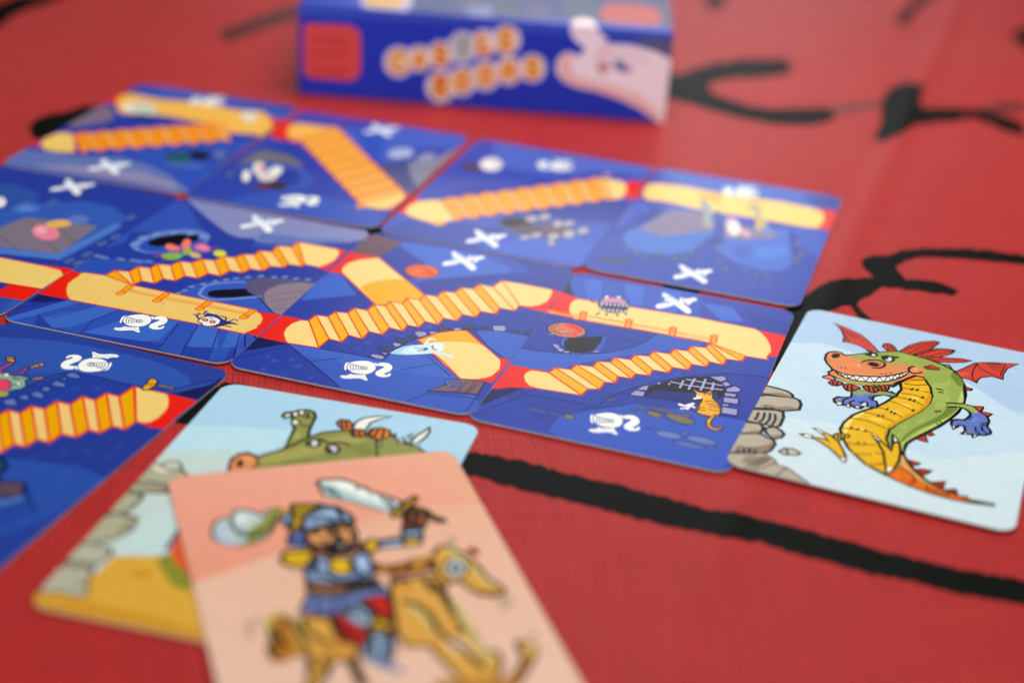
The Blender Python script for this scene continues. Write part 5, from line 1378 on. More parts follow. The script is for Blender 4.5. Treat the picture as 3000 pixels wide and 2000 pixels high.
   ('floor_print', """
p 0 49,82,182 -2816,3988 2293,356 912,0 341,-1622 -3050,-94 -196,-97 -301,1046 0,407
p 0 62,100,202 -2567,3960 483,67 354,-1322 -328,-19
p 0 62,100,202 -1482,4070 479,67 239,-1096 -344,-171
p 0 62,100,202 -575,4238 500,25 177,-1292 -422,-67
p 0 62,100,202 503,3834 815,43 406,-716 -503,-178
p 0 35,55,154 1724,3161 1048,101 45,-277 0,-161 -714,9
p 0 35,55,154 1443,3939 729,-279 559,-143 86,-101 0,-108 -825,-154
p 0 18,25,85 -2817,3650 524,-972 -465,60 -59,59
p 0 48,84,182 -2817,3871 503,-1167 -107,-17 -396,940
p 0 36,58,159 -2804,1536 718,-26 3040,145 -931,-104 -142,-515 -359,-560 -443,-498 -631,-348 -719,-210 -483,-45 -35,1483
p 0 54,94,191 -2762,-641 495,51 715,220 673,387 401,459 265,514 138,527 1288,54 -399,-452 -323,-238 -1159,-1031 -710,-740 -433,-657 -925,-24
p 0 48,85,184 -61,1509 1272,74 -187,-233 -1006,-838 -707,-685 51,256 425,907
p 0 37,61,159 -2072,-2541 603,143 633,74 499,1243 975,690 1114,1267 383,60 514,402 168,206 -22,-1206 -655,-103 -573,-273 -641,-514 -600,-636 -534,-824 -180,-612 -2,-33 -1604,-130
p 0 35,57,154 -2726,-2834 882,361 -150,-314 1607,120 1072,449 2080,390 -46,-393 8,-1272 -2882,-851 -184,0 -832,576
p 0 36,57,156 -381,-2649 179,612 530,838 603,621 642,513 570,284 674,102 0,-232 -48,-1941 -1177,-629 -2050,-421
p 0 51,85,186 -1015,-3484 364,410 980,869 929,161 1503,108 56,-853 0,-1024 -171,-420 -534,-111 -2576,0 -570,121
p 0 16,24,82 -2716,-2847 320,226 332,134 -294,-555 -370,-734
g 0.45 68,108,200 23,-1454 8,-46 -6,-61 -21,-68 -31,-64 -38,-51 -37,-29 -32,-4 -22,22 -9,46 7,61 20,68 31,64 38,51 38,30 32,4
g 0.45 68,108,200 -203,-2017 8,-44 -6,-60 -20,-66 -31,-63 -36,-49 -37,-29 -32,-4 -22,22 -9,44 6,60 20,66 31,63 37,50 37,29 32,4
g 0.45 68,108,200 568,-611 7,-47 -7,-64 -22,-70 -33,-67 -38,-52 -39,-30 -32,-4 -22,24 -8,47 7,63 22,71 32,66 39,53 39,30 33,4
g 0.45 68,108,200 973,-178 7,-49 -8,-65 -23,-71 -33,-67 -39,-53 -39,-31 -33,-4 -22,24 -7,48 8,65 22,71 33,68 40,53 39,31 33,4
g 0.45 68,108,200 1396,205 6,-49 -9,-66 -23,-72 -34,-69 -40,-53 -39,-31 -33,-4 -22,24 -7,49 9,66 23,72 34,69 40,54 40,31 33,4
g 0.45 68,108,200 1961,537 6,-50 -10,-67 -24,-73 -35,-69 -41,-54 -39,-31 -33,-4 -22,25 -6,49 9,66 25,74 35,69 40,55 40,31 34,4
g 0.45 68,108,200 303,-973 8,-46 -7,-63 -22,-70 -32,-65 -38,-51 -38,-30 -32,-4 -22,23 -8,46 7,63 21,69 32,66 38,52 38,30 33,4
g 0.45 68,108,200 2288,816 6,-50 -11,-67 -25,-75 -35,-69 -41,-55 -40,-31 -33,-4 -22,25 -6,50 11,67 24,74 36,70 41,55 41,32 33,4
g 0.45 68,108,200 2657,870 6,-50 -11,-67 -26,-75 -36,-69 -41,-55 -40,-31 -33,-4 -21,25 -6,50 11,67 25,74 36,70 42,55 40,32 33,4
g 0.45 68,108,200 1752,315 6,-49 -9,-66 -24,-73 -35,-69 -40,-53 -39,-31 -33,-4 -22,24 -6,49 9,66 24,73 34,68 40,55 40,31 33,4
g 0.45 68,108,200 251,-1575 8,-46 -7,-61 -21,-67 -31,-64 -38,-50 -37,-29 -32,-4 -22,22 -8,45 7,61 20,67 32,64 37,51 38,29 32,4
g 0.4 62,98,192 -260,1294 1,-54 -20,-57 -39,-50 -52,-37 -57,-16 -52,5 -41,27 -23,44 -2,55 20,57 39,51 52,36 57,17 53,-6 41,-27
g 0.4 62,98,192 -555,1416 2,-56 -21,-57 -39,-51 -51,-36 -57,-16 -53,5 -42,27 -23,45 -2,55 20,57 39,51 52,37 57,16 53,-5 42,-28
g 0.4 62,98,192 -2437,497 4,-54 -18,-56 -37,-49 -51,-36 -56,-16 -54,5 -42,26 -26,43 -4,54 18,55 37,50 50,36 57,17 54,-6 43,-26
g 0.4 62,98,192 -715,1205 2,-55 -20,-57 -39,-50 -51,-36 -57,-17 -53,6 -41,27 -24,44 -2,54 20,57 39,51 51,36 57,17 54,-6 41,-27
g 0.4 62,98,192 -1225,1423 3,-56 -20,-57 -39,-51 -51,-37 -57,-16 -54,5 -42,28 -25,44 -2,56 19,57 39,51 52,37 57,17 54,-6 42,-27
g 0.4 62,98,192 -2103,267 4,-53 -19,-55 -37,-49 -50,-35 -56,-16 -53,5 -42,25 -25,43 -4,52 18,56 37,49 51,35 56,17 53,-6 43,-25
l 0.36 21,31,98 -2754,-625 290,8 197,27 223,53 249,74 243,93 238,114 232,132 203,141 158,146 129,153 114,160 103,168 88,173 74,173 62,191 79,324
l 0.36 21,31,98 -1238,871 985,68
l 0.36 21,31,98 -2780,829 238,16
l 0.36 21,31,98 -1844,-2473 -420,-857 -382,-825
l 0.36 21,31,98 -1994,-2787 814,78 793,42
l 0.45 21,31,98 -388,-2624 87,369 93,243 149,266 189,289 196,269 193,230 201,210 206,196 213,190 218,175 210,149 192,115 184,88 197,70 243,54 424,59
l 0.3 21,31,98 -482,-2365 423,536
l 0.3 21,31,98 2182,-1884 587,32
l 0.3 21,31,98 -685,-2954 803,622
l 0.3 21,31,98 -59,-1829 151,-13
"""),
   ('doorway_print', """
p 0 3,3,12 -1921,97 37,328 320,182 363,243 45,-382 -44,-467 -184,-228 -240,-72 -196,94
p 0 49,85,184 -1197,838 41,-370 -35,-451 148,28 -20,468 -38,339
p 0 156,152,198 -2181,-93 146,39 126,-162 -137,-66
c 0.3 21,31,98 -2181,-93 146,39 126,-162 -137,-66
p 0 156,152,198 -2046,-282 137,66 113,-72 -71,-159
c 0.3 21,31,98 -2046,-282 137,66 113,-72 -71,-159
p 0 156,152,198 -1800,-321 153,11 -27,-88 -154,-49
c 0.3 21,31,98 -1800,-321 153,11 -27,-88 -154,-49
p 0 156,152,198 -1631,-321 183,45 8,-28 -186,-77
c 0.3 21,31,98 -1631,-321 183,45 8,-28 -186,-77
p 0 156,152,198 -1402,-254 149,116 12,-45 -177,-110
c 0.3 21,31,98 -1402,-254 149,116 12,-45 -177,-110
p 0 156,152,198 -1234,-111 92,139 137,-28 -171,-133
c 0.3 21,31,98 -1234,-111 92,139 137,-28 -171,-133
p 0 56,96,196 -2025,46 -17,283 97,80 12,-318 113,-296
c 0.3 21,31,98 -2025,46 -17,283 97,80 12,-318 113,-296
"""),
   ('pumpkin_print', """
p 0 200,118,90 -1614,873 1,-160 -67,-150 -125,-117 -164,-66 -179,-7 -166,55 -130,108 -73,146 -5,161 66,153 126,119 167,68 182,6 168,-57 129,-111
c 0.37 35,26,64 -1614,873 1,-160 -67,-150 -125,-117 -164,-66 -179,-7 -166,55 -130,108 -73,146 -5,161 66,153 126,119 167,68 182,6 168,-57 129,-111
p 0 232,54,28 -2209,1042 31,47 65,50 70,31 67,3 72,-17 63,-35 54,-60 46,-77 25,-69 -4,-57 -24,-49 -30,-22 -31,22 -37,48 -44,42 -54,19 -120,29 -123,59
p 0 232,54,28 -1921,649 11,53 28,55 30,25 29,-23 31,-53 16,-52 -8,-51 -23,-51 -27,-24 -32,22 -37,49
g 0.6 216,152,138 -2003,841 11,-96 -19,-95 -46,-80 -66,-52 -77,-17 -75,20 -63,55 -40,82 -12,96 18,95 46,81 67,53 77,18 76,-21 63,-56
p 0 232,54,28 -2107,827 0,-22 -15,-30 -57,-60 -35,-21 -31,-12 -24,1 -13,12 1,23 14,29 25,31 33,29 34,21 32,12 24,0
l 0.24 106,58,58 -2448,891 7,-168 28,-82 72,-53 163,-64
l 0.24 106,58,58 -2356,1037 -30,-200 14,-110 75,-93 182,-145
l 0.24 106,58,58 -2344,542 212,5 75,15 124,36
l 0.6 122,154,80 -2380,393 137,80
"""),
   ('walkway_print', """
p 0 232,28,12 -2813,2879 471,-153 -77,-435 88,-451 265,-354 -702,20
p 0 252,212,130 -2328,2675 999,85 2022,138 1350,-26 179,-116 192,-274 174,-408 62,-323 -54,-281 39,-170 -521,-43 -903,326 -253,54 -3063,-157 -128,164 -115,257 -68,284 -5,306
c 0.45 226,52,26 -2328,2675 999,85 2022,138 1350,-26 179,-116 192,-274 174,-408 62,-323 -54,-281 39,-170 -521,-43 -903,326 -253,54 -3063,-157 -128,164 -115,257 -68,284 -5,306
p 0 232,28,12 2103,2833 714,-21 0,-762 -20,-533 -180,-24 48,233 -48,330 -255,501
p 0 248,160,32 -2817,1670 661,-9 131,17 29,-103 -757,-27
l 0.36 238,122,32 -2802,1712 445,40 307,17 351,7 1882,0 994,-27
l 0.36 238,122,32 -2132,1577 2074,33 280,-2 61,-16 -54,-22 42,-12 277,13 644,41
l 0.36 238,122,32 -1865,1791 936,48 1116,39 88,-4 -23,-11 58,-7 842,12
p 0 248,160,16 -1960,1497 -59,336 -42,70 57,112 107,-31 15,-132 65,-313
c 0.33 226,52,26 -1960,1497 -59,336 -42,70 57,112 107,-31 15,-132 65,-313
l 0.22 226,52,26 -2019,1813 132,37
p 0 248,160,16 -851,1552 -50,335 -39,70 58,111 106,-31 11,-131 56,-311
c 0.33 226,52,26 -851,1552 -50,335 -39,70 58,111 106,-31 11,-131 56,-311
l 0.22 226,52,26 -901,1866 131,37
p 0 248,160,16 219,1587 -42,333 -37,70 60,110 103,-30 8,-131 49,-310
c 0.33 226,52,26 219,1587 -42,333 -37,70 60,110 103,-30 8,-131 49,-310
l 0.22 226,52,26 177,1900 130,36
p 0 248,160,16 220,1573 -41,333 -37,70 60,110 103,-31 8,-130 48,-310
c 0.33 226,52,26 220,1573 -41,333 -37,70 60,110 103,-31 8,-130 48,-310
l 0.22 226,52,26 178,1886 130,36
p 0 248,160,16 1211,1596 -34,331 -35,69 62,110 101,-31 5,-130 41,-307
c 0.33 226,52,26 1211,1596 -34,331 -35,69 62,110 101,-31 5,-130 41,-307
l 0.22 226,52,26 1176,1906 129,37
"""),
   ('staircase_print', """
p 0 232,28,12 -2722,-1552 884,52 55,-182 -28,-736 -250,-78 -335,-125 -194,-171 -136,-42
p 0 252,212,130 -1818,-1550 -399,-42 -77,-203 14,-182 111,-238 156,-156 197,-32 962,99
c 0.45 226,52,26 -1818,-1550 -399,-42 -77,-203 14,-182 111,-238 156,-156 197,-32 962,99
p 0 248,176,0 -1811,-1547 64,299 956,-704 -52,-347
p 0 252,214,132 -1747,-1248 340,55 849,-660 -233,-99
p 0 248,176,0 -1407,-1193 45,292 826,-567 -22,-385
p 0 252,214,132 -1362,-901 377,66 669,-569 -220,-64
p 0 248,176,0 -985,-835 18,313 626,-543 25,-339
p 0 252,214,132 -967,-522 287,77 646,-592 -307,-28
p 0 248,176,0 -680,-445 28,284 638,-606 -20,-270
p 0 252,214,132 -652,-161 360,50 593,-606 -315,-50
p 0 248,176,0 -292,-111 33,283 560,-572 0,-317
p 0 252,214,132 -259,172 313,88 612,-654 -365,-6
p 0 248,176,0 54,260 35,287 592,-620 -15,-321
p 0 252,214,132 89,547 379,38 574,-631 -361,-27
p 0 248,176,0 468,585 38,290 554,-596 -18,-325
p 0 252,214,132 506,875 310,54 571,-641 -327,-9
p 0 248,176,0 816,929 30,283 561,-626 -20,-298
p 0 252,214,132 846,1212 321,78 556,-725 -316,21
p 0 248,176,0 1167,1290 40,245 539,-630 -23,-340
p 0 252,214,132 1207,1535 6,36 882,-624 -349,-42
p 0 248,176,0 1213,1571 3,14 910,-322 -31,-316
l 0.48 226,52,26 -1811,-1547 64,299 340,55 45,292 377,66 18,313 287,77 28,284 360,50 33,283 313,88 35,287 379,38 38,290 310,54 30,283 321,78 49,295
l 0.48 226,52,26 -843,-2299 52,347 233,99 22,385 220,64 -25,339 307,28 20,270 315,50 0,317 365,6 15,321 361,27 18,325 327,9 20,298 316,-21 23,340 349,42 31,316
l 0.36 226,52,26 -1811,-1547 968,-752
l 0.36 226,52,26 -1747,-1248 956,-704
l 0.36 226,52,26 -1407,-1193 849,-660
l 0.36 226,52,26 -1362,-901 826,-567
l 0.36 226,52,26 -985,-835 669,-569
l 0.36 226,52,26 -967,-522 626,-543
l 0.36 226,52,26 -680,-445 646,-592
l 0.36 226,52,26 -652,-161 638,-606
l 0.36 226,52,26 -292,-111 593,-606
l 0.36 226,52,26 -259,172 560,-572
l 0.36 226,52,26 54,260 612,-654
l 0.36 226,52,26 89,547 592,-620
l 0.36 226,52,26 468,585 574,-631
l 0.36 226,52,26 506,875 554,-596
l 0.36 226,52,26 816,929 571,-641
l 0.36 226,52,26 846,1212 561,-626
l 0.36 226,52,26 1167,1290 556,-725
l 0.36 226,52,26 1207,1535 539,-630
l 0.36 226,52,26 1213,1571 882,-624
l 0.36 226,52,26 1216,1585 910,-322
"""),
   ('gate_print', """
p 0 4,4,15 438,-1753 -32,487 328,458 406,418 407,205 312,-188 162,-301 25,-275 -139,-403 -362,224 -456,-159 -443,-209
p 0 24,37,112 438,-1753 172,411 701,160 580,274 101,-627 -329,-154 -582,4 -387,-14
p 0 24,37,112 596,-1700 89,41 32,-136 -88,-41
p 0 24,37,112 795,-1607 88,42 31,-137 -88,-41
p 0 24,37,112 1008,-1523 66,31 34,-152 -66,-31
p 0 24,37,112 1197,-1552 132,62 27,-122 -132,-62
p 0 24,37,112 532,-1798 26,12 11,-45 -26,-12
p 0 24,37,112 747,-1781 27,13 10,-46 -26,-12
p 0 24,37,112 1015,-1783 27,13 10,-46 -26,-12
l 0.51 169,166,214 810,-813 271,-6 151,3 125,14 593,94
l 0.51 169,166,214 1109,-535 433,12 366,27
l 0.51 169,166,214 1057,-637 7,-201 -1,-163
l 0.51 169,166,214 1274,-433 -17,-556
l 0.51 169,166,214 1505,-347 8,-278 2,-300
l 0.51 169,166,214 1712,-443 25,-308 -1,-116
p 0 169,166,214 613,-994 -1,-37 -15,-23 -11,-1 -11,6 -16,30 0,37 16,23 11,1 20,-19
p 0 169,166,214 833,-924 -1,-38 -16,-22 -11,-2 -11,6 -15,30 0,37 16,23 11,1 20,-18
p 0 169,166,214 1086,-973 0,-37 -16,-22 -11,-2 -11,7 -16,29 1,37 16,23 11,1 20,-18
p 0 169,166,214 1289,-963 -1,-37 -16,-23 -11,-1 -11,6 -15,30 1,37 16,22 11,2 20,-19
p 0 169,166,214 1534,-876 -1,-37 -16,-23 -11,-1 -11,6 -15,30 1,37 16,23 11,1 20,-19
p 0 156,152,198 103,-1837 75,291 235,-3 11,-249
c 0.39 21,31,98 103,-1837 75,291 235,-3 11,-249
p 0 156,152,198 186,-1531 92,233 132,121 18,-280
c 0.39 21,31,98 186,-1531 92,233 132,121 18,-280
p 0 156,152,198 1547,-185 313,185 108,-145 -115,-201
c 0.39 21,31,98 1547,-185 313,185 108,-145 -115,-201
p 0 156,152,198 1873,-384 97,140 139,-145 -121,-139
c 0.39 21,31,98 1873,-384 97,140 139,-145 -121,-139
p 0 156,152,198 2018,-618 163,240 169,-112 -19,-164 -271,-117
c 0.39 21,31,98 2018,-618 163,240 169,-112 -19,-164 -271,-117
p 0 156,152,198 2031,-813 273,43 -4,-172 -253,-35
c 0.39 21,31,98 2031,-813 273,43 -4,-172 -253,-35
p 0 156,152,198 2050,-1032 332,44 37,-263 -341,-49
c 0.39 21,31,98 2050,-1032 332,44 37,-263 -341,-49
p 0 156,152,198 2077,-1356 187,32 -24,-122 -148,-42
c 0.39 21,31,98 2077,-1356 187,32 -24,-122 -148,-42
p 0 156,152,198 2103,-1510 359,30 35,-311 -352,-29
c 0.39 21,31,98 2103,-1510 359,30 35,-311 -352,-29
"""),
   ('cat_print', """
p 0 240,176,32 1350,-963 140,-77 156,16 84,184 71,-167 42,-207 141,-158 126,-273 28,-259 -72,-115 -36,-178 2,-238 83,-120 126,17 42,140 36,-62 -33,-130 -115,-69 -126,46 -95,140 -23,202 52,211 -189,-7 -164,42 30,140 -25,291 12,230 -199,-38 51,165 -50,118
c 0.39 58,36,24 1350,-963 140,-77 156,16 84,184 71,-167 42,-207 141,-158 126,-273 28,-259 -72,-115 -36,-178 2,-238 83,-120 126,17 42,140 36,-62 -33,-130 -115,-69 -126,46 -95,140 -23,202 52,211 -189,-7 -164,42 30,140 -25,291 12,230 -199,-38 51,165 -50,118
l 0.45 160,78,28 1731,-1435 47,48 36,19 50,1 98,-15
l 0.45 160,78,28 1790,-1547 59,34 40,13 51,-1 96,-13
l 0.45 160,78,28 1855,-1627 104,21 136,-19
l 0.45 160,78,28 1869,-1758 59,-9 39,0 136,37
l 0.45 160,78,28 1624,-1735 76,-19 26,7 40,23
l 0.45 160,78,28 1634,-1840 59,-31 34,-8 32,9 55,32
l 0.45 160,78,28 1595,-1019 55,-88
l 0.45 160,78,28 1670,-966 58,-104
l 0.45 160,78,28 1746,-976 -1,-115
l 0.45 160,78,28 2018,-1960 31,-94
l 0.45 160,78,28 2057,-1915 20,-99
l 0.45 160,78,28 1984,-2431 91,16
l 0.45 160,78,28 2213,-2457 80,11
p 0 244,244,240 1473,-1191 107,11 35,-142 -149,-126 -27,72 72,62
p 0 13,15,32 1557,-1208 -2,-25 -14,-16 -18,1 -11,19 2,25 14,17 9,1 16,-11
l 0.3 58,36,24 1588,-1391 50,52 14,-161 -54,2
"""),
   ('fish_bone_print', """
l 0.63 240,240,244 1249,-1840 70,-4 37,11 26,32 45,84 83,66
l 0.63 240,240,244 1307,-1994 61,42 32,29 21,37 28,69
l 0.63 240,240,244 1216,-1800 87,-14
l 0.63 240,240,244 1432,-1962 17,145 44,187
l 0.63 240,240,244 1427,-1717 131,-104
"""),
   ('rock_print', """
p 0 122,111,80 1016,-2503 -8,-52 -34,-41 -56,-25 -70,-5 -71,16 -64,35 -46,48 -20,55 7,52 35,42 56,25 70,4 72,-16 64,-35 45,-49
c 0.33 35,49,128 1016,-2503 -8,-52 -34,-41 -56,-25 -70,-5 -71,16 -64,35 -46,48 -20,55 7,52 35,42 56,25 70,4 72,-16 64,-35 45,-49
p 0 122,111,80 1718,-2521 -19,-63 -67,-46 -103,-22 -125,6 -128,33 -111,55 -77,68 -32,72 19,65 66,46 105,22 126,-6 129,-34 111,-55 76,-69
c 0.33 35,49,128 1718,-2521 -19,-63 -67,-46 -103,-22 -125,6 -128,33 -111,55 -77,68 -32,72 19,65 66,46 105,22 126,-6 129,-34 111,-55 76,-69
p 0 90,90,112 1260,-2245 -19,-34 -63,-28 -96,-19 -116,-5 -118,8 -102,21 -71,30 -28,35 18,34 63,29 97,18 117,5 118,-8 102,-21 70,-30
c 0.33 35,49,128 1260,-2245 -19,-34 -63,-28 -96,-19 -116,-5 -118,8 -102,21 -71,30 -28,35 18,34 63,29 97,18 117,5 118,-8 102,-21 70,-30
p 0 106,100,88 607,-2303 -2,-28 -15,-28 -26,-22 -34,-15 -35,-3 -33,7 -24,18 -12,25 1,28 15,28 27,22 33,15 36,3 33,-7 24,-18
c 0.33 35,49,128 607,-2303 -2,-28 -15,-28 -26,-22 -34,-15 -35,-3 -33,7 -24,18 -12,25 1,28 15,28 27,22 33,15 36,3 33,-7 24,-18
p 0 106,100,88 1601,-2260 -6,-26 -26,-23 -39,-14 -49,-5 -50,6 -43,15 -31,23 -13,27 7,27 25,22 40,15 48,5 50,-6 44,-16 30,-23
c 0.33 35,49,128 1601,-2260 -6,-26 -26,-23 -39,-14 -49,-5 -50,6 -43,15 -31,23 -13,27 7,27 25,22 40,15 48,5 50,-6 44,-16 30,-23
p 0 75,91,144 948,-3123 -3,-15 -16,-15 -55,-19 -60,3 -20,9 -8,14 3,16 16,15 25,12 62,9 28,-5 20,-10
c 0.33 35,49,128 948,-3123 -3,-15 -16,-15 -55,-19 -60,3 -20,9 -8,14 3,16 16,15 25,12 62,9 28,-5 20,-10
p 0 102,125,184 1602,-3241 -14,-60 -54,-53 -87,-39 -106,-19 -110,4 -96,26 -69,45 -30,57 12,59 55,54 87,39 107,19 111,-4 96,-27 68,-45
c 0.33 35,49,128 1602,-3241 -14,-60 -54,-53 -87,-39 -106,-19 -110,4 -96,26 -69,45 -30,57 12,59 55,54 87,39 107,19 111,-4 96,-27 68,-45
p 0 102,125,184 2331,-3202 -19,-54 -67,-45 -102,-30 -125,-11 -126,11 -110,32 -77,46 -31,54 19,55 66,46 104,30 125,11 127,-12 110,-32 76,-46
c 0.33 35,49,128 2331,-3202 -19,-54 -67,-45 -102,-30 -125,-11 -126,11 -110,32 -77,46 -31,54 19,55 66,46 104,30 125,11 127,-12 110,-32 76,-46
p 0 89,110,170 2153,-3515 -20,-46 -69,-39 -106,-26 -128,-9 -130,10 -113,26 -79,39 -31,47 20,46 69,40 107,26 129,9 131,-10 112,-27 78,-39
c 0.33 35,49,128 2153,-3515 -20,-46 -69,-39 -106,-26 -128,-9 -130,10 -113,26 -79,39 -31,47 20,46 69,40 107,26 129,9 131,-10 112,-27 78,-39
p 0 102,125,184 1731,-3013 -5,-20 -19,-21 -30,-19 -37,-14 -39,-6 -34,2 -24,10 -11,16 5,20 18,22 31,18 37,14 39,6 34,-2 24,-10
c 0.33 35,49,128 1731,-3013 -5,-20 -19,-21 -30,-19 -37,-14 -39,-6 -34,2 -24,10 -11,16 5,20 18,22 31,18 37,14 39,6 34,-2 24,-10
p 0 89,110,170 2365,-3396 -5,-26 -21,-25 -34,-19 -42,-11 -43,-2 -37,9 -27,18 -12,24 5,26 21,25 34,19 42,11 43,1 37,-9 27,-17
c 0.33 35,49,128 2365,-3396 -5,-26 -21,-25 -34,-19 -42,-11 -43,-2 -37,9 -27,18 -12,24 5,26 21,25 34,19 42,11 43,1 37,-9 27,-17
p 0 106,100,88 -76,-2193 -4,-22 -21,-24 -34,-21 -43,-17 -44,-9 -39,0 -28,8 -13,17 4,22 21,23 34,22 43,17 44,9 39,0 28,-9
c 0.33 35,49,128 -76,-2193 -4,-22 -21,-24 -34,-21 -43,-17 -44,-9 -39,0 -28,8 -13,17 4,22 21,23 34,22 43,17 44,9 39,0 28,-9
p 0 106,100,88 438,-2480 -3,-18 -13,-16 -22,-13 -28,-8 -29,0 -26,6 -18,12 -9,16 2,18 14,17 22,13 57,8 25,-6 19,-13
c 0.33 35,49,128 438,-2480 -3,-18 -13,-16 -22,-13 -28,-8 -29,0 -26,6 -18,12 -9,16 2,18 14,17 22,13 57,8 25,-6 19,-13
p 0 62,85,144 -1277,-3386 -11,-37 -45,-31 -73,-20 -89,-7 -92,7 -82,21 -58,32 -25,37 10,36 45,32 73,20 90,7 93,-7 81,-22 58,-31
c 0.3 28,45,128 -1277,-3386 -11,-37 -45,-31 -73,-20 -89,-7 -92,7 -82,21 -58,32 -25,37 10,36 45,32 73,20 90,7 93,-7 81,-22 58,-31
p 0 62,85,144 -895,-3367 -11,-27 -41,-24 -64,-20 -79,-10 -82,-1 -71,10 -50,19 -21,24 10,27 41,25 65,20 80,10 81,1 71,-10 50,-19
c 0.3 28,45,128 -895,-3367 -11,-27 -41,-24 -64,-20 -79,-10 -82,-1 -71,10 -50,19 -21,24 10,27 41,25 65,20 80,10 81,1 71,-10 50,-19
p 0 122,114,88 -688,-3371 -2,-41 -21,-36 -37,-25 -47,-12 -50,5 -46,20 -35,32 -18,40 2,41 21,36 37,26 47,11 50,-5 46,-20 35,-32
c 0.3 28,45,128 -688,-3371 -2,-41 -21,-36 -37,-25 -47,-12 -50,5 -46,20 -35,32 -18,40 2,41 21,36 37,26 47,11 50,-5 46,-20 35,-32
"""),
   ('toothed_creature_print', """
p 0 154,144,176 -1069,2820 14,-192 -43,-178 -92,-137 -127,-76 -144,-5 -139,67 -114,131 -71,174 -16,193 40,181 92,141 130,79 147,4 141,-71 114,-135
c 0.45 35,34,80 -1069,2820 14,-192 -43,-178 -92,-137 -127,-76 -144,-5 -139,67 -114,131 -71,174 -16,193 40,181 92,141 130,79 147,4 141,-71 114,-135
p 0 208,144,176 -1202,3020 -6,-76 -48,-77 -83,-67 -104,-46 -111,-18 -101,11 -75,40 -38,63 5,76 48,77 83,67 105,47 112,19 101,-12 74,-41
p 0 58,48,80 -1073,2670 -2,-103 -49,-100 -88,-80 -113,-49 -122,-11 -112,29 -86,66 -46,91 1,104 49,100 88,82 114,49 123,11 113,-30 85,-67
p 0 240,240,240 -1751,2680 77,24 13,-194
c 0.18 64,56,90 -1751,2680 77,24 13,-194
p 0 240,240,240 -1672,2235 76,24 -81,158
c 0.18 64,56,90 -1672,2235 76,24 -81,158
p 0 240,240,240 -1653,2707 77,24 13,-194
c 0.18 64,56,90 -1653,2707 77,24 13,-194
p 0 240,240,240 -1575,2262 76,24 -81,158
c 0.18 64,56,90 -1575,2262 76,24 -81,158
p 0 240,240,240 -1555,2735 77,23 12,-194
c 0.18 64,56,90 -1555,2735 77,23 12,-194
p 0 240,240,240 -1478,2289 76,24 -80,158
c 0.18 64,56,90 -1478,2289 76,24 -80,158
p 0 240,240,240 -1456,2762 76,24 12,-195
c 0.18 64,56,90 -1456,2762 76,24 12,-195
p 0 240,240,240 -1381,2316 76,24 -80,158
c 0.18 64,56,90 -1381,2316 76,24 -80,158
p 0 240,240,240 -1358,2789 76,24 12,-195
c 0.18 64,56,90 -1358,2789 76,24 12,-195
p 0 240,240,240 -1284,2343 76,23 -79,159
c 0.18 64,56,90 -1284,2343 76,23 -79,159
p 0 240,240,240 -1260,2816 76,24 11,-195
c 0.18 64,56,90 -1260,2816 76,24 11,-195
p 0 240,240,240 -1187,2370 76,23 -79,159
c 0.18 64,56,90 -1187,2370 76,23 -79,159
p 0 240,240,240 -1162,2843 76,24 11,-195
c 0.18 64,56,90 -1162,2843 76,24 11,-195
p 0 240,240,240 -1090,2397 76,23 -78,159
c 0.18 64,56,90 -1090,2397 76,23 -78,159
p 0 240,240,240 -1633,3116 6,-42 -4,-40 -13,-32 -21,-19 -24,-3 -25,13 -22,27 -15,37 -6,42 4,40 13,32 21,19 24,3 26,-13 21,-27
c 0.22 35,34,80 -1633,3116 6,-42 -4,-40 -13,-32 -21,-19 -24,-3 -25,13 -22,27 -15,37 -6,42 4,40 13,32 21,19 24,3 26,-13 21,-27
p 0 240,240,240 -1360,3215 5,-42 -5,-40 -15,-33 -23,-20 -26,-4 -27,12 -22,26 -15,37 -6,42 5,41 15,33 23,20 27,4 26,-12 23,-26
c 0.22 35,34,80 -1360,3215 5,-42 -5,-40 -15,-33 -23,-20 -26,-4 -27,12 -22,26 -15,37 -6,42 5,41 15,33 23,20 27,4 26,-12 23,-26
p 0 208,32,32 -1633,3116 2,-35 -12,-21 -19,5 -15,29 -2,35 12,21 10,1 18,-19
p 0 208,32,32 -1422,3163 2,-36 -12,-21 -19,6 -15,28 -2,36 12,21 10,1 18,-19
l 0.45 58,48,80 -1627,2118 -31,-190
l 0.45 58,48,80 -1441,2139 8,-135
l 0.45 58,48,80 -1216,2216 56,-112
l 0.45 58,48,80 -1070,2393 88,-132
l 0.45 58,48,80 -1761,2618 -206,41
l 0.45 58,48,80 -2030,2736 105,-128
l 0.45 58,48,80 -1124,2934 0,217
"""),
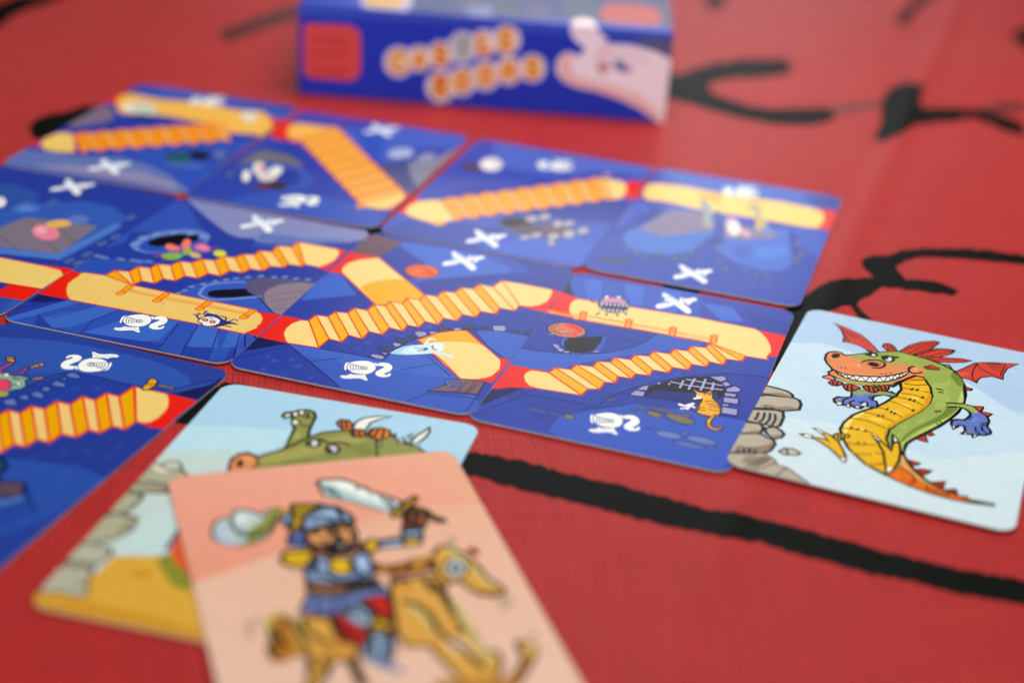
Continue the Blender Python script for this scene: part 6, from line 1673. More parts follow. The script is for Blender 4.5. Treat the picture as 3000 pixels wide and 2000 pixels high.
   ('knight_helmet_emblem', """
p 0 248,250,240 -333,-3070 19,51 32,42 82,74 49,34 50,25 50,15 50,8 48,-3 46,-13 44,-24 41,-33 36,-48 33,-57 25,-58 15,-55 7,-55 -1,-55 -9,-56 -17,-54 -27,-47 -41,-38 -50,-29 -53,-22 -53,-13 -55,-5 -51,3 -45,11 -41,19 -83,63 -43,43 -32,54 -20,71 -10,81
p 0 248,250,240 -413,-3065 22,12 33,-2 25,-15 8,-33 3,-91 15,-85 10,-39 40,-98 -9,-18 -18,-10 -21,6 -20,29 -55,132 -37,180
l 0.23 33,50,140 -407,-3080 208,-35 217,-29
l 0.21 33,50,140 -351,-3090 24,-154 63,-175
l 0.2 33,50,140 -260,-3429 111,63 181,123
l 0.2 33,50,140 -270,-3130 14,-111 61,-106
l 0.2 33,50,140 -213,-3133 15,-99 57,-90
l 0.2 33,50,140 -148,-3138 14,-87 45,-61
l 0.2 33,50,140 -89,-3146 11,-65 33,-44
p 0 33,50,140 122,-3154 7,-36 -7,-34 -19,-25 -28,-14 -33,-1 -33,13 -27,25 -18,33 -6,36 6,34 19,26 28,14 33,0 33,-13 27,-25
p 0 248,250,240 103,-3158 4,-24 -5,-22 -14,-18 -19,-9 -23,-1 -23,9 -19,16 -13,22 -3,24 5,23 13,17 20,10 23,0 23,-8 19,-17
p 0 33,50,140 80,-3169 -2,-23 -18,-14 -25,3 -16,19 1,24 19,14 12,0 22,-12
p 0 248,250,240 -123,-3557 69,-14 187,74 49,45 67,-118 96,-127 -68,-20 -104,44 -109,-33 -118,-82 -132,-38 -92,50 10,61 91,42 41,53
l 0.1 33,50,140 -203,-3736 63,17 38,17 104,88 91,33 48,2 51,-21 87,-59
p 0 248,250,240 154,-2834 48,10 98,-120 -18,-32 -90,77
p 0 248,250,240 244,-2852 8,32 25,31 30,26 36,17 41,11 41,2 39,-10 38,-18 34,-27 30,-37 26,-46 19,-48 10,-50 -2,-104 -16,-45 -39,-78 -15,-47 1,-17 25,-35 15,-4 15,11 26,48 21,78 15,-10 29,-56 4,-67 -10,-33 -21,-30 -31,-28 -32,-21 -61,-20 -32,0 -37,9 -69,35 -21,22 -22,56 -10,72 4,41 71,211 3,27 -8,20 -15,14 -18,6 -41,-26 -24,-4 -32,22 -33,35
"""),
   ('crossed_swords_emblem', """
p 0 244,246,250 -480,3949 13,25 22,16 25,4 28,-14 141,-116 82,-55 305,-250 124,-124 93,-114 31,-49 36,-86 6,-36 -2,-34 -10,-33 -18,-30 -22,-18 -24,-4 -28,7 -36,24 -218,225 -272,248 -25,16 -13,2 -12,-6 -24,-43 -13,-12 -20,10 -22,23 -13,27 16,67 1,37 -20,37 -102,112 -15,25 -16,83
p 0 244,246,250 -446,3069 -21,68 1,37 13,38 22,39 34,44 110,107 61,50 121,64 50,35 36,49 26,56 14,49 -7,39 -19,33 -12,34 4,42 12,43 15,26 19,-4 46,-37 38,-5 29,16 110,113 51,41 36,-1 27,-25 30,-57 3,-33 -8,-38 -66,-93 -28,-49 -4,-51 8,-92 -10,-30 -15,-21 -18,-6 -71,73 -19,10 -18,1 -30,-22 -115,-138 -57,-78 -119,-203 -89,-109 -41,-41 -37,-28 -34,-17 -28,-4 -21,15 -16,29
l 0.18 91,127,207 -313,3832 173,-149 105,-100 109,-124 189,-231
l 0.16 91,127,207 -364,3153 164,182 112,113
l 0.23 39,66,166 42,3862 117,-219
l 0.23 39,66,166 -333,3676 57,175
"""),
 ]),
 dict(unit=1e-5, name='path_card', label='blue path card at the lower left with large orange staircase and purple limbed creature', x=-0.10023, y=0.27810, z=0.00058, turn=-0.30067, lean=(-0.003, 0.002), w=55.99, h=89.54, base='38,63,151', art=[
   ('floor_print', """
p 0 38,63,151 -2789,4267 124,85 4142,143 980,0 94,-12 86,-36 75,-57 57,-75 36,-87 12,-93 0,-2387 -35,-118 -1038,-4015 -1075,197 -3486,5477 0,846 12,93
p 0 47,83,172 -2817,3494 333,189 446,166 685,226 774,87 796,39 816,-6 611,-134 426,-192 221,-232 68,-191 -129,-231 -785,-170 -1643,-117 -92,-472 -1731,-588 -796,1103
p 0 43,76,159 -2051,1909 1853,1019 -3,-202 -927,-2095
p 0 36,60,154 -907,323 191,823 100,807 400,961 1515,26 104,-87 -1741,-2249
p 0 35,57,146 454,-534 988,1109 741,1015 634,0 0,-2083 -863,-105 -1146,-93
p 0 42,79,166 129,-1112 691,404 837,196 662,90 467,-138 -104,-1513 -746,-1543
p 0 36,70,156 1579,-1361 740,-751 -121,-597 -471,-618 -654,907 390,440
p 0 18,26,80 2281,3125 498,980 38,-175 0,-619 -39,-294 -678,-27
p 0 43,76,168 2127,3214 653,864 -102,-364 -425,-631 -265,-77
g 0.4 52,93,180 394,2481 32,-54 16,-71 -1,-77 -18,-71 -33,-55 -42,-30 -45,-1 -42,28 -31,54 -17,70 0,77 18,72 33,55 43,31 45,1
g 0.4 52,93,180 305,1889 31,-53 16,-68 0,-75 -18,-69 -32,-53 -42,-30 -44,-1 -41,27 -32,52 -16,68 0,75 17,70 33,54 41,30 45,1
g 0.4 52,93,180 767,2723 31,-55 15,-72 -1,-77 -19,-72 -33,-55 -43,-30 -45,-1 -41,29 -31,54 -17,71 2,77 18,73 34,56 42,30 46,1
g 0.4 52,93,180 1980,370 27,-48 12,-62 -3,-68 -20,-63 -32,-49 -40,-27 -42,-2 -37,24 -27,47 -13,62 3,68 20,64 32,50 40,27 42,2
g 0.4 52,93,180 2453,794 26,-49 12,-64 -4,-69 -21,-64 -33,-50 -40,-27 -42,-2 -37,25 -27,48 -12,63 4,70 20,64 33,51 41,28 43,1
g 0.4 52,93,180 1653,115 27,-47 13,-62 -3,-67 -19,-63 -31,-48 -40,-27 -42,-2 -37,24 -28,47 -13,61 3,67 18,63 32,49 40,28 42,1
g 0.4 52,93,180 1655,-633 27,-45 12,-59 -3,-64 -18,-61 -31,-46 -39,-26 -41,-2 -37,23 -27,44 -13,59 3,64 18,61 31,47 40,27 41,1
g 0.4 52,93,180 2177,-700 26,-44 11,-59 -4,-64 -19,-60 -31,-46 -39,-26 -40,-2 -36,23 -26,44 -13,58 4,64 19,60 32,47 39,27 41,1
g 0.4 52,93,180 2468,368 26,-47 12,-63 -5,-67 -20,-63 -32,-49 -41,-27 -41,-2 -37,25 -26,46 -12,62 4,68 20,63 33,50 40,27 42,2
g 0.4 52,93,180 1238,-370 28,-46 14,-60 -2,-66 -19,-61 -30,-48 -40,-26 -41,-2 -38,23 -27,45 -14,60 2,66 17,62 32,48 39,27 42,2
g 0.4 52,93,180 2136,-262 27,-46 12,-60 -4,-66 -20,-61 -32,-47 -39,-27 -41,-1 -36,23 -27,45 -12,60 4,66 19,61 32,48 39,27 42,2
g 0.45 31,53,126 1847,-1321 17,-34 4,-33 -8,-28 -20,-18 -28,-5 -32,9 -32,20 -26,29 -17,34 -4,34 8,28 20,18 28,5 32,-9 32,-20
g 0.45 31,53,126 1419,-18 17,-37 6,-36 -9,-29 -20,-19 -29,-6 -34,10 -33,22 -28,32 -18,37 -5,36 8,30 20,19 30,6 34,-10 33,-22
g 0.45 31,53,126 1979,446 17,-37 4,-37 -8,-30 -21,-20 -29,-5 -34,10 -33,23 -28,33 -17,37 -5,37 9,31 21,19 29,5 34,-9 34,-23
l 0.37 21,31,98 -854,1157 138,489 100,307 81,343 99,361 220,257 470,80 591,-24 426,-28
l 0.37 21,31,98 2117,3231 674,852
l 0.43 21,31,98 1579,-1361 390,-421 350,-330
p 0 21,31,98 392,2485 15,-31 0,-17 -17,8 -22,28 -16,32 1,17 28,-21
p 0 21,31,98 664,2677 15,-31 0,-17 -16,8 -23,28 -15,32 1,17 27,-21
p 0 21,31,98 172,1855 15,-30 -1,-16 -16,7 -22,27 -15,31 0,16 27,-20
p 0 93,121,180 -223,2739 35,173 129,7 165,-71 24,-101 -187,-38
c 0.31 25,39,108 -223,2739 35,173 129,7 165,-71 24,-101 -187,-38
p 0 93,121,180 -206,2550 8,89 118,2 12,-79
c 0.31 25,39,108 -206,2550 8,89 118,2 12,-79
p 0 93,121,180 -261,2270 27,181 228,-26 80,-82 -44,-94 -180,-7
c 0.31 25,39,108 -261,2270 27,181 228,-26 80,-82 -44,-94 -180,-7
p 0 93,121,180 -315,1994 40,158 148,-64 9,-133 -103,-24
c 0.31 25,39,108 -315,1994 40,158 148,-64 9,-133 -103,-24
p 0 93,121,180 -374,1692 45,186 138,-30 135,-106 -4,-110 -191,13
c 0.31 25,39,108 -374,1692 45,186 138,-30 135,-106 -4,-110 -191,13
p 0 93,121,180 -502,1439 40,209 156,-57 33,-145
c 0.31 25,39,108 -502,1439 40,209 156,-57 33,-145
p 0 93,121,180 -668,1170 -6,103 127,117 204,-165 -33,-121 -208,2
c 0.31 25,39,108 -668,1170 -6,103 127,117 204,-165 -33,-121 -208,2
p 0 93,121,180 -722,932 61,136 143,-244
c 0.31 25,39,108 -722,932 61,136 143,-244
"""),
   ('staircase_print', """
p 0 232,28,12 2080,2980 732,-1 -32,-734 37,-638 -289,-52 -337,64
p 0 240,204,116 1352,2938 410,11 338,19 167,-179 152,-301 55,-237 12,-281 -43,-227 -93,-97 -195,-9
c 0.46 226,52,26 1352,2938 410,11 338,19 167,-179 152,-301 55,-237 12,-281 -43,-227 -93,-97 -195,-9
p 0 236,166,0 -403,623 35,301 914,-1127 -30,-348
p 0 240,200,120 -368,924 290,-12 880,-1110 -256,-5
p 0 236,166,0 -78,912 30,354 874,-1114 -24,-350
p 0 240,200,120 -48,1266 298,16 864,-1136 -288,6
p 0 236,166,0 250,1282 39,390 838,-1128 -13,-398
p 0 240,200,120 289,1672 312,-5 853,-1111 -327,-12
p 0 236,166,0 601,1667 30,417 873,-1157 -50,-371
p 0 240,200,120 631,2084 317,-31 827,-1142 -271,16
p 0 236,166,0 948,2053 35,380 848,-1169 -56,-353
p 0 240,200,120 983,2433 310,-20 829,-1157 -291,8
p 0 236,166,0 1293,2413 39,515 830,-1323 -40,-349
l 0.6 226,52,26 -403,623 35,301 290,-12 30,354 298,16 39,390 312,-5 30,417 317,-31 35,380 310,-20 39,515
l 0.6 226,52,26 516,-551 30,348 256,5 24,350 288,-6 13,398 327,12 50,371 271,-16 56,353 291,-8 40,349
l 0.45 226,52,26 -403,623 919,-1174
l 0.45 226,52,26 -368,924 914,-1127
l 0.45 226,52,26 -78,912 880,-1110
l 0.45 226,52,26 -48,1266 874,-1114
l 0.45 226,52,26 250,1282 864,-1136
l 0.45 226,52,26 289,1672 838,-1128
l 0.45 226,52,26 601,1667 853,-1111
l 0.45 226,52,26 631,2084 873,-1157
l 0.45 226,52,26 948,2053 827,-1142
l 0.45 226,52,26 983,2433 848,-1169
l 0.45 226,52,26 1293,2413 829,-1157
l 0.45 226,52,26 1332,2928 830,-1323
p 0 240,200,120 -701,682 298,-59 919,-1174 -49,-211
l 0.46 226,52,26 -701,682 298,-59
l 0.46 226,52,26 467,-762 49,211
l 0.34 226,52,26 -701,682 1168,-1444
l 0.34 226,52,26 -403,623 919,-1174
"""),
   ('rail_post_print', """
p 0 236,166,0 1498,2955 -14,245 -44,119 5,59 58,58 87,-13 71,-78 8,-81 28,-70 -10,-117 -30,-126 -68,-61
c 0.43 26,26,80 1498,2955 -14,245 -44,119 5,59 58,58 87,-13 71,-78 8,-81 28,-70 -10,-117 -30,-126 -68,-61
l 0.29 96,64,16 1494,3205 157,23
l 0.29 96,64,16 1522,3135 127,7
p 0 176,140,32 1702,3253 410,9 27,-70 -410,-9
c 0.31 26,26,80 1702,3253 410,9 27,-70 -410,-9
"""),
   ('creature_print', """
p 0 138,74,140 -1632,2460 16,211 76,126 60,-28 4,-144 -27,-273 139,-44 194,69 27,157 -43,122 36,47 108,-61 30,-242 -174,-117 -268,-78 -31,-185 -217,232
c 0.31 26,26,80 -1632,2460 16,211 76,126 60,-28 4,-144 -27,-273 139,-44 194,69 27,157 -43,122 36,47 108,-61 30,-242 -174,-117 -268,-78 -31,-185 -217,232
p 0 200,144,48 -1802,2900 156,92 147,-174 -11,-64 -181,26
c 0.31 26,26,80 -1802,2900 156,92 147,-174 -11,-64 -181,26
p 0 200,144,48 -1090,2733 8,109 138,198 93,-99 -170,-230
c 0.31 26,26,80 -1090,2733 8,109 138,198 93,-99 -170,-230
p 0 184,136,56 -748,2306 177,173 56,-85 -176,-133
c 0.26 26,26,80 -748,2306 177,173 56,-85 -176,-133
p 0 140,176,156 -1573,2145 104,81 163,-3 168,28 154,49 206,-9 -47,-108 161,-198 5,-163 -129,-119 -61,-140 -178,-197
c 0.31 26,26,80 -1573,2145 104,81 163,-3 168,28 154,49 206,-9 -47,-108 161,-198 5,-163 -129,-119 -61,-140 -178,-197
p 0 224,68,104 -944,1872 48,-92 19,-88 -14,-73 -45,-44 -68,-12 -81,25 -82,57 -72,80 -49,92 -19,90 13,73 45,46 69,11 82,-25 83,-58
c 0.29 26,26,80 -944,1872 48,-92 19,-88 -14,-73 -45,-44 -68,-12 -81,25 -82,57 -72,80 -49,92 -19,90 13,73 45,46 69,11 82,-25 83,-58
p 0 176,160,64 -769,1523 17,-39 -2,-45 -19,-44 -33,-37 -44,-24 -47,-7 -43,11 -33,27 -17,39 1,45 19,44 34,37 44,24 47,7 43,-11
p 0 240,240,232 -1260,2235 10,-21 3,-21 -5,-17 -13,-12 -18,-3 -20,4 -37,30 -10,21 -3,20 6,18 12,11 18,4 20,-4 20,-12
p 0 240,240,232 -820,1990 21,-45 0,-16 -6,-9 -12,0 -16,9 -35,37 -21,44 -1,17 6,9 12,0 35,-25
l 0.29 44,80,72 -1120,2147 69,-29 34,-4 22,22 29,60
l 0.29 44,80,72 -1109,2209 90,-36 47,-8 35,18 50,53
l 0.29 44,80,72 -929,1908 72,-7 35,5 23,24 28,57
l 0.29 80,48,16 -1736,2845 142,72
l 0.29 80,48,16 -1065,2816 96,-22
l 0.29 80,48,16 -1002,2923 99,-66
"""),
   ('cauldron_print', """
p 0 23,70,96 455,-675 -3,41 208,-123 148,-99 47,-43 40,-56 35,-63 25,-61 17,-61 7,-60 -3,-109 -11,-49 -54,32 -145,188 -188,270
c 0.72 16,26,80 455,-675 -3,41 208,-123 148,-99 47,-43 40,-56 35,-63 25,-61 17,-61 7,-60 -3,-109 -11,-49 -54,32 -145,188 -188,270
"""),
   ('wooden_post_print', """
p 0 90,72,88 967,-1610 477,272 126,-28 174,-309 14,-122 -448,-299
c 0.57 21,26,80 967,-1610 477,272 126,-28 174,-309 14,-122 -448,-299
p 0 75,114,180 1402,-2094 162,34 207,312 136,-149 -185,-256 -165,-162
l 0.72 21,34,102 947,-1309 216,-207
"""),
   ('knight_helmet_emblem', """
p 0 248,250,240 354,3330 -19,-52 -32,-41 -82,-74 -50,-34 -50,-25 -49,-16 -50,-7 -48,3 -46,13 -44,23 -41,34 -37,47 -32,58 -25,57 -15,56 -7,55 1,55 9,55 17,55 27,47 41,37 50,30 53,22 53,13 55,5 51,-3 45,-11 41,-19 83,-63 43,-43 32,-54 20,-71 9,-81
p 0 248,250,240 434,3325 -22,-12 -33,2 -25,15 -8,33 -4,91 -14,84 -10,40 -40,98 9,18 18,9 20,-6 21,-28 55,-132 36,-180
l 0.22 33,50,140 428,3340 -208,34 -218,30
l 0.2 33,50,140 372,3350 -24,154 -64,175
l 0.19 33,50,140 280,3688 -110,-62 -181,-124
l 0.19 33,50,140 291,3390 -14,110 -61,107
l 0.19 33,50,140 233,3392 -14,99 -57,91
l 0.19 33,50,140 169,3398 -14,87 -45,61
l 0.19 33,50,140 110,3406 -11,65 -33,43
p 0 33,50,140 -102,3414 -6,36 7,33 19,26 28,14 33,1 32,-14 28,-25 18,-33 6,-36 -6,-33 -19,-26 -28,-14 -33,-1 -33,14 -27,25
p 0 248,250,240 -83,3418 -3,24 5,22 14,17 19,10 23,1 23,-9 19,-16 12,-22 4,-24 -5,-23 -13,-17 -20,-10 -23,-1 -23,9 -19,17
p 0 33,50,140 -59,3429 2,23 18,14 24,-3 17,-20 -2,-23 -18,-14 -12,0 -22,12
p 0 248,250,240 144,3816 -70,15 -186,-74 -49,-45 -67,118 -96,127 68,19 104,-43 109,32 118,83 132,37 92,-49 -11,-62 -90,-41 -42,-53
l 0.1 33,50,140 224,3996 -63,-18 -38,-16 -104,-88 -91,-34 -48,-1 -51,21 -87,59
p 0 248,250,240 -133,3094 -48,-10 -98,120 18,32 89,-77
p 0 248,250,240 -223,3112 -8,-32 -25,-32 -31,-25 -35,-17 -41,-12 -41,-1 -39,9 -38,19 -34,27 -30,37 -27,45 -18,48 -10,51 2,103 16,46 39,78 15,47 -1,17 -25,34 -16,5 -14,-12 -27,-47 -20,-79 -15,11 -29,56 -4,67 9,33 22,30 31,28 32,21 61,20 32,0 37,-9 69,-35 21,-22 22,-56 10,-72 -4,-41 -72,-211 -2,-27 7,-21 16,-13 18,-6 41,26 24,4 32,-22 33,-35
"""),
 ]),
 dict(unit=1e-5, name='dragon_card', label='pale blue card with smiling green and orange dragon, right of the cat card', x=0.08608, y=0.31909, z=0.00092, turn=-0.33273, lean=(-0.004, 0.001), w=57.17, h=86.79, base='192,216,230', art=[
   ('sky_print', """
p 0 174,202,228 -2765,4257 1638,100 3644,0 93,-12 87,-36 74,-57 57,-75 36,-86 13,-94 0,-2944 -5754,161 0,2783 13,94 36,86 57,75
p 0 196,220,234 -2877,2063 699,385 1731,-351 1067,455 2011,-1804 246,-2898 0,-1847 -13,-94 -36,-86 -57,-75 -74,-57 -87,-36 -93,-12 -5034,0 -93,12 -87,36 -74,57 -57,75 -36,86 -13,94
p 0 208,226,232 -2877,-1907 2393,500 1492,-788 1854,1488 15,-177 0,-3113 -13,-94 -36,-86 -57,-75 -74,-57 -87,-36 -93,-12 -5034,0 -93,12 -87,36 -74,57 -57,75 -36,86 -13,94
"""),
   ('rock_print', """
p 0 180,168,148 -2877,-457 224,-2 255,-40 133,-105 61,-172 -673,-109
l 0.75 20,16,12 -2867,-458 214,-1 255,-40 133,-105 61,-172 -663,-108
p 0 180,168,148 -2877,-999 81,79 598,176 133,-56 81,-188 12,-278 -266,-198 -324,-61 -309,-126 -6,25
l 0.75 20,16,12 -2867,-989 71,69 598,176 133,-56 81,-188 12,-278 -266,-198 -324,-61 -305,-124
p 0 180,168,148 -2877,-1717 459,196 148,-17 65,-233 14,-431 -55,-94 -631,-33
l 0.75 20,16,12 -2867,-1713 449,192 148,-17 65,-233 14,-431 -55,-94 -621,-33
p 0 180,168,148 -2877,-2380 258,59 124,-108 9,-263 -108,-142 -283,-115
l 0.75 20,16,12 -2867,-2378 248,57 124,-108 9,-263 -108,-142 -273,-111
p 0 180,168,148 -2467,-2468 177,159 136,-63 126,-147 -27,-199 -127,-131 -199,159
c 0.75 20,16,12 -2467,-2468 177,159 136,-63 126,-147 -27,-199 -127,-131 -199,159
p 0 180,168,148 -2877,-2944 381,193 189,-111 130,-37 74,-169 -33,-326 -101,-181 -640,-303
l 0.75 20,16,12 -2867,-2939 371,188 189,-111 130,-37 74,-169 -33,-326 -101,-181 -630,-298
p 0 180,168,148 -2877,-3926 684,359 216,-148 114,-189 205,-31 543,-422 -1402,0 -93,12 -87,36 -82,67 -89,175 -9,70
l 0.37 20,16,12 -2191,-3576 142,-84 72,-55 42,-66 31,-70 41,-53 60,-16 69,3 76,-18 85,-58 184,-153 262,-199
p 0 140,124,104 -2826,-789 291,127 246,-2 36,-110 -321,-44
p 0 140,124,104 -2803,-1529 107,171 288,12 167,118 239,14 -240,-230
p 0 140,124,104 -2815,-2096 323,-158 233,16 -473,-6
p 0 140,124,104 -2811,-3483 268,38 267,244 113,216 11,-357 -97,-178 -577,-278
p 0 140,124,104 -2750,-2768 198,158 58,-49 -104,-156
p 0 140,124,104 -2278,-2784 167,195 63,-73 -127,-163
p 0 140,124,104 -2607,-4135 160,284 275,194 162,-116 -222,-413
l 0.6 20,16,12 -2744,-1835 15,-215 -5,-52 -15,-69
l 0.6 20,16,12 -2626,-1773 28,-166 8,-93 -8,-81 -27,-129
l 0.6 20,16,12 -2513,-1740 38,-179 13,-99 -5,-91 -25,-145
l 0.6 20,16,12 -2406,-1739 44,-132 17,-85 2,-99 -11,-180
l 0.6 20,16,12 -2662,-1510 43,-62
l 0.6 20,16,12 -2527,-1466 50,-59
l 0.6 20,16,12 -2756,-3710 50,-65
l 0.6 20,16,12 -2650,-3578 36,-149
l 0.6 20,16,12 -2558,-3478 59,-199
l 0.6 20,16,12 -2434,-3515 42,-131
l 0.3 20,16,12 -2162,-3702 -151,-329 -130,-314
l 0.3 20,16,12 -2070,-3704 -142,-373 -120,-259
l 0.3 20,16,12 -1929,-3830 -142,-272 -171,-236
l 0.3 20,16,12 -1678,-3946 -114,-400
l 0.3 20,16,12 -2386,-3719 -183,-196
p 0 196,188,172 -1970,-3333 93,203 149,53 188,-107 -57,-131 -241,-101
c 0.52 20,16,12 -1970,-3333 93,203 149,53 188,-107 -57,-131 -241,-101
l 0.45 20,16,12 -1833,-3122 20,-144 58,-111
"""),
   ('dragon_print', """
p 0 204,68,56 -2164,3754 286,-103 439,-232 230,-272 207,-305 123,-199 -232,-74 -207,153 -245,66 -192,-24 -21,261 -94,293 -125,246
c 0.33 20,16,12 -2164,3754 286,-103 439,-232 230,-272 207,-305 123,-199 -232,-74 -207,153 -245,66 -192,-24 -21,261 -94,293 -125,246
l 0.24 20,16,12 -2031,3615 257,-243 265,-302
l 0.24 20,16,12 -1959,3514 160,-295 169,-352
l 0.24 20,16,12 -1857,3395 185,-92 106,-59 101,-68 168,-125
l 0.24 20,16,12 -1785,3435 320,-169
l 0.24 20,16,12 -1730,2845 2,275
p 0 204,68,56 765,2199 292,464 243,506 353,225 603,246 -214,-389 -61,-352 14,-326 -261,28 -205,-162 -66,-186 -6,-176 -170,94 -248,15 -238,-80
c 0.39 20,16,12 765,2199 292,464 243,506 353,225 603,246 -214,-389 -61,-352 14,-326 -261,28 -205,-162 -66,-186 -6,-176 -170,94 -248,15 -238,-80
l 0.3 20,16,12 1325,3163 72,-168 83,-102 160,-108 340,-188
l 0.3 20,16,12 1341,3139 -27,-303 -9,-165 1,-135 9,-122 18,-106 39,-90 83,-123
l 0.3 20,16,12 1596,3214 332,182
l 0.3 20,16,12 1632,3105 287,124
l 0.3 20,16,12 1716,3022 197,12
l 0.3 20,16,12 1542,3249 309,169
l 0.3 20,16,12 1976,3422 -60,-672
g 0.7 224,106,92 1288,2570 -7,-59 -35,-81 -59,-90 -73,-87 -76,-69 -68,-42 -50,-8 -23,27 6,58 35,80 59,91 73,87 77,70 68,43 50,8
p 0 210,67,47 -843,2983 20,194 96,53 115,-72 147,-287 -38,-87 -180,0
c 0.45 20,16,12 -843,2983 20,194 96,53 115,-72 147,-287 -38,-87 -180,0
p 0 210,67,47 -429,2890 170,497 258,374 260,185 103,-94 -111,-420 -205,-380 -191,-270 -159,45
c 0.45 20,16,12 -429,2890 170,497 258,374 260,185 103,-94 -111,-420 -205,-380 -191,-270 -159,45
p 0 210,67,47 -112,2735 260,506 242,301 244,101 144,-22 -61,-233 -388,-542 -231,-160
c 0.45 20,16,12 -112,2735 260,506 242,301 244,101 144,-22 -61,-233 -388,-542 -231,-160
p 0 210,67,47 160,2786 295,260 340,121 218,86 190,-13 -144,-170 -352,-213 -216,-85
c 0.45 20,16,12 160,2786 295,260 340,121 218,86 190,-13 -144,-170 -352,-213 -216,-85
l 0.3 20,16,12 -770,3172 101,-313
l 0.3 20,16,12 -694,3181 130,-332
l 0.3 20,16,12 -332,3011 197,358 112,181 103,125 168,162
l 0.3 20,16,12 -214,2909 159,381 93,193 90,132 153,171
l 0.3 20,16,12 -111,2900 238,497 142,281
l 0.3 20,16,12 59,2960 202,324 118,151 117,77 198,63
l 0.3 20,16,12 195,2903 212,298 111,144 86,86 121,95
l 0.3 20,16,12 338,2785 214,159 134,84 147,65 263,94
l 0.3 20,16,12 29,2812 153,135 75,56 48,12 55,-21
p 0 16,16,16 258,3958 131,-9 -32,-154
p 0 16,16,16 682,3669 116,-3 -69,-172
p 0 140,160,76 605,2672 141,77 100,-201 -117,-64
c 0.42 20,16,12 605,2672 141,77 100,-201 -117,-64
p 0 184,58,40 1072,1703 141,46 187,-33 -23,-121 -209,-83
c 0.42 20,16,12 1072,1703 141,46 187,-33 -23,-121 -209,-83
p 0 184,58,40 532,-1381 175,388 109,-424 -142,5
c 0.42 20,16,12 532,-1381 175,388 109,-424 -142,5
p 0 184,58,40 682,-979 98,133 124,-151 -90,-101
c 0.42 20,16,12 682,-979 98,133 124,-151 -90,-101
p 0 168,50,31 487,-2468 100,78 216,-23 -40,-111 -159,-133
c 0.45 20,16,12 487,-2468 100,78 216,-23 -40,-111 -159,-133
p 0 168,50,31 690,-2786 158,132 216,38 -46,-147 -125,-212
c 0.45 20,16,12 690,-2786 158,132 216,38 -46,-147 -125,-212
p 0 168,50,31 1071,-3149 310,209 -14,-319 -87,3
c 0.45 20,16,12 1071,-3149 310,209 -14,-319 -87,3
p 0 168,50,31 1376,-3325 238,170 60,-228 -114,-36
c 0.45 20,16,12 1376,-3325 238,170 60,-228 -114,-36
p 0 168,50,31 1692,-3444 160,92 59,-142 -128,3
c 0.45 20,16,12 1692,-3444 160,92 59,-142 -128,3
p 0 150,168,80 -489,2858 316,-58 459,-10 319,-118 275,-201 190,-294 137,-370 87,-497 6,-469 -58,-505 -136,-468 -157,-416 -416,-843 -117,-300 -15,-321 26,-207 115,-245 189,-301 263,-303 286,-188 319,-133 330,-73 440,51 6,-61 -329,-91 -419,-54 -433,33 -446,100 -515,214 -441,248 -279,308 -188,224 -168,356 -145,405 26,369 112,432 182,323 194,264 178,383 165,488 59,331 -83,343 -317,248
c 0.82 20,16,12 -489,2858 316,-58 459,-10 319,-118 275,-201 190,-294 137,-370 87,-497 6,-469 -58,-505 -136,-468 -157,-416 -416,-843 -117,-300 -15,-321 26,-207 115,-245 189,-301 263,-303 286,-188 319,-133 330,-73 440,51 6,-61 -329,-91 -419,-54 -433,33 -446,100 -515,214 -441,248 -279,308 -188,224 -168,356 -145,405 26,369 112,432 182,323 194,264 178,383 165,488 59,331 -83,343 -317,248
p 0 184,204,108 1208,1383 62,-223 18,-150 -8,-173 -24,-194 -33,-191 -41,-182 -50,-179 -56,-171 -60,-159 -65,-151 -155,-330 -314,-617 -53,-125 -35,-122 -19,-117 -9,-111 8,-126 25,-168 -27,81 -40,154 -23,135 3,61 60,130 146,391 89,217 199,395 93,200 79,203 70,206 55,206 35,208 19,208 13,199 7,207 1,332 7,41 8,-24
p 0 108,132,52 1010,540 66,44 79,-1 55,-23 12,-38 -12,-61 -58,-205 -45,-144 -59,-151 -81,-158 -342,-584 -68,-129 -58,-135 -92,-268 -84,-364 -29,-88 -6,17 -3,73 4,117 18,138 37,155 52,176 67,184 91,199 200,398 130,296 48,137 29,155 18,152
p 0 108,132,52 805,2272 16,73 60,21 64,-18 62,-66 66,-106 54,-105 38,-98 26,-98 4,-75 -22,-60 -45,-38 -59,30 -93,152 -107,220
g 0.6 164,184,96 951,1304 23,-352 -17,-314 -56,-231 -85,-115 -102,15 -105,145 -92,254 -65,329 -29,355 14,327 56,246 88,124 107,-19 108,-157 92,-269
g 0.5 174,191,102 1033,793 -10,-126 -23,-101 -32,-62 -36,-14 -35,36 -29,82 -19,114 -4,130 9,127 23,103 32,64 37,14 35,-37 29,-84 18,-116
p 0 232,180,28 184,1808 159,-162 169,-337 94,-429 -4,-414 -126,-471 -389,-880 -104,-383 9,-424 179,-482 27,-596 28,-455 -434,203 -279,308 -188,224 -168,356 -145,405 26,369 112,432 182,323 194,264 178,383 165,488 59,331 -79,363 212,486
c 0.6 20,16,12 184,1808 159,-162 169,-337 94,-429 -4,-414 -126,-471 -389,-880 -104,-383 9,-424 179,-482 27,-596 28,-455 -434,203 -279,308 -188,224 -168,356 -145,405 26,369 112,432 182,323 194,264 178,383 165,488 59,331 -79,363 212,486
p 0 224,148,12 61,1710 123,98 160,-173 -39,-71 -206,-112 -94,-204 -156,-24
p 0 248,220,108 -942,-1596 -6,99 7,88 18,97 32,121 91,250 52,115 54,105 36,54 11,-22 -7,-72 -21,-85 -95,-189 -42,-107 -20,-113 -12,-234 11,-320 -4,-158 -12,-10 -29,90 -38,151
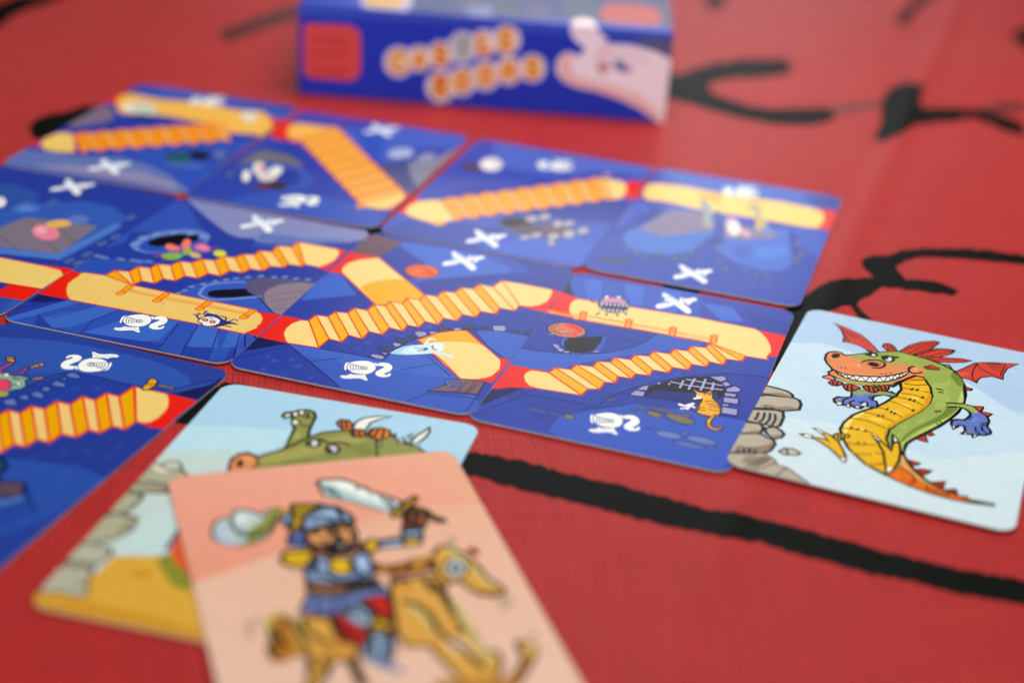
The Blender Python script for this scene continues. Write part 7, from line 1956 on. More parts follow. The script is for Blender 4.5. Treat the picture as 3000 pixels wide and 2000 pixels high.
g 0.8 248,220,108 474,1014 -10,-29 -31,-23 -45,-12 -55,0 -55,12 -47,23 -32,29 -12,32 10,29 30,23 46,12 55,0 55,-12 47,-23 32,-29
g 0.8 248,220,108 438,565 -11,-29 -35,-21 -54,-12 -63,1 -63,13 -55,22 -36,29 -14,32 11,29 36,21 53,12 63,-1 64,-13 54,-23 37,-29
g 0.8 248,220,108 315,77 -13,-32 -40,-24 -60,-13 -71,1 -72,13 -62,25 -42,33 -16,35 13,32 40,24 61,13 71,0 73,-14 61,-26 42,-32
g 0.8 248,220,108 143,-372 -15,-35 -44,-27 -67,-14 -80,0 -80,15 -69,27 -47,36 -18,39 14,35 45,27 67,15 80,-1 81,-15 69,-27 46,-36
g 0.8 248,220,108 -128,-907 -15,-35 -43,-26 -66,-15 -79,0 -80,15 -69,26 -47,35 -18,37 14,35 44,27 67,14 80,0 80,-14 68,-27 46,-35
g 0.8 248,220,108 -377,-1531 -14,-33 -43,-26 -65,-15 -78,0 -79,13 -68,26 -47,33 -18,36 14,34 43,26 66,15 79,0 79,-14 68,-25 46,-33
l 0.33 20,16,12 49,1456 344,186
l 0.33 20,16,12 -60,1194 165,36 95,32 89,52 146,106
l 0.33 20,16,12 -38,963 274,46 327,14
l 0.33 20,16,12 -44,678 183,37 114,4 127,-28 226,-77
l 0.33 20,16,12 -116,432 234,6 130,-16 115,-51 184,-119
l 0.33 20,16,12 -216,144 206,-46 119,-41 118,-66 198,-137
l 0.33 20,16,12 -412,-280 185,-34 112,-35 119,-62 207,-131
l 0.33 20,16,12 -706,-665 203,-1 133,-17 158,-46 291,-105
l 0.33 20,16,12 -909,-1127 223,63 142,9 164,-44 297,-123
l 0.33 20,16,12 -933,-1645 144,52 100,23 128,7 243,0
l 0.42 20,16,12 132,935 22,120
l 0.42 20,16,12 249,968 22,120
l 0.42 20,16,12 405,636 22,118
l 0.42 20,16,12 164,388 21,118
l 0.42 20,16,12 261,382 21,117
l 0.42 20,16,12 308,-111 22,114
l 0.42 20,16,12 -228,-341 20,114
l 0.42 20,16,12 -119,-425 20,113
l 0.42 20,16,12 -41,-468 20,113
l 0.42 20,16,12 -352,-746 19,111
l 0.42 20,16,12 -261,-726 20,112
l 0.42 20,16,12 -791,-1614 18,108
l 0.42 20,16,12 -654,-1595 18,107
l 0.42 20,16,12 -492,-1590 19,107
l 0.42 20,16,12 -543,-2228 18,104
l 0.42 20,16,12 -413,-2185 19,104
l 0.75 184,134,12 -718,-2252 78,-12 71,12 118,49 244,115
l 0.75 184,134,12 -564,-2663 109,21 65,19 187,99
l 0.75 184,134,12 -106,-2423 108,31
l 1.05 208,128,24 -166,-3010 161,109 133,145
p 0 212,154,20 587,929 14,-117 8,-172 -7,-174 -30,-159 -45,-159 -51,-153 -54,-137 -272,-589 -63,-154 -47,-133 -35,-123 -22,-127 -2,-157 11,-267 -19,-27 -27,29 -23,68 -15,115 -11,154 6,151 27,130 97,266 137,340 71,162 129,258 53,124 39,130 28,131 21,133 15,421 20,59 27,16
g 0.55 168,188,100 360,-766 10,-62 -5,-81 -22,-89 -34,-82 -41,-63 -42,-35 -37,-2 -26,33 -11,61 6,81 21,89 34,83 41,64 43,35 37,1
g 0.55 168,188,100 660,-248 6,-60 -12,-85 -29,-98 -42,-95 -47,-78 -47,-49 -39,-14 -24,24 -7,59 12,84 28,98 42,95 48,79 47,51 39,13
g 0.55 168,188,100 943,681 16,-84 -2,-101 -20,-104 -35,-90 -44,-63 -47,-28 -43,13 -32,52 -16,82 1,101 20,104 35,91 44,65 48,28 43,-14
g 0.55 168,188,100 925,1995 17,-89 -3,-107 -20,-110 -36,-96 -46,-67 -48,-28 -44,14 -33,55 -17,88 1,107 20,110 36,97 46,68 49,29 45,-15
g 0.55 168,188,100 263,-1321 14,-54 5,-59 -5,-57 -15,-44 -22,-27 -26,-4 -26,19 -22,38 -15,53 -5,60 6,56 14,46 23,26 26,5 26,-19
p 0 220,108,28 405,-2811 68,135 165,-211 177,-153 201,-186 273,-97 314,-97 328,-64 108,-14 -413,-110 -433,33 -447,99 -493,217
p 0 232,160,88 386,-2318 4,49 20,7 28,-28 69,-176 53,-115 159,-256 83,-112 80,-82 77,-60 44,-45 0,-34 -31,-18 -50,10 -73,50 -92,78 -157,156 -65,77 -55,95 -44,137 -33,155
g 0.6 184,68,12 878,-3177 -1,-56 -15,-55 -29,-46 -38,-30 -40,-10 -37,12 -28,32 -16,47 1,56 15,55 29,47 38,30 40,10 37,-12 29,-32
g 0.7 232,132,48 569,-3219 -10,-40 -28,-28 -43,-14 -49,4 -49,21 -42,35 -28,43 -9,44 10,40 28,29 43,14 49,-5 50,-21 41,-34 28,-43
g 0.6 184,72,12 1218,-3468 -7,-27 -23,-22 -34,-14 -40,-3 -40,8 -35,18 -23,25 -8,28 7,28 23,22 34,13 40,3 41,-8 34,-18 23,-25
l 0.45 122,36,8 425,-2800 158,-67 82,-55 65,-79 54,-95 30,-90 -12,-89 -64,-143
l 0.45 122,36,8 1048,-3305 51,-211
l 0.45 122,36,8 1168,-3386 41,-144
l 0.45 122,36,8 1275,-3378 13,-181
l 0.45 122,36,8 1387,-3414 17,-132
l 0.45 122,36,8 1494,-3406 -1,-164
p 0 122,132,120 2037,-3476 332,65 6,-61 -226,-61
p 0 232,180,28 -1462,-2408 126,67 186,-7 91,-110 -252,343 59,58 124,-42 197,-186 184,-372 84,-211 21,-241 -107,94 -176,213 -170,169 -162,123
c 0.54 20,16,12 -1462,-2408 126,67 186,-7 91,-110 -252,343 59,58 124,-42 197,-186 184,-372 84,-211 21,-241 -107,94 -176,213 -170,169 -162,123
p 0 244,242,234 -1738,-2368 114,71 153,-10 14,-125 -136,-19
c 0.37 20,16,12 -1738,-2368 114,71 153,-10 14,-125 -136,-19
p 0 244,242,234 -1529,-1962 116,8 161,-103 -54,-83
c 0.37 20,16,12 -1529,-1962 116,8 161,-103 -54,-83
p 0 244,242,234 -768,-2974 84,95 56,-122 -5,-154 -79,59
c 0.37 20,16,12 -768,-2974 84,95 56,-122 -5,-154 -79,59
p 0 20,16,12 -1751,-2364 84,44 44,-40 -50,-43
p 0 20,16,12 -1535,-1954 76,-3 9,-44
p 0 200,168,44 -1065,-2065 11,51 27,44 31,32 35,15 78,7 72,28 28,-2 20,-29 14,-45 -2,-42 -25,-25 -41,-21 -35,-34 -58,-188 -22,-17 -24,6 -26,25 -32,54 -34,74
c 0.45 20,16,12 -1065,-2065 11,51 27,44 31,32 35,15 78,7 72,28 28,-2 20,-29 14,-45 -2,-42 -25,-25 -41,-21 -35,-34 -58,-188 -22,-17 -24,6 -26,25 -32,54 -34,74
l 0.37 20,16,12 -994,-1947 45,-242
l 0.37 20,16,12 -930,-1914 34,-248
l 0.37 20,16,12 -862,-1904 31,-170
p 0 232,180,28 232,-3197 -210,893 -157,334 -95,160 96,-28 105,-77 154,-180 48,-88 -23,363 46,77 81,-10 74,-378 32,-391 -33,-367 -70,-259
c 0.6 20,16,12 232,-3197 -210,893 -157,334 -95,160 96,-28 105,-77 154,-180 48,-88 -23,363 46,77 81,-10 74,-378 32,-391 -33,-367 -70,-259
p 0 244,242,234 -333,-1678 104,2 127,-145 -34,-71
c 0.42 20,16,12 -333,-1678 104,2 127,-145 -34,-71
p 0 244,242,234 89,-1427 87,-115 75,-146 -102,-53
c 0.42 20,16,12 89,-1427 87,-115 75,-146 -102,-53
p 0 244,242,234 203,-2942 99,77 1,-148 -64,-156
p 0 150,168,80 3,-1686 73,-173 88,-267 -24,300 -62,393 40,345 -157,-191
l 0.6 20,16,12 0,-1741 173,-442 -33,357 -57,395
l 0.6 20,16,12 -18,-1187 10,-505 9,-65 17,-28
p 0 96,118,188 -1077,210 115,182 166,30 458,187 221,-89 -62,-151 -222,28 -188,-190 -2,-206 87,-12 59,-142 4,-171 -77,-41 -97,6 -92,-21 -43,-166 -114,-33 -107,58 -136,-45 -141,-18 -96,64 -41,152 68,154 138,44 133,72
c 0.6 20,16,12 -1077,210 115,182 166,30 458,187 221,-89 -62,-151 -222,28 -188,-190 -2,-206 87,-12 59,-142 4,-171 -77,-41 -97,6 -92,-21 -43,-166 -114,-33 -107,58 -136,-45 -141,-18 -96,64 -41,152 68,154 138,44 133,72
p 0 140,160,80 -1066,216 10,59 31,60 63,57 107,58 139,55 145,38 165,15 171,-3 102,-14 -11,-28 -314,-155 -78,-34 -156,-35 -76,-31 -76,-70 -73,-86 -60,-45 -45,26 -33,66
g 0.7 128,152,176 -736,216 0,-68 -20,-68 -37,-58 -49,-39 -53,-16 -49,12 -39,37 -21,56 -1,68 20,68 37,59 50,40 53,15 50,-12 38,-37
g 0.7 60,84,180 -695,-171 0,-54 -17,-54 -31,-46 -40,-33 -44,-13 -40,9 -31,28 -17,44 -1,53 17,54 31,47 41,33 44,13 41,-9 31,-28
g 0.6 192,128,112 -1177,-314 0,-40 -13,-42 -25,-35 -33,-26 -35,-11 -32,6 -25,20 -13,33 0,40 13,41 25,36 32,26 35,11 33,-6 25,-20
g 0.5 192,128,112 -853,-372 -1,-32 -15,-34 -26,-31 -33,-24 -34,-12 -32,1 -23,13 -12,25 2,31 15,35 25,31 33,24 35,12 31,-1 24,-13
p 0 196,220,234 -782,-363 -1,144 62,62 53,-58 20,-162 -59,-3
p 0 244,244,240 -1327,-482 125,38 59,-55 -95,-137
c 0.37 20,16,12 -1327,-482 125,38 59,-55 -95,-137
p 0 244,244,240 -1105,-507 125,38 -9,-148 -64,22
c 0.37 20,16,12 -1105,-507 125,38 -9,-148 -64,22
p 0 244,244,240 -920,-466 141,18 -13,-132 -77,27
c 0.37 20,16,12 -920,-466 141,18 -13,-132 -77,27
p 0 244,244,240 -641,-345 110,59 -53,-114
c 0.37 20,16,12 -641,-345 110,59 -53,-114
l 0.52 20,16,12 -1092,-181 -62,-78 -23,-55 2,-74 26,-143
l 0.52 20,16,12 -952,-222 -56,-77 -18,-50 15,-59 51,-108
l 0.52 20,16,12 -791,-310 28,103 20,38 26,4 30,-17 23,-31 11,-52 5,-112
l 0.52 20,16,12 -674,132 72,9
l 0.52 20,16,12 -671,45 60,3
l 0.52 20,16,12 -270,646 114,-77 39,-49 -14,-58 -70,-105
p 0 96,118,188 978,697 295,130 241,-17 206,-150 140,-210 66,-190 -16,-287 100,-194 3,-135 -112,-140 -122,-37 -96,-170 -37,126 -219,-89 71,174 -49,221 -115,-6 -13,-90 -74,-149 -77,207 4,197 103,111 137,33 91,229 -10,193 -122,136 -170,25 -188,-113
c 0.63 20,16,12 978,697 295,130 241,-17 206,-150 140,-210 66,-190 -16,-287 100,-194 3,-135 -112,-140 -122,-37 -96,-170 -37,126 -219,-89 71,174 -49,221 -115,-6 -13,-90 -74,-149 -77,207 4,197 103,111 137,33 91,229 -10,193 -122,136 -170,25 -188,-113
p 0 150,168,80 957,674 318,142 241,-23 181,-144 -99,-168 -152,90 -198,68 -246,-132
g 0.6 160,172,88 1679,521 -12,-47 -32,-33 -45,-14 -53,7 -53,26 -44,43 -28,52 -9,54 12,47 31,34 46,14 54,-7 52,-27 44,-43 28,-52
g 0.5 64,88,180 1926,-183 -2,-85 -21,-82 -38,-67 -48,-42 -52,-11 -47,22 -35,52 -19,74 1,84 21,83 38,68 48,43 52,10 48,-22 36,-53
g 0.5 127,146,204 1744,219 -2,-86 -21,-84 -38,-68 -48,-43 -52,-11 -48,23 -37,53 -19,75 1,87 21,84 37,69 49,44 53,11 49,-24 36,-54
g 0.7 184,104,80 1675,-426 -5,-32 -21,-35 -33,-35 -41,-27 -42,-17 -37,-3 -27,11 -11,23 5,32 21,36 33,34 41,28 43,16 37,4 26,-11
g 0.6 184,104,80 1312,-289 -2,-26 -12,-28 -19,-25 -25,-18 -25,-9 -23,3 -17,12 -8,21 2,27 12,28 19,24 25,19 26,8 23,-2 16,-13
p 0 210,67,47 1514,810 204,92 21,-87 -42,-166 249,-11 -64,-176 -151,90
c 0.45 20,16,12 1514,810 204,92 21,-87 -42,-166 249,-11 -64,-176 -151,90
p 0 244,244,240 1192,-353 94,-5 -47,-190
c 0.37 20,16,12 1192,-353 94,-5 -47,-190
p 0 244,244,240 1481,-540 108,-40 -116,-89
c 0.37 20,16,12 1481,-540 108,-40 -116,-89
p 0 244,244,240 1668,-565 100,26 -72,-173
c 0.37 20,16,12 1668,-565 100,26 -72,-173
l 0.48 20,16,12 956,685 319,131
l 0.48 20,16,12 1015,502 117,75 73,27 75,3 79,-13 65,-35 41,-74 45,-165
l 0.48 20,16,12 1461,237 113,33
l 0.48 20,16,12 1451,119 91,21
l 0.48 20,16,12 1674,-207 24,-132 21,-64 33,-38 68,-44
l 0.48 20,16,12 1803,-111 21,-114 20,-57 33,-37 68,-45
l 0.48 20,16,12 1772,-44 88,46
l 0.48 20,16,12 1786,46 85,73
l 0.6 20,16,12 660,1298 119,22
l 0.6 20,16,12 727,1154 70,20
l 0.6 20,16,12 774,155 41,-36
l 0.6 20,16,12 837,217 41,-35
l 0.45 20,16,12 862,-418 104,-82
l 0.45 20,16,12 917,-305 101,-57
p 0 224,138,84 -1953,1582 -29,257 43,175 109,106 140,11 123,-110 214,164 221,207 228,171 226,191 235,142 369,-75 363,-49 320,-130 -28,-555 -277,-338 -199,4 -196,-355 -275,-455 -240,-190 -348,-128 -322,8 -268,100 -164,78 -43,119 68,144 -55,128 -129,171
c 0.63 20,16,12 -1953,1582 -29,257 43,175 109,106 140,11 123,-110 214,164 221,207 228,171 226,191 235,142 369,-75 363,-49 320,-130 -28,-555 -277,-338 -199,4 -196,-355 -275,-455 -240,-190 -348,-128 -322,8 -268,100 -164,78 -43,119 68,144 -55,128 -129,171
p 0 150,168,80 -1482,2048 353,326 228,171 226,190 236,137 367,-63 362,-50 321,-135 273,-183 -66,-661 -368,-199 -150,197 -21,333 -251,182 -368,-73 -224,-186 -504,-19 -186,-101
g 0.8 184,148,90 -1093,1999 -7,-82 -41,-75 -66,-57 -82,-30 -86,0 -76,31 -56,58 -26,75 7,82 40,76 66,57 83,31 87,-1 76,-31 56,-59
g 0.8 176,152,92 144,2349 -22,-70 -77,-81 -120,-78 -144,-64 -147,-40 -128,-11 -89,21 -37,49 22,70 76,80 120,79 145,65 148,40 129,11 88,-21
g 0.8 200,144,88 325,2070 -12,-87 -32,-66 -48,-35 -56,0 -57,37 -47,67 -32,88 -12,95 12,88 32,67 48,36 57,-1 57,-37 48,-68 31,-89
g 0.5 168,180,96 -583,2476 -9,-89 -50,-100 -84,-94 -105,-74 -109,-43 -98,-6 -72,32 -35,66 8,90 50,99 84,95 105,75 111,44 99,5 71,-33
g 0.5 174,184,94 14,2739 -9,-96 -51,-103 -85,-97 -105,-76 -110,-42 -98,-3 -72,36 -34,71 9,95 50,104 84,98 106,76 111,43 99,3 72,-37
g 0.5 196,112,76 -1813,1660 32,-102 20,-98 6,-79 -10,-48 -23,-10 -34,29 -39,65 -38,90 -32,103 -21,99 -6,80 9,49 24,10 34,-30 39,-66
g 0.5 238,176,128 -1762,1895 4,-48 -8,-47 -18,-38 -25,-23 -28,-6 -28,13 -22,30 -14,42 -4,49 8,46 18,38 25,24 29,6 27,-13 23,-31
p 0 152,168,80 -1612,832 10,-24 51,-47 124,-94 74,-47 85,-31 97,-9 109,8 111,21 117,35 121,49 108,54 93,62 81,68 65,66 54,76 39,74 1,35 -53,-28 -192,-135 -227,-131 -113,-53 -101,-34 -96,-20 -89,-9 -80,0 -149,29 -186,70
g 0.5 216,120,72 -996,1429 -14,-94 -59,-88 -95,-69 -118,-40 -122,-4 -107,32 -78,63 -35,86 12,94 59,89 96,70 119,40 123,4 108,-33 77,-64
g 0.8 240,200,160 -1129,1661 2,-33 -6,-33 -14,-26 -18,-17 -21,-4 -19,8 -16,21 -9,29 -2,33 7,32 13,27 18,17 21,4 20,-8 15,-21
p 0 248,248,244 -1699,1159 200,-129 228,-13 353,118 345,175 216,204 188,240 123,180 -77,-324 -134,-259 -206,-265 -289,-194 -331,-93 -281,44 -168,95
c 0.57 20,16,12 -1699,1159 200,-129 228,-13 353,118 345,175 216,204 188,240 123,180 -77,-324 -134,-259 -206,-265 -289,-194 -331,-93 -281,44 -168,95
l 0.42 20,16,12 -1626,1105 89,-139 49,71 70,-174 57,168 98,-195 65,190 113,-216 50,286 152,-237 34,313 152,-243 55,343 135,-222 43,356 116,-184 12,316 97,-146 27,314 78,-102
l 0.6 20,16,12 11,2232 -52,-48 -23,-38 -13,-51 -5,-60 4,-55 16,-48 24,-44 28,-28 29,-12 33,4 36,17 46,40 85,94
g 0.8 234,168,120 123,2153 0,-43 -10,-43 -19,-35 -26,-23 -28,-6 -25,10 -21,26 -11,38 0,44 10,42 19,36 26,22 28,7 26,-11 20,-26
p 0 20,16,16 -1671,1983 5,-55 -10,-59 -22,-56 -32,-43 -37,-24 -36,-1 -30,21 -19,41 -5,55 9,59 23,56 32,43 37,24 36,2 30,-22
g 0.6 192,88,56 -1761,2026 -1,-25 -11,-28 -20,-25 -26,-19 -28,-11 -25,1 -19,11 -10,20 1,25 12,28 20,25 26,20 28,10 25,-1 19,-11
p 0 216,116,74 -674,1916 -8,-79 -37,-70 -59,-50 -73,-22 -77,8 -67,38 -49,62 -23,77 7,80 37,70 59,51 75,22 76,-8 68,-39 49,-63
p 0 20,16,16 -743,1878 -5,-47 -24,-41 -39,-30 -48,-13 -49,4 -44,22 -32,36 -14,45 6,47 24,42 39,30 48,14 49,-5 44,-22 31,-37
l 0.6 20,16,12 -1134,1882 82,113 54,59 59,46 65,39 63,17 63,-16 62,-38 43,-47 18,-58 -1,-68 -12,-64 -25,-57 -37,-52 -39,-41 -43,-25 -75,-21
p 0 20,16,12 -1506,1341 0,-32 -11,-18 -15,4 -11,26 0,31 11,19 8,1 14,-17
p 0 20,16,12 -1415,1340 0,-32 -11,-18 -15,4 -11,26 1,31 10,19 8,1 14,-17
p 0 20,16,12 -1114,1810 0,-32 -11,-19 -15,5 -11,26 1,32 11,19 7,1 14,-17
p 0 20,16,12 -600,1445 -1,-32 -11,-19 -15,5 -10,26 1,31 11,19 8,1 13,-17
p 0 20,16,12 -513,1492 -1,-31 -11,-19 -15,4 -9,26 0,31 11,19 8,1 13,-16
p 0 20,16,12 -416,1620 -1,-32 -11,-19 -15,5 -9,26 0,31 12,19 7,1 14,-16
p 0 240,240,240 -1130,2307 72,105 141,78 43,-108 -84,-111
c 0.52 20,16,12 -1130,2307 72,105 141,78 43,-108 -84,-111
p 0 20,24,28 -983,2364 -3,-23 -11,-19 -17,-11 -21,-2 -21,7 -19,16 -14,21 -5,24 3,23 10,19 18,11 21,2 21,-7 19,-16 13,-21
p 0 240,240,240 -488,2343 -6,-61 -23,-51 -38,-35 -46,-12 -49,12 -42,34 -31,51 -14,61 5,61 23,52 38,35 47,12 48,-12 43,-34 31,-52
c 0.6 20,16,12 -488,2343 -6,-61 -23,-51 -38,-35 -46,-12 -49,12 -42,34 -31,51 -14,61 5,61 23,52 38,35 47,12 48,-12 43,-34 31,-52
p 0 32,40,44 -579,2360 -3,-38 -14,-32 -22,-21 -28,-7 -29,7 -26,21 -19,32 -8,37 3,38 13,32 23,21 28,8 30,-8 25,-21 19,-32
p 0 216,216,220 -519,2343 -2,-29 -10,-24 -16,-18 -21,-7 -21,3 -19,15 -14,22 -6,28 2,29 9,24 17,18 20,7 21,-3 19,-15 14,-22
l 0.82 20,16,12 -759,2380 124,101 221,56
l 0.75 20,16,12 -1119,2544 121,-33 131,-92
l 0.37 20,16,12 -503,2455 86,100 -67,-220
p 0 210,67,47 224,2323 150,191 201,-95 -35,-115 -229,-61
c 0.39 20,16,12 224,2323 150,191 201,-95 -35,-115 -229,-61
l 0.27 20,16,12 293,2373 202,-17
l 0.27 20,16,12 277,2301 178,-17
p 0 240,120,104 -1817,597 3,46 31,59 37,45 38,22 43,7 41,-13 40,-46 38,-66 15,-52 -17,-25 -40,-11 -47,-2 -65,2 -72,11
c 0.48 20,16,12 -1817,597 3,46 31,59 37,45 38,22 43,7 41,-13 40,-46 38,-66 15,-52 -17,-25 -40,-11 -47,-2 -65,2 -72,11
p 0 210,67,47 -1640,387 5,47 23,53 32,43 42,29 50,21 47,6 42,-9 38,-23 19,-36 -12,-57 -31,-70 -35,-54 -36,-30 -40,-15 -39,1 -42,19 -40,35
c 0.48 20,16,12 -1640,387 5,47 23,53 32,43 42,29 50,21 47,6 42,-9 38,-23 19,-36 -12,-57 -31,-70 -35,-54 -36,-30 -40,-15 -39,1 -42,19 -40,35
p 0 210,67,47 -1316,442 31,52 58,40 64,20 74,-7 81,-28 54,-33 11,-30 -114,-209 -42,-49 -43,-15 -44,7 -40,30 -41,63 -38,85
c 0.48 20,16,12 -1316,442 31,52 58,40 64,20 74,-7 81,-28 54,-33 11,-30 -114,-209 -42,-49 -43,-15 -44,7 -40,30 -41,63 -38,85
p 0 210,67,47 -896,578 36,53 71,48 68,24 62,-14 60,-38 41,-41 14,-39 -5,-42 -32,-85 -28,-43 -32,-27 -39,-5 -44,11 -45,27 -54,48 -53,64
c 0.48 20,16,12 -896,578 36,53 71,48 68,24 62,-14 60,-38 41,-41 14,-39 -5,-42 -32,-85 -28,-43 -32,-27 -39,-5 -44,11 -45,27 -54,48 -53,64
p 0 210,67,47 -599,709 27,53 48,57 89,85 41,27 30,-5 15,-60 4,-93 -6,-81 -19,-53 -29,-41 -31,-26 -32,-12 -35,2 -31,16 -33,33 -30,48
c 0.48 20,16,12 -599,709 27,53 48,57 89,85 41,27 30,-5 15,-60 4,-93 -6,-81 -19,-53 -29,-41 -31,-26 -32,-12 -35,2 -31,16 -33,33 -30,48
l 0.52 20,16,12 -1544,470 4,-150
l 0.52 20,16,12 -1454,519 -2,-184
l 0.52 20,16,12 -1221,463 29,-225
l 0.52 20,16,12 -1142,505 60,-267
l 0.52 20,16,12 -779,611 55,-180
l 0.52 20,16,12 -684,632 70,-202
l 0.52 20,16,12 -531,745 72,-141
l 0.52 20,16,12 -445,822 49,-154
l 0.52 20,16,12 -368,954 84,-8 38,14 16,49 8,116
l 0.52 20,16,12 -685,783 43,-37
l 0.52 20,16,12 -594,832 43,-37
l 0.52 20,16,12 -838,670 29,-27
l 0.75 20,16,12 -284,891 196,490 72,145 122,221
"""),
 ]),
 dict(unit=1e-5, name='dragon_card', label='pale blue card with olive horned dragon, partly under the pink knight card', x=-0.04122, y=0.25928, z=0.00058, turn=-0.19804, lean=(-0.003, -0.002), w=56.04, h=86.60, base='188,222,234', art=[
   ('sky_print', """
p 0 172,212,234 -2656,4287 5239,36 57,-23 74,-58 58,-74 36,-87 12,-93 0,-1630 -5200,-1875 -440,571 0,2934 12,93 36,87 58,74
p 0 188,224,236 -2820,2270 723,282 1374,290 2431,-311 1112,-44 0,-39 -4212,-4195 -1365,-476 -63,299
p 0 196,220,216 -2820,457 1575,461 571,-2941 -1600,-554 -546,960
p 0 198,216,210 -2820,1163 1351,564 512,-1281 -1048,-1422 -139,-1962 -676,1649
"""),
   ('sand_print', """
p 0 220,168,60 -2820,-3938 334,161 307,588 84,667 2322,804 1024,-2630 -3711,0 -93,12 -87,36 -74,58 -58,74 -36,87 -12,93
p 0 208,149,44 -2799,-4102 980,183 992,-26 1013,-110 117,-276 -245,-17 -2518,0 -93,12 -87,36 -74,58 -58,74
g 0.5 224,176,72 1589,1085 -28,-174 -174,-200 -290,-195 -363,-161 -382,-103 -344,-31 -256,46 -129,117 20,171 166,200 289,199 369,166 391,107 352,30 256,-50
p 0 208,140,36 -1219,-2823 1,-40 -28,-44 -53,-41 -71,-33 -76,-18 -71,-1 -55,15 -31,30 -2,39 28,44 53,42 70,32 77,19 72,1 55,-15
g 0.8 156,116,56 617,-605 10,-72 -20,-71 -48,-60 -67,-38 -76,-12 -75,16 -62,43 -40,62 -11,72 20,71 47,60 67,39 78,12 76,-16 62,-43
g 0.8 108,100,68 1413,439 9,-76 -23,-75 -49,-63 -69,-40 -79,-12 -76,18 -63,45 -38,66 -10,76 22,76 49,63 70,41 80,12 77,-18 62,-46
"""),
   ('rock_print', """
p 0 176,174,146 -2820,691 166,-38 469,-43 185,-178 -108,-485 17,-196 -729,-63
l 0.68 88,84,63 -2810,689 156,-36 469,-43 185,-178 -108,-485 17,-196 -719,-62
p 0 176,174,146 -2813,-135 186,135 419,14 102,-268 -423,-151 -291,-5 0,124
l 0.68 88,84,63 -2810,-133 183,133 419,14 102,-268 -423,-151 -281,-5
p 0 176,174,146 -2820,-516 289,77 62,-210 -36,-371 -112,-200 -191,-67 -12,90
l 0.68 88,84,63 -2810,-514 279,75 62,-210 -36,-371 -112,-200 -191,-67 -2,13
p 0 176,174,146 -2820,-1366 116,148 286,-59 105,69 85,-128 40,-360 -164,-362 -468,-348
l 0.68 88,84,63 -2810,-1354 106,136 286,-59 105,69 85,-128 40,-360 -164,-362 -458,-340
p 0 200,200,184 -2654,653 54,163 142,87 135,-58 96,-179 -113,-111 -169,-26
c 0.49 88,84,63 -2654,653 54,163 142,87 135,-58 96,-179 -113,-111 -169,-26
p 0 216,212,188 -2820,601 45,80 266,-152 161,-118 -274,-28 -198,203
p 0 148,144,124 -2799,-164 605,148 88,-238 -489,-7
p 0 40,48,58 -2136,-147 18,-65 -10,-33 -32,18 -37,58 -18,65 10,33 14,-2 38,-42
p 0 40,48,58 -2473,-518 5,-36 -17,-22 -30,5 -25,29 -5,36 17,22 15,1 29,-19
p 0 40,48,58 -2433,-1187 7,-42 -20,-26 -34,7 -30,34 -7,43 20,25 16,1 35,-22
p 0 156,148,120 -2421,-1561 83,186 37,140 91,-158 -13,-407 -129,-258
p 0 180,178,156 -2820,-2377 183,117 362,-60 107,-220 -71,-278 -234,-189 -323,32 -24,139
l 0.58 88,84,63 -2810,-2371 173,111 362,-60 107,-220 -71,-278 -234,-189 -323,32 -14,80
p 0 180,178,156 -2820,-3200 61,274 430,41 90,-183 45,-335 191,-344 -124,-110 -330,22 -339,-115 -24,172
l 0.58 88,84,63 -2810,-3155 51,229 430,41 90,-183 45,-335 191,-344 -124,-110 -330,22 -339,-115 -14,101
p 0 144,140,120 -2744,-2957 415,72 73,-189 -395,-65
g 0.7 196,192,168 -2437,-2588 -2,-37 -31,-32 -58,-22 -73,-10 -80,5 -11,19 0,158 17,9 80,-5 73,-19 55,-29
g 0.7 140,138,120 -2182,-3468 24,-70 3,-66 -20,-51 -39,-29 -52,-2 -58,24 -55,48 -43,64 -25,71 -3,66 19,52 40,30 53,2 58,-25 55,-49
p 0 40,48,58 -2157,-2427 7,-44 -22,-27 -38,6 -32,36 -7,44 22,27 19,2 37,-23
p 0 56,64,58 -2215,-3025 16,-59 -16,-32 -38,13 -39,52 -16,60 15,32 18,-1 42,-35
g 0.7 164,174,174 -1998,-3678 8,-36 -12,-37 -29,-32 -43,-22 -48,-9 -48,6 -40,19 -26,30 -8,36 12,37 29,32 43,22 49,9 48,-5 40,-20
"""),
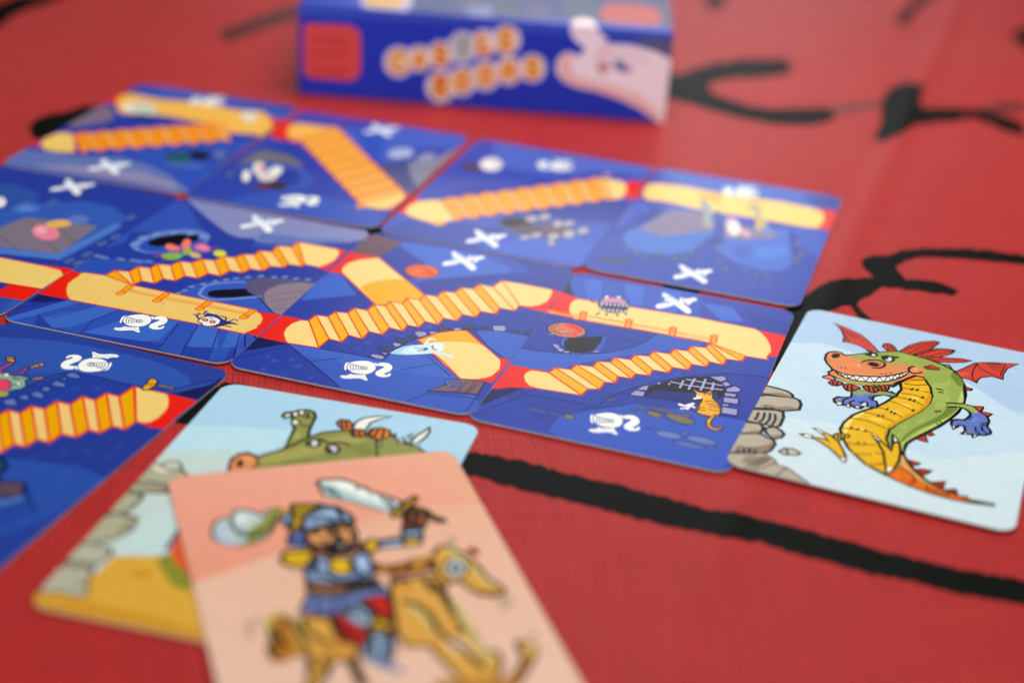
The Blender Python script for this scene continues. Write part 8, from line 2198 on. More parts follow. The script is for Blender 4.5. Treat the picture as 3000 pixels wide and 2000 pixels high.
   ('dragon_print', """
p 0 142,146,72 -659,2111 -104,840 -113,146 -89,283 -60,41 -65,-151 -84,64 1,160 170,115 81,108 161,59 137,-45 102,-187 73,-601 83,-275 -78,-270
c 0.68 20,16,12 -659,2111 -104,840 -113,146 -89,283 -60,41 -65,-151 -84,64 1,160 170,115 81,108 161,59 137,-45 102,-187 73,-601 83,-275 -78,-270
g 0.7 180,180,104 -496,2590 0,-94 -15,-70 -27,-37 -35,2 -38,40 -36,73 -27,95 -15,102 -1,95 15,72 27,37 36,-1 38,-42 36,-74 27,-96
p 0 232,228,212 -884,3537 6,-79 -14,-30 -24,-18 -29,-2 -30,14 -47,64 -6,80 14,30 24,18 29,2 31,-14 27,-28
c 0.49 64,60,32 -884,3537 6,-79 -14,-30 -24,-18 -29,-2 -30,14 -47,64 -6,80 14,30 24,18 29,2 31,-14 27,-28
p 0 232,228,212 -789,3650 6,-80 -14,-30 -24,-18 -29,-2 -31,14 -46,64 -6,80 14,31 24,18 30,2 30,-14 27,-28
c 0.49 64,60,32 -789,3650 6,-80 -14,-30 -24,-18 -29,-2 -31,14 -46,64 -6,80 14,31 24,18 30,2 30,-14 27,-28
p 0 232,228,212 -751,3206 9,-45 -4,-42 -17,-34 -27,-19 -33,-3 -35,15 -30,29 -21,40 -10,45 4,42 17,34 27,19 33,3 35,-14 30,-30
c 0.49 64,60,32 -751,3206 9,-45 -4,-42 -17,-34 -27,-19 -33,-3 -35,15 -30,29 -21,40 -10,45 4,42 17,34 27,19 33,3 35,-14 30,-30
p 0 216,212,176 -1158,3308 -4,158 95,68 68,-103 -38,-142
c 0.49 20,16,12 -1158,3308 -4,158 95,68 68,-103 -38,-142
l 0.49 20,16,12 -721,3662 34,-179 11,-11 16,21
l 0.49 20,16,12 -766,3453 179,3
l 0.49 20,16,12 -672,3110 151,-7
p 0 142,146,72 -1307,758 -127,347 -39,272 65,197 132,106 236,-88 333,413 179,302 162,361 194,285 366,227 210,78 570,-220 542,138 519,-290 366,-792
c 0.68 20,16,12 -1307,758 -127,347 -39,272 65,197 132,106 236,-88 333,413 179,302 162,361 194,285 366,227 210,78 570,-220 542,138 519,-290 366,-792
p 0 164,160,88 -995,1550 120,166 405,434 355,427 388,431 107,56 152,-3 154,-57 44,-116 -129,-194 -239,-253 -559,-549 -320,-296 -250,-193 -151,-36 -80,66
g 0.5 116,120,58 1085,2777 1,-113 -63,-119 -115,-106 -151,-78 -164,-37 -153,8 -118,53 -65,90 -4,113 61,119 115,108 153,79 167,38 154,-9 118,-54
g 0.5 108,112,52 318,1947 -13,-104 -100,-143 -171,-159 -214,-151 -227,-121 -203,-73 -152,-14 -76,47 10,101 96,141 168,159 216,154 229,123 208,75 154,14
p 0 220,140,88 -1295,763 -147,396 -1,286 86,147 161,30 176,-81 102,-249 -82,-312
c 0.49 92,56,32 -1295,763 -147,396 -1,286 86,147 161,30 176,-81 102,-249 -82,-312
p 0 42,20,16 -1187,1204 0,-99 -17,-25 -25,-4 -30,19 -31,39 -42,111 -1,100 17,26 26,4 30,-19 56,-93
g 0.7 234,176,128 -1076,1463 12,-53 -5,-50 -22,-40 -34,-24 -42,-4 -44,17 -38,34 -28,47 -12,53 5,50 21,41 35,24 42,4 44,-17 39,-35
p 0 232,232,232 -83,2550 15,-57 -4,-62 -22,-57 -36,-44 -45,-24 -47,0 -43,23 -31,43 -15,57 4,62 21,58 37,44 45,24 48,0 42,-23
c 0.78 20,16,12 -83,2550 15,-57 -4,-62 -22,-57 -36,-44 -45,-24 -47,0 -43,23 -31,43 -15,57 4,62 21,58 37,44 45,24 48,0 42,-23
p 0 32,36,42 -188,2432 5,-66 -12,-25 -20,-15 -23,-1 -25,12 -38,53 -5,66 12,25 19,15 24,1 47,-34
p 0 224,224,228 370,2403 8,-62 -12,-57 -30,-41 -44,-21 -51,4 -51,27 -43,47 -27,59 -9,63 12,57 30,42 45,21 51,-4 51,-28 43,-47
c 0.78 20,16,12 370,2403 8,-62 -12,-57 -30,-41 -44,-21 -51,4 -51,27 -43,47 -27,59 -9,63 12,57 30,42 45,21 51,-4 51,-28 43,-47
p 0 32,36,42 273,2333 5,-74 -13,-27 -21,-16 -26,-2 -27,14 -41,60 -5,73 13,28 21,16 26,1 51,-39
p 0 126,132,64 141,2137 164,-57 144,169 27,-165 -230,-83
l 0.68 20,16,12 -174,2665 132,0 89,-88
l 0.78 20,16,12 102,2586 174,87 207,-8
l 0.58 92,96,40 948,3028 111,-260 88,-323
g 0.6 108,112,52 1152,2564 8,-87 -29,-86 -60,-73 -84,-48 -93,-16 -90,18 -72,49 -44,74 -9,87 28,88 61,73 84,49 94,16 91,-18 72,-51
g 0.4 180,182,108 -126,2457 12,-48 -6,-65 -23,-72 -37,-68 -45,-54 -45,-32 -40,-5 -29,23 -12,47 6,65 23,72 36,69 45,54 46,33 41,5
p 0 224,124,32 -28,3442 22,153 166,43 144,-168 47,-232 -131,-48 -161,127
c 0.58 64,28,8 -28,3442 22,153 166,43 144,-168 47,-232 -131,-48 -161,127
p 0 224,124,32 357,3178 64,117 168,31 93,-151 -57,-143 -166,-31
c 0.58 64,28,8 357,3178 64,117 168,31 93,-151 -57,-143 -166,-31
p 0 224,124,32 677,3235 44,233 177,96 193,-53 82,-217 -8,-307 -234,96
c 0.58 64,28,8 677,3235 44,233 177,96 193,-53 82,-217 -8,-307 -234,96
l 0.58 64,28,8 36,3560 107,-274
l 0.58 64,28,8 116,3590 129,-298
l 0.58 64,28,8 413,3230 77,-187
l 0.58 64,28,8 505,3264 76,-187
l 0.58 64,28,8 756,3450 -9,-251
l 0.58 64,28,8 859,3500 11,-317
l 0.58 64,28,8 968,3528 68,-407
p 0 240,239,230 360,3303 -39,299 104,230 241,185 278,71 -206,-204 -115,-201 -4,-315
c 0.55 64,64,60 360,3303 -39,299 104,230 241,185 278,71 -206,-204 -115,-201 -4,-315
p 0 140,146,72 965,2974 221,325 362,-232 294,-13 238,-329 -871,-433
c 0.49 48,48,24 965,2974 221,325 362,-232 294,-13 238,-329 -871,-433
p 0 220,220,208 1196,3364 44,47 102,-238
c 0.49 48,48,24 1196,3364 44,47 102,-238
p 0 220,220,208 1391,3009 49,322 76,-155
c 0.49 48,48,24 1391,3009 49,322 76,-155
p 0 220,220,208 1503,3415 55,113 76,-309
c 0.49 48,48,24 1503,3415 55,113 76,-309
p 0 220,220,208 965,2974 122,-16 24,-171
c 0.49 48,48,24 965,2974 122,-16 24,-171
p 0 236,235,224 1627,3095 35,379 121,292 35,169 61,-196 -16,-253 -69,-269
c 0.58 48,48,40 1627,3095 35,379 121,292 35,169 61,-196 -16,-253 -69,-269
p 0 20,20,20 1785,3861 35,107 59,-229
g 0.8 216,112,48 2076,2842 -4,-33 -27,-37 -46,-35 -58,-27 -61,-16 -55,-2 -41,12 -20,24 4,33 26,36 46,35 58,28 62,16 55,2 41,-12
p 0 138,138,48 -1349,-2403 -10,107 47,83 172,161 126,78 133,-47 164,-283 171,-407 93,-303 -41,-98 -119,5 -113,34 -74,37 -449,482
p 0 224,88,44 -1253,-2113 -71,539 22,238 183,65 605,-1416 -193,75 -299,219
l 0.98 60,84,104 -1393,-1368 62,-661
"""),
 ]),
 dict(unit=1e-4, name='knight_card', label='pink card with knight waving sword on a rocking horse, nearest the camera', x=-0.02252, y=0.23386, z=0.00135, turn=0.34136, lean=(-0.003, -0.002), w=56.06, h=86.54, base='232,168,136', art=[
   ('background_print', """
p 0 237,166,142>234,154,126@-10,429;-97,-369 0,435 210,-16 72,-282 0,-13 -67,108 -79,6 -227,-92 -106,-49 -85,-26 0,328 1,9 4,9 5,7 8,6 9,3 9,2
p 0 232,176,146>233,196,172@25,216;-148,-356 -282,73 10,1 320,128 89,41 117,-18 28,-7 0,-617 -1,-9 -4,-9 -5,-7 -8,-6 -9,-3 -9,-2 -433,0 -92,22 -2,5 -1,9
"""),
   ('sword_print', """
p 0 216,228,220 -6,361 12,9 38,-8 20,-22 2,-14 11,1 7,-17 27,-24 20,-24 2,-13 -22,-26 -27,21 -44,36 -42,29
c 0.88 108,58,52 -6,361 12,9 38,-8 20,-22 2,-14 11,1 7,-17 27,-24 20,-24 2,-13 -22,-26 -27,21 -44,36 -42,29
p 0 168,196,196 -2,358 26,-26 42,-54 47,-45 -7,-9 -66,56 -42,29
p 0 244,248,240 17,359 33,-9 13,-15 -10,-19 -16,13
p 0 238,244,236 77,296 -2,-4 -4,-3 -4,0 -4,3 -2,4 -2,6 2,12 3,4 4,3 4,0 3,-3 3,-4 1,-12
p 0 238,244,236 101,271 -2,-3 -4,-1 -3,1 -3,2 -5,9 1,9 2,3 3,2 4,-1 6,-7 2,-9
l 0.66 80,104,108 3,346 11,-38
l 0.66 80,104,108 15,339 10,-43
l 0.66 80,104,108 100,286 10,-47
l 0.66 80,104,108 113,273 5,-41
p 0 200,160,32 106,224 7,9 48,41 7,-4 -9,-16 -46,-46 -8,2
c 0.77 60,36,8 106,224 7,9 48,41 7,-4 -9,-16 -46,-46 -8,2
p 0 138,90,20 134,229 19,11 21,-19 5,-21 17,-16 -1,-10 -14,3 -13,20
c 0.88 44,24,8 134,229 19,11 21,-19 5,-21 17,-16 -1,-10 -14,3 -13,20
"""),
   ('knight_print', """
p 0 184,200,204 -226,229 5,19 4,8 5,6 12,7 11,-1 4,1 11,22 6,2 12,-3 13,-9 5,-5 6,-7 3,-2 12,12 8,3 10,1 6,-1 1,-5 -13,-36 -19,-38 -8,-11 -9,-8 -9,-6 -10,-4 -10,-2 -10,0 -10,1 -16,7 -12,10 -4,5 -3,6 -2,19
c 0.66 96,88,76 -226,229 5,19 4,8 5,6 12,7 11,-1 4,1 11,22 6,2 12,-3 13,-9 5,-5 6,-7 3,-2 12,12 8,3 10,1 6,-1 1,-5 -13,-36 -19,-38 -8,-11 -9,-8 -9,-6 -10,-4 -10,-2 -10,0 -10,1 -16,7 -12,10 -4,5 -3,6 -2,19
p 0 140,144,64 -163,217 8,7 19,16 11,21 7,9 8,6 10,4 6,0 1,-5 -18,-45 -7,-13 -16,-20 -9,-8 -19,-12 -8,-3 -7,-2 -6,1 -2,2 12,8 6,6 1,18
p 0 168,188,220 -223,229 11,-31 5,-10 7,-6 11,-6 -3,-1 -6,1 -6,3 -12,9 -5,8 -2,11 0,14
g 0.8 223,232,216 -143,263 -2,-7 -6,-7 -7,-5 -9,-3 -9,1 -7,3 -4,5 -2,7 2,8 6,6 7,5 9,3 9,0 7,-3 5,-6
g 0.6 180,192,112 -134,244 -1,-4 -3,-5 -11,-8 -6,-2 -5,0 -3,2 -2,4 1,5 4,4 10,8 6,2 5,0 4,-2
p 0 56,58,28 -129,210 30,56 -3,-19 -17,-35
l 0.77 80,88,48 -186,259 -1,-18 1,-10 5,-10 8,-8 9,-6 10,1 21,7
l 0.66 80,88,48 -184,211 14,-10 9,-4 9,1 16,4
p 0 184,144,24 -97,275 21,1 -1,-19 -18,-1
p 0 136,160,200 -76,237 -2,-8 -4,-7 -4,-4 -4,-1 -3,2 -3,6 0,7 0,9 3,8 3,7 4,5 4,0 4,-2 2,-6 1,-7
c 0.66 48,52,64 -76,237 -2,-8 -4,-7 -4,-4 -4,-1 -3,2 -3,6 0,7 0,9 3,8 3,7 4,5 4,0 4,-2 2,-6 1,-7
p 0 196,154,28 -69,292 52,-8 6,-6 -31,-24 -18,-30 -21,-29 -8,2 11,40
c 0.77 44,36,24 -69,292 52,-8 6,-6 -31,-24 -18,-30 -21,-29 -8,2 11,40
l 0.55 92,68,8 -65,279 40,-6
l 0.55 92,68,8 -68,267 33,-7
l 0.55 92,68,8 -70,255 24,-7
l 0.55 92,68,8 -71,243 18,-6
p 0 142,168,204 -65,201 6,32 18,26 28,19 23,-12 18,-26 5,-25 -9,-3 -30,1 -33,-8 -22,-9
c 0.88 16,24,40 -65,201 6,32 18,26 28,19 23,-12 18,-26 5,-25 -9,-3 -30,1 -33,-8 -22,-9
g 0.6 184,204,228 8,244 -2,-5 -6,-4 -7,-1 -8,0 -7,3 -6,4 -3,6 -1,5 3,5 5,4 7,2 8,0 8,-3 5,-5 4,-5
p 0 92,116,184 -96,184 15,11 15,2 -3,-56 -31,11
c 0.66 16,24,40 -96,184 15,11 15,2 -3,-56 -31,11
p 0 220,156,96 -62,196 33,7 26,0 31,3 0,-38 -7,-27 -20,-14 -33,2 -24,14 -9,35
c 0.66 28,16,10 -62,196 33,7 26,0 31,3 0,-38 -7,-27 -20,-14 -33,2 -24,14 -9,35
g 0.8 220,168,104 -14,167 -3,-8 -6,-7 -7,-3 -8,0 -7,3 -5,6 -3,8 1,9 3,8 5,7 8,3 8,1 7,-4 5,-6 3,-8
g 0.8 220,168,104 22,164 -3,-8 -4,-7 -4,-4 -4,-1 -3,3 -3,5 0,8 1,9 3,8 3,7 5,4 4,1 3,-2 2,-6 1,-8
p 0 48,40,32 -12,209 16,2 -16,-82 -9,16
p 0 48,40,32 -65,201 36,2 17,6 3,-10 -51,-11
p 0 48,40,32 5,206 22,5 -1,-14 -18,-1
p 0 168,168,168 3,126 -2,-5 -4,-4 -6,-2 -6,0 -5,3 -4,4 -2,5 0,5 2,6 4,4 6,2 6,0 5,-3 4,-4 2,-5
c 0.88 64,56,48 3,126 -2,-5 -4,-4 -6,-2 -6,0 -5,3 -4,4 -2,5 0,5 2,6 4,4 6,2 6,0 5,-3 4,-4 2,-5
p 0 232,224,216 -1,132 -3,-3 -6,0 -6,3 -2,3 4,3 6,0 7,-4
p 0 48,40,32 3,154 -2,-4 -4,-3 -4,-2 -5,0 -4,2 -4,3 -2,5 0,4 2,5 4,3 4,2 5,-1 5,-1 3,-4 2,-4
p 0 90,40,40 -67,150 15,-12 25,-24 30,3 18,24 13,-2 -11,-26 -28,-12 -32,2 -24,18
p 0 216,172,24 -121,116 11,20 44,-4 4,-15 -17,-36 -24,2 -17,15
c 0.88 40,26,4 -121,116 11,20 44,-4 4,-15 -17,-36 -24,2 -17,15
p 0 142,168,204 -77,89 23,17 27,-14 32,-2 17,19 11,-16 -5,-53 -15,-31 -34,-1 -36,3 -32,20 -1,30
c 0.88 16,24,48 -77,89 23,17 27,-14 32,-2 17,19 11,-16 -5,-53 -15,-31 -34,-1 -36,3 -32,20 -1,30
g 0.7 196,218,232 27,67 -3,-9 -5,-8 -6,-4 -6,-1 -5,3 -3,6 -2,9 2,10 3,10 5,7 6,5 6,1 5,-3 3,-7 1,-9
g 0.6 92,120,176 -54,71 -3,-10 -5,-7 -5,-5 -6,0 -5,3 -3,6 -2,9 1,10 3,9 5,8 5,5 6,0 5,-3 4,-6 1,-9
g 0.5 108,132,180 13,26 -4,-6 -7,-4 -10,-1 -11,1 -11,3 -8,6 -5,6 -1,7 4,6 7,4 10,2 11,-1 11,-4 8,-5 5,-7
p 0 224,180,28 -39,94 13,2 25,-10 -9,-42 -20,0 -16,16
c 0.77 44,28,4 -39,94 13,2 25,-10 -9,-42 -20,0 -16,16
p 0 224,180,28 33,134 15,11 12,-12 -5,-22 -17,-10 -8,11
c 0.77 40,26,4 33,134 15,11 12,-12 -5,-22 -17,-10 -8,11
p 0 168,200,224 61,137 39,2 4,-15 -5,-13 -40,4
c 0.77 28,44,68 61,137 39,2 4,-15 -5,-13 -40,4
p 0 224,180,28 104,133 33,-2 -4,-22 -30,1
c 0.66 44,28,4 104,133 33,-2 -4,-22 -30,1
p 0 160,188,224 113,169 36,-2 -9,-39 -34,3
c 0.77 28,44,68 113,169 36,-2 -9,-39 -34,3
p 0 184,100,28 129,220 39,-13 -12,-41 -40,3
c 0.88 64,28,8 129,220 39,-13 -12,-41 -40,3
p 0 140,92,52 -94,27 108,-14 16,5 0,-21 -31,-7 -72,-1 -23,18
c 0.66 64,44,28 -94,27 108,-14 16,5 0,-21 -31,-7 -72,-1 -23,18
p 0 80,88,44 -21,8 35,5 12,-11 -27,-12
p 0 104,120,168 -95,-2 45,-14 49,6 35,2 7,-32 -48,2 -39,-24 -21,-12 -52,24
c 0.77 24,28,56 -95,-2 45,-14 49,6 35,2 7,-32 -48,2 -39,-24 -21,-12 -52,24
l 0.77 64,72,124 -79,-14 -14,-46
l 0.77 64,72,124 -56,-19 -11,-51
l 0.77 64,72,124 -31,-16 -17,-33
l 0.77 64,72,124 19,-9 -1,-26
p 0 200,32,16 -13,-41 26,7 21,-4 -5,-49 2,-32 16,-11 -10,-22 -16,-4 -12,26 -14,51
c 0.66 92,16,8 -13,-41 26,7 21,-4 -5,-49 2,-32 16,-11 -10,-22 -16,-4 -12,26 -14,51
p 0 184,28,12 -75,-76 30,-3 23,-44 -11,-37 -27,-5 -14,30
c 0.66 92,16,8 -75,-76 30,-3 23,-44 -11,-37 -27,-5 -14,30
p 0 156,180,204 -46,-62 29,14 12,-31 -3,-24 -12,-13 -13,7 -14,23
c 0.66 32,44,68 -46,-62 29,14 12,-31 -3,-24 -12,-13 -13,7 -14,23
p 0 220,172,24 -11,-106 16,17 19,-9 0,-28 -13,-16 -28,10
c 0.66 44,28,4 -11,-106 16,17 19,-9 0,-28 -13,-16 -28,10
p 0 148,174,200 -23,-135 38,-8 -4,-38 -13,-31 -20,-10 -21,27
c 0.66 32,44,68 -23,-135 38,-8 -4,-38 -13,-31 -20,-10 -21,27
p 0 108,132,172 -48,-194 32,-22 19,-12 12,-28 -24,16 -22,20
"""),
   ('rocking_horse_print', """
p 0 216,160,68 55,17 28,-10 45,3 17,-29 -13,-32 9,-35 3,-42 5,-41 -2,-46 26,-17 -1,-26 -23,-42 -30,-23 -26,35 -18,66 -6,32 -39,9 -6,32 17,109
c 0.77 58,34,8 55,17 28,-10 45,3 17,-29 -13,-32 9,-35 3,-42 5,-41 -2,-46 26,-17 -1,-26 -23,-42 -30,-23 -26,35 -18,66 -6,32 -39,9 -6,32 17,109
p 0 216,160,68 140,52 15,38 17,6 16,-17 17,-22 9,-38 6,-41 16,-30 0,-17 -18,-9 -26,14 -14,20 -8,24 -25,1 -14,20
c 0.77 58,34,8 140,52 15,38 17,6 16,-17 17,-22 9,-38 6,-41 16,-30 0,-17 -18,-9 -26,14 -14,20 -8,24 -25,1 -14,20
p 0 200,184,112 171,92 6,-4 9,-11 8,-13 5,-13 22,-86 10,-24 -15,17 -8,14 -4,15 -7,33 -16,33 -9,30
p 0 212,184,104 59,-64 5,4 8,0 7,-4 6,-9 5,-13 3,-14 2,-35 0,-14 -2,-9 -4,-5 -3,0 -3,8 -7,26 -11,31 -6,25
p 0 200,184,112 139,-60 2,-5 4,-15 5,-29 1,-28 -2,-39 1,-28 2,-12 5,-10 10,-16 1,-7 -2,-6 -3,-1 -5,4 -7,8 -5,10 -3,13 -3,31 -2,115
p 0 108,72,24 129,-128 4,-1 4,-6 3,-8 -3,-19 -3,-7 -3,-3 -4,0 -2,5 2,28
p 0 230,200,172 101,-178 6,3 7,0 6,-3 5,-7 9,-27 2,-16 -1,-4 -3,-2 -5,1 -5,3 -14,12 -5,7 -7,15 0,7 2,7
p 0 212,212,196 194,16 -5,-10 -7,-9 -9,-5 -8,0 -8,4 -5,7 -2,11 2,11 5,11 7,9 9,5 8,0 8,-4 5,-7 2,-11
c 0.66 96,64,16 194,16 -5,-10 -7,-9 -9,-5 -8,0 -8,4 -5,7 -2,11 2,11 5,11 7,9 9,5 8,0 8,-4 5,-7 2,-11
p 0 156,176,184 187,18 -3,-7 -5,-5 -5,-3 -6,-1 -5,3 -4,5 -1,7 1,7 3,7 4,5 6,3 6,0 5,-2 4,-5 1,-7
l 0.77 64,72,92 166,29 13,-18
l 0.77 64,72,92 162,14 21,11
p 0 140,24,24 208,75 10,6 5,0 3,-5 4,-15 -2,-4 -2,-3 -4,-1 -8,7 -7,12
p 0 192,124,36 39,65 24,-14 43,9 33,-8 3,-18 -37,-14 -39,4 -31,15
c 0.66 92,44,16 39,65 24,-14 43,9 33,-8 3,-18 -37,-14 -39,4 -31,15
p 0 138,44,20 89,25 -1,-2 -4,-2 -11,1 -9,4 -3,2 0,3 2,3 3,1 11,0 5,-2 7,-5
g 0.8 140,28,20 144,42 -4,-5 -8,-1 -6,4 -1,7 4,5 8,1 3,-1 4,-6
p 0 184,136,56 98,70 28,-1 20,9 3,-18 -16,-11 -28,6
p 0 216,160,68 -180,-81 17,20 19,0 4,-29 23,23 42,-9 2,-67 31,-26 -16,-30 -30,6 -37,-46 -13,-43 -21,5 17,42 12,59 -20,12 -21,-14 -16,7 -3,35 16,15
c 0.77 58,34,8 -180,-81 17,20 19,0 4,-29 23,23 42,-9 2,-67 31,-26 -16,-30 -30,6 -37,-46 -13,-43 -21,5 17,42 12,59 -20,12 -21,-14 -16,7 -3,35 16,15
p 0 192,120,32 -164,-69 6,7 7,-1 5,-6 0,-11 -3,-31 5,-28 1,-12 -4,-10 -7,-10 -7,-5 -8,-2 -7,3 -7,3 -5,5 -4,6 -1,6 13,6 7,9 4,22 2,29
p 0 204,180,104 -187,-68 4,9 7,7 13,8 13,0 6,-2 5,-5 1,-3 -16,-1 -8,-2 -6,-7 -4,-9 -10,-28 -2,-2 -4,23
p 0 204,180,104 -135,-63 4,3 5,-3 3,-7 -7,-37 7,-33 -2,-8 -5,-5 -4,0 -3,9 -3,31 2,37
p 0 80,48,16 -75,-196 5,5 8,2 6,-3 2,-12 3,-61 -2,-8 -4,-4 -7,2 -5,5 -3,13 -1,31 -3,23
p 0 108,72,24 -193,-155 3,4 7,2 4,-1 0,-7 -1,-9 -3,-6 -4,4 -4,7
p 0 200,128,40 210,-213 5,3 7,-1 7,-3 4,-4 3,-6 1,-7 0,-7 -3,-9 -12,-19 -39,-49 -9,-9 -9,-4 -7,2 -1,5 9,12 28,31 12,18 3,9 1,13 -1,14
c 0.77 58,34,8 210,-213 5,3 7,-1 7,-3 4,-4 3,-6 1,-7 0,-7 -3,-9 -12,-19 -39,-49 -9,-9 -9,-4 -7,2 -1,5 9,12 28,31 12,18 3,9 1,13 -1,14
p 0 220,188,104 219,-215 4,0 8,-3 4,-5 1,-8 -4,-18 -4,-4 -5,-2 -3,1 3,22 -4,13
p 0 184,120,40 54,-279 74,-16 55,-2 -36,-84 -126,28
l 0.77 168,144,128 181,108 16,11
l 0.77 168,144,128 183,96 11,5
l 0.77 168,144,128 217,-98 22,16
l 0.77 168,144,128 216,-115 23,16
l 0.77 168,144,128 -209,-63 -2,-38
l 0.77 168,144,128 -200,-65 11,10
l 0.77 168,144,128 237,-196 17,0
l 1.1 36,20,4 126,-15 1,-35 5,-67
l 1.1 36,20,4 58,-60 12,-6 7,-6 11,-23 3,-13 2,-15 -1,-25
l 1.1 36,20,4 94,-153 8,-21 18,-35 17,-56
l 1.1 36,20,4 187,-58 5,-6 4,-3 20,-2
l 1.1 36,20,4 110,-3 3,-26 2,-5 5,-6
l 1.1 36,20,4 54,0 12,2 14,-3
l 0.99 36,20,4 -138,-74 1,-24 10,-64
l 0.99 36,20,4 -119,-74 -2,-18 1,-10 3,-9 10,-17 17,-19
l 0.99 36,20,4 -163,-85 -1,-31 3,-9 6,-16
l 0.99 36,20,4 -177,-89 -2,-38 4,-28
l 0.99 36,20,4 -108,-181 2,-19 0,-11 -2,-10 -8,-17
l 0.99 36,20,4 -130,-176 3,-30
l 0.99 18,20,42 -78,72 13,-21 17,-12
l 0.99 18,20,42 0,82 -1,-18 0,-9 3,-8 8,-12
l 0.99 18,20,42 -61,95 -10,-25
l 0.99 18,20,42 -88,35 22,-11 13,-5 12,-3 22,0 34,1
l 0.99 18,20,42 -54,49 7,-14 6,-6 9,-4 9,-2 10,0 10,3 18,8
l 0.99 18,20,42 -44,230 14,5 8,1 7,-4 11,-10
l 0.99 18,20,42 -45,250 18,11 21,1
l 0.99 18,20,42 5,265 6,-14 2,-8 -2,-24
l 0.99 18,20,42 -85,229 -6,-18
l 0.99 18,20,42 -93,174 20,-13
l 0.99 18,20,42 -19,-140 -3,-34 -8,-24
l 0.99 18,20,42 5,-145 -6,-37 -15,-31
l 0.99 18,20,42 -41,-71 9,5 4,0 4,-6 5,-16
l 0.99 18,20,42 68,132 31,0
l 0.99 18,20,42 116,159 26,0
l 0.99 18,20,42 111,141 29,-1
l 0.88 20,10,6 -60,186 13,2 11,-7
l 0.88 20,10,6 -61,158 8,-14 5,-7 7,-4 12,-4
l 0.88 20,10,6 4,187 9,4 4,0 4,-2 5,-6
l 0.88 20,10,6 -37,163 2,-24
l 0.88 20,10,6 0,146 6,-9 4,-3 4,2 6,5
l 0.88 20,10,6 -21,145 -9,-13 -3,-7 1,-8 5,-12
l 0.88 20,10,6 3,126 -2,-22
l 0.88 20,10,6 -20,197 -3,-28
l 0.88 20,10,6 18,170 -2,-18
l 1.1 20,10,6 -19,131 -4,-18
l 1.1 20,10,6 -13,128 -4,-20
l 1.1 20,10,6 -6,126 -3,-18
l 1.1 20,10,6 -25,13 1,-18
l 1.1 20,10,6 -10,14 1,-20
l 1.1 20,10,6 5,15 1,-17
l 1.1 20,10,6 17,14 2,-15
l 1.1 20,10,6 134,209 -3,-34
l 1.1 20,10,6 149,206 -6,-33
l 1.1 20,10,6 122,236 19,21
l 1.1 20,10,6 144,227 13,-13 11,-17
l 1.1 20,10,6 139,52 -14,-14
l 1.1 20,10,6 61,42 13,11
l 1.1 20,10,6 84,33 14,15
l 1.1 20,10,6 -70,-85 6,-29 14,-30
l 1.1 20,10,6 -5,-50 12,-32 7,-29
l 1.1 20,10,6 -7,-119 18,-12
p 0 20,10,6 -40,179 -2,-2 -3,-1 -2,2 -1,3 2,3 3,1 3,-4
p 0 20,10,6 16,175 -2,-3 -2,-1 -3,2 0,3 2,3 3,1 2,-3
p 0 20,10,6 -39,140 14,11 12,-3 11,-9 16,4 -8,-13 -16,6 -18,-3
g 0.5 200,136,80 -10,162 -5,-16 -4,-4 -3,-1 -2,2 -1,5 1,17 5,15 4,4 3,2 2,-3 2,-13
g 0.6 168,100,28 -61,-173 -4,-7 -7,-6 -10,-3 -10,1 -9,4 -8,6 -4,8 0,9 3,8 7,6 10,3 10,-1 10,-4 8,-6 4,-9
g 0.5 184,120,44 81,-26 -7,-15 -6,-11 -7,-6 -5,-1 -3,5 0,10 2,14 5,16 6,14 7,12 6,6 5,1 3,-5 1,-11 -3,-14
"""),
 ]),
]
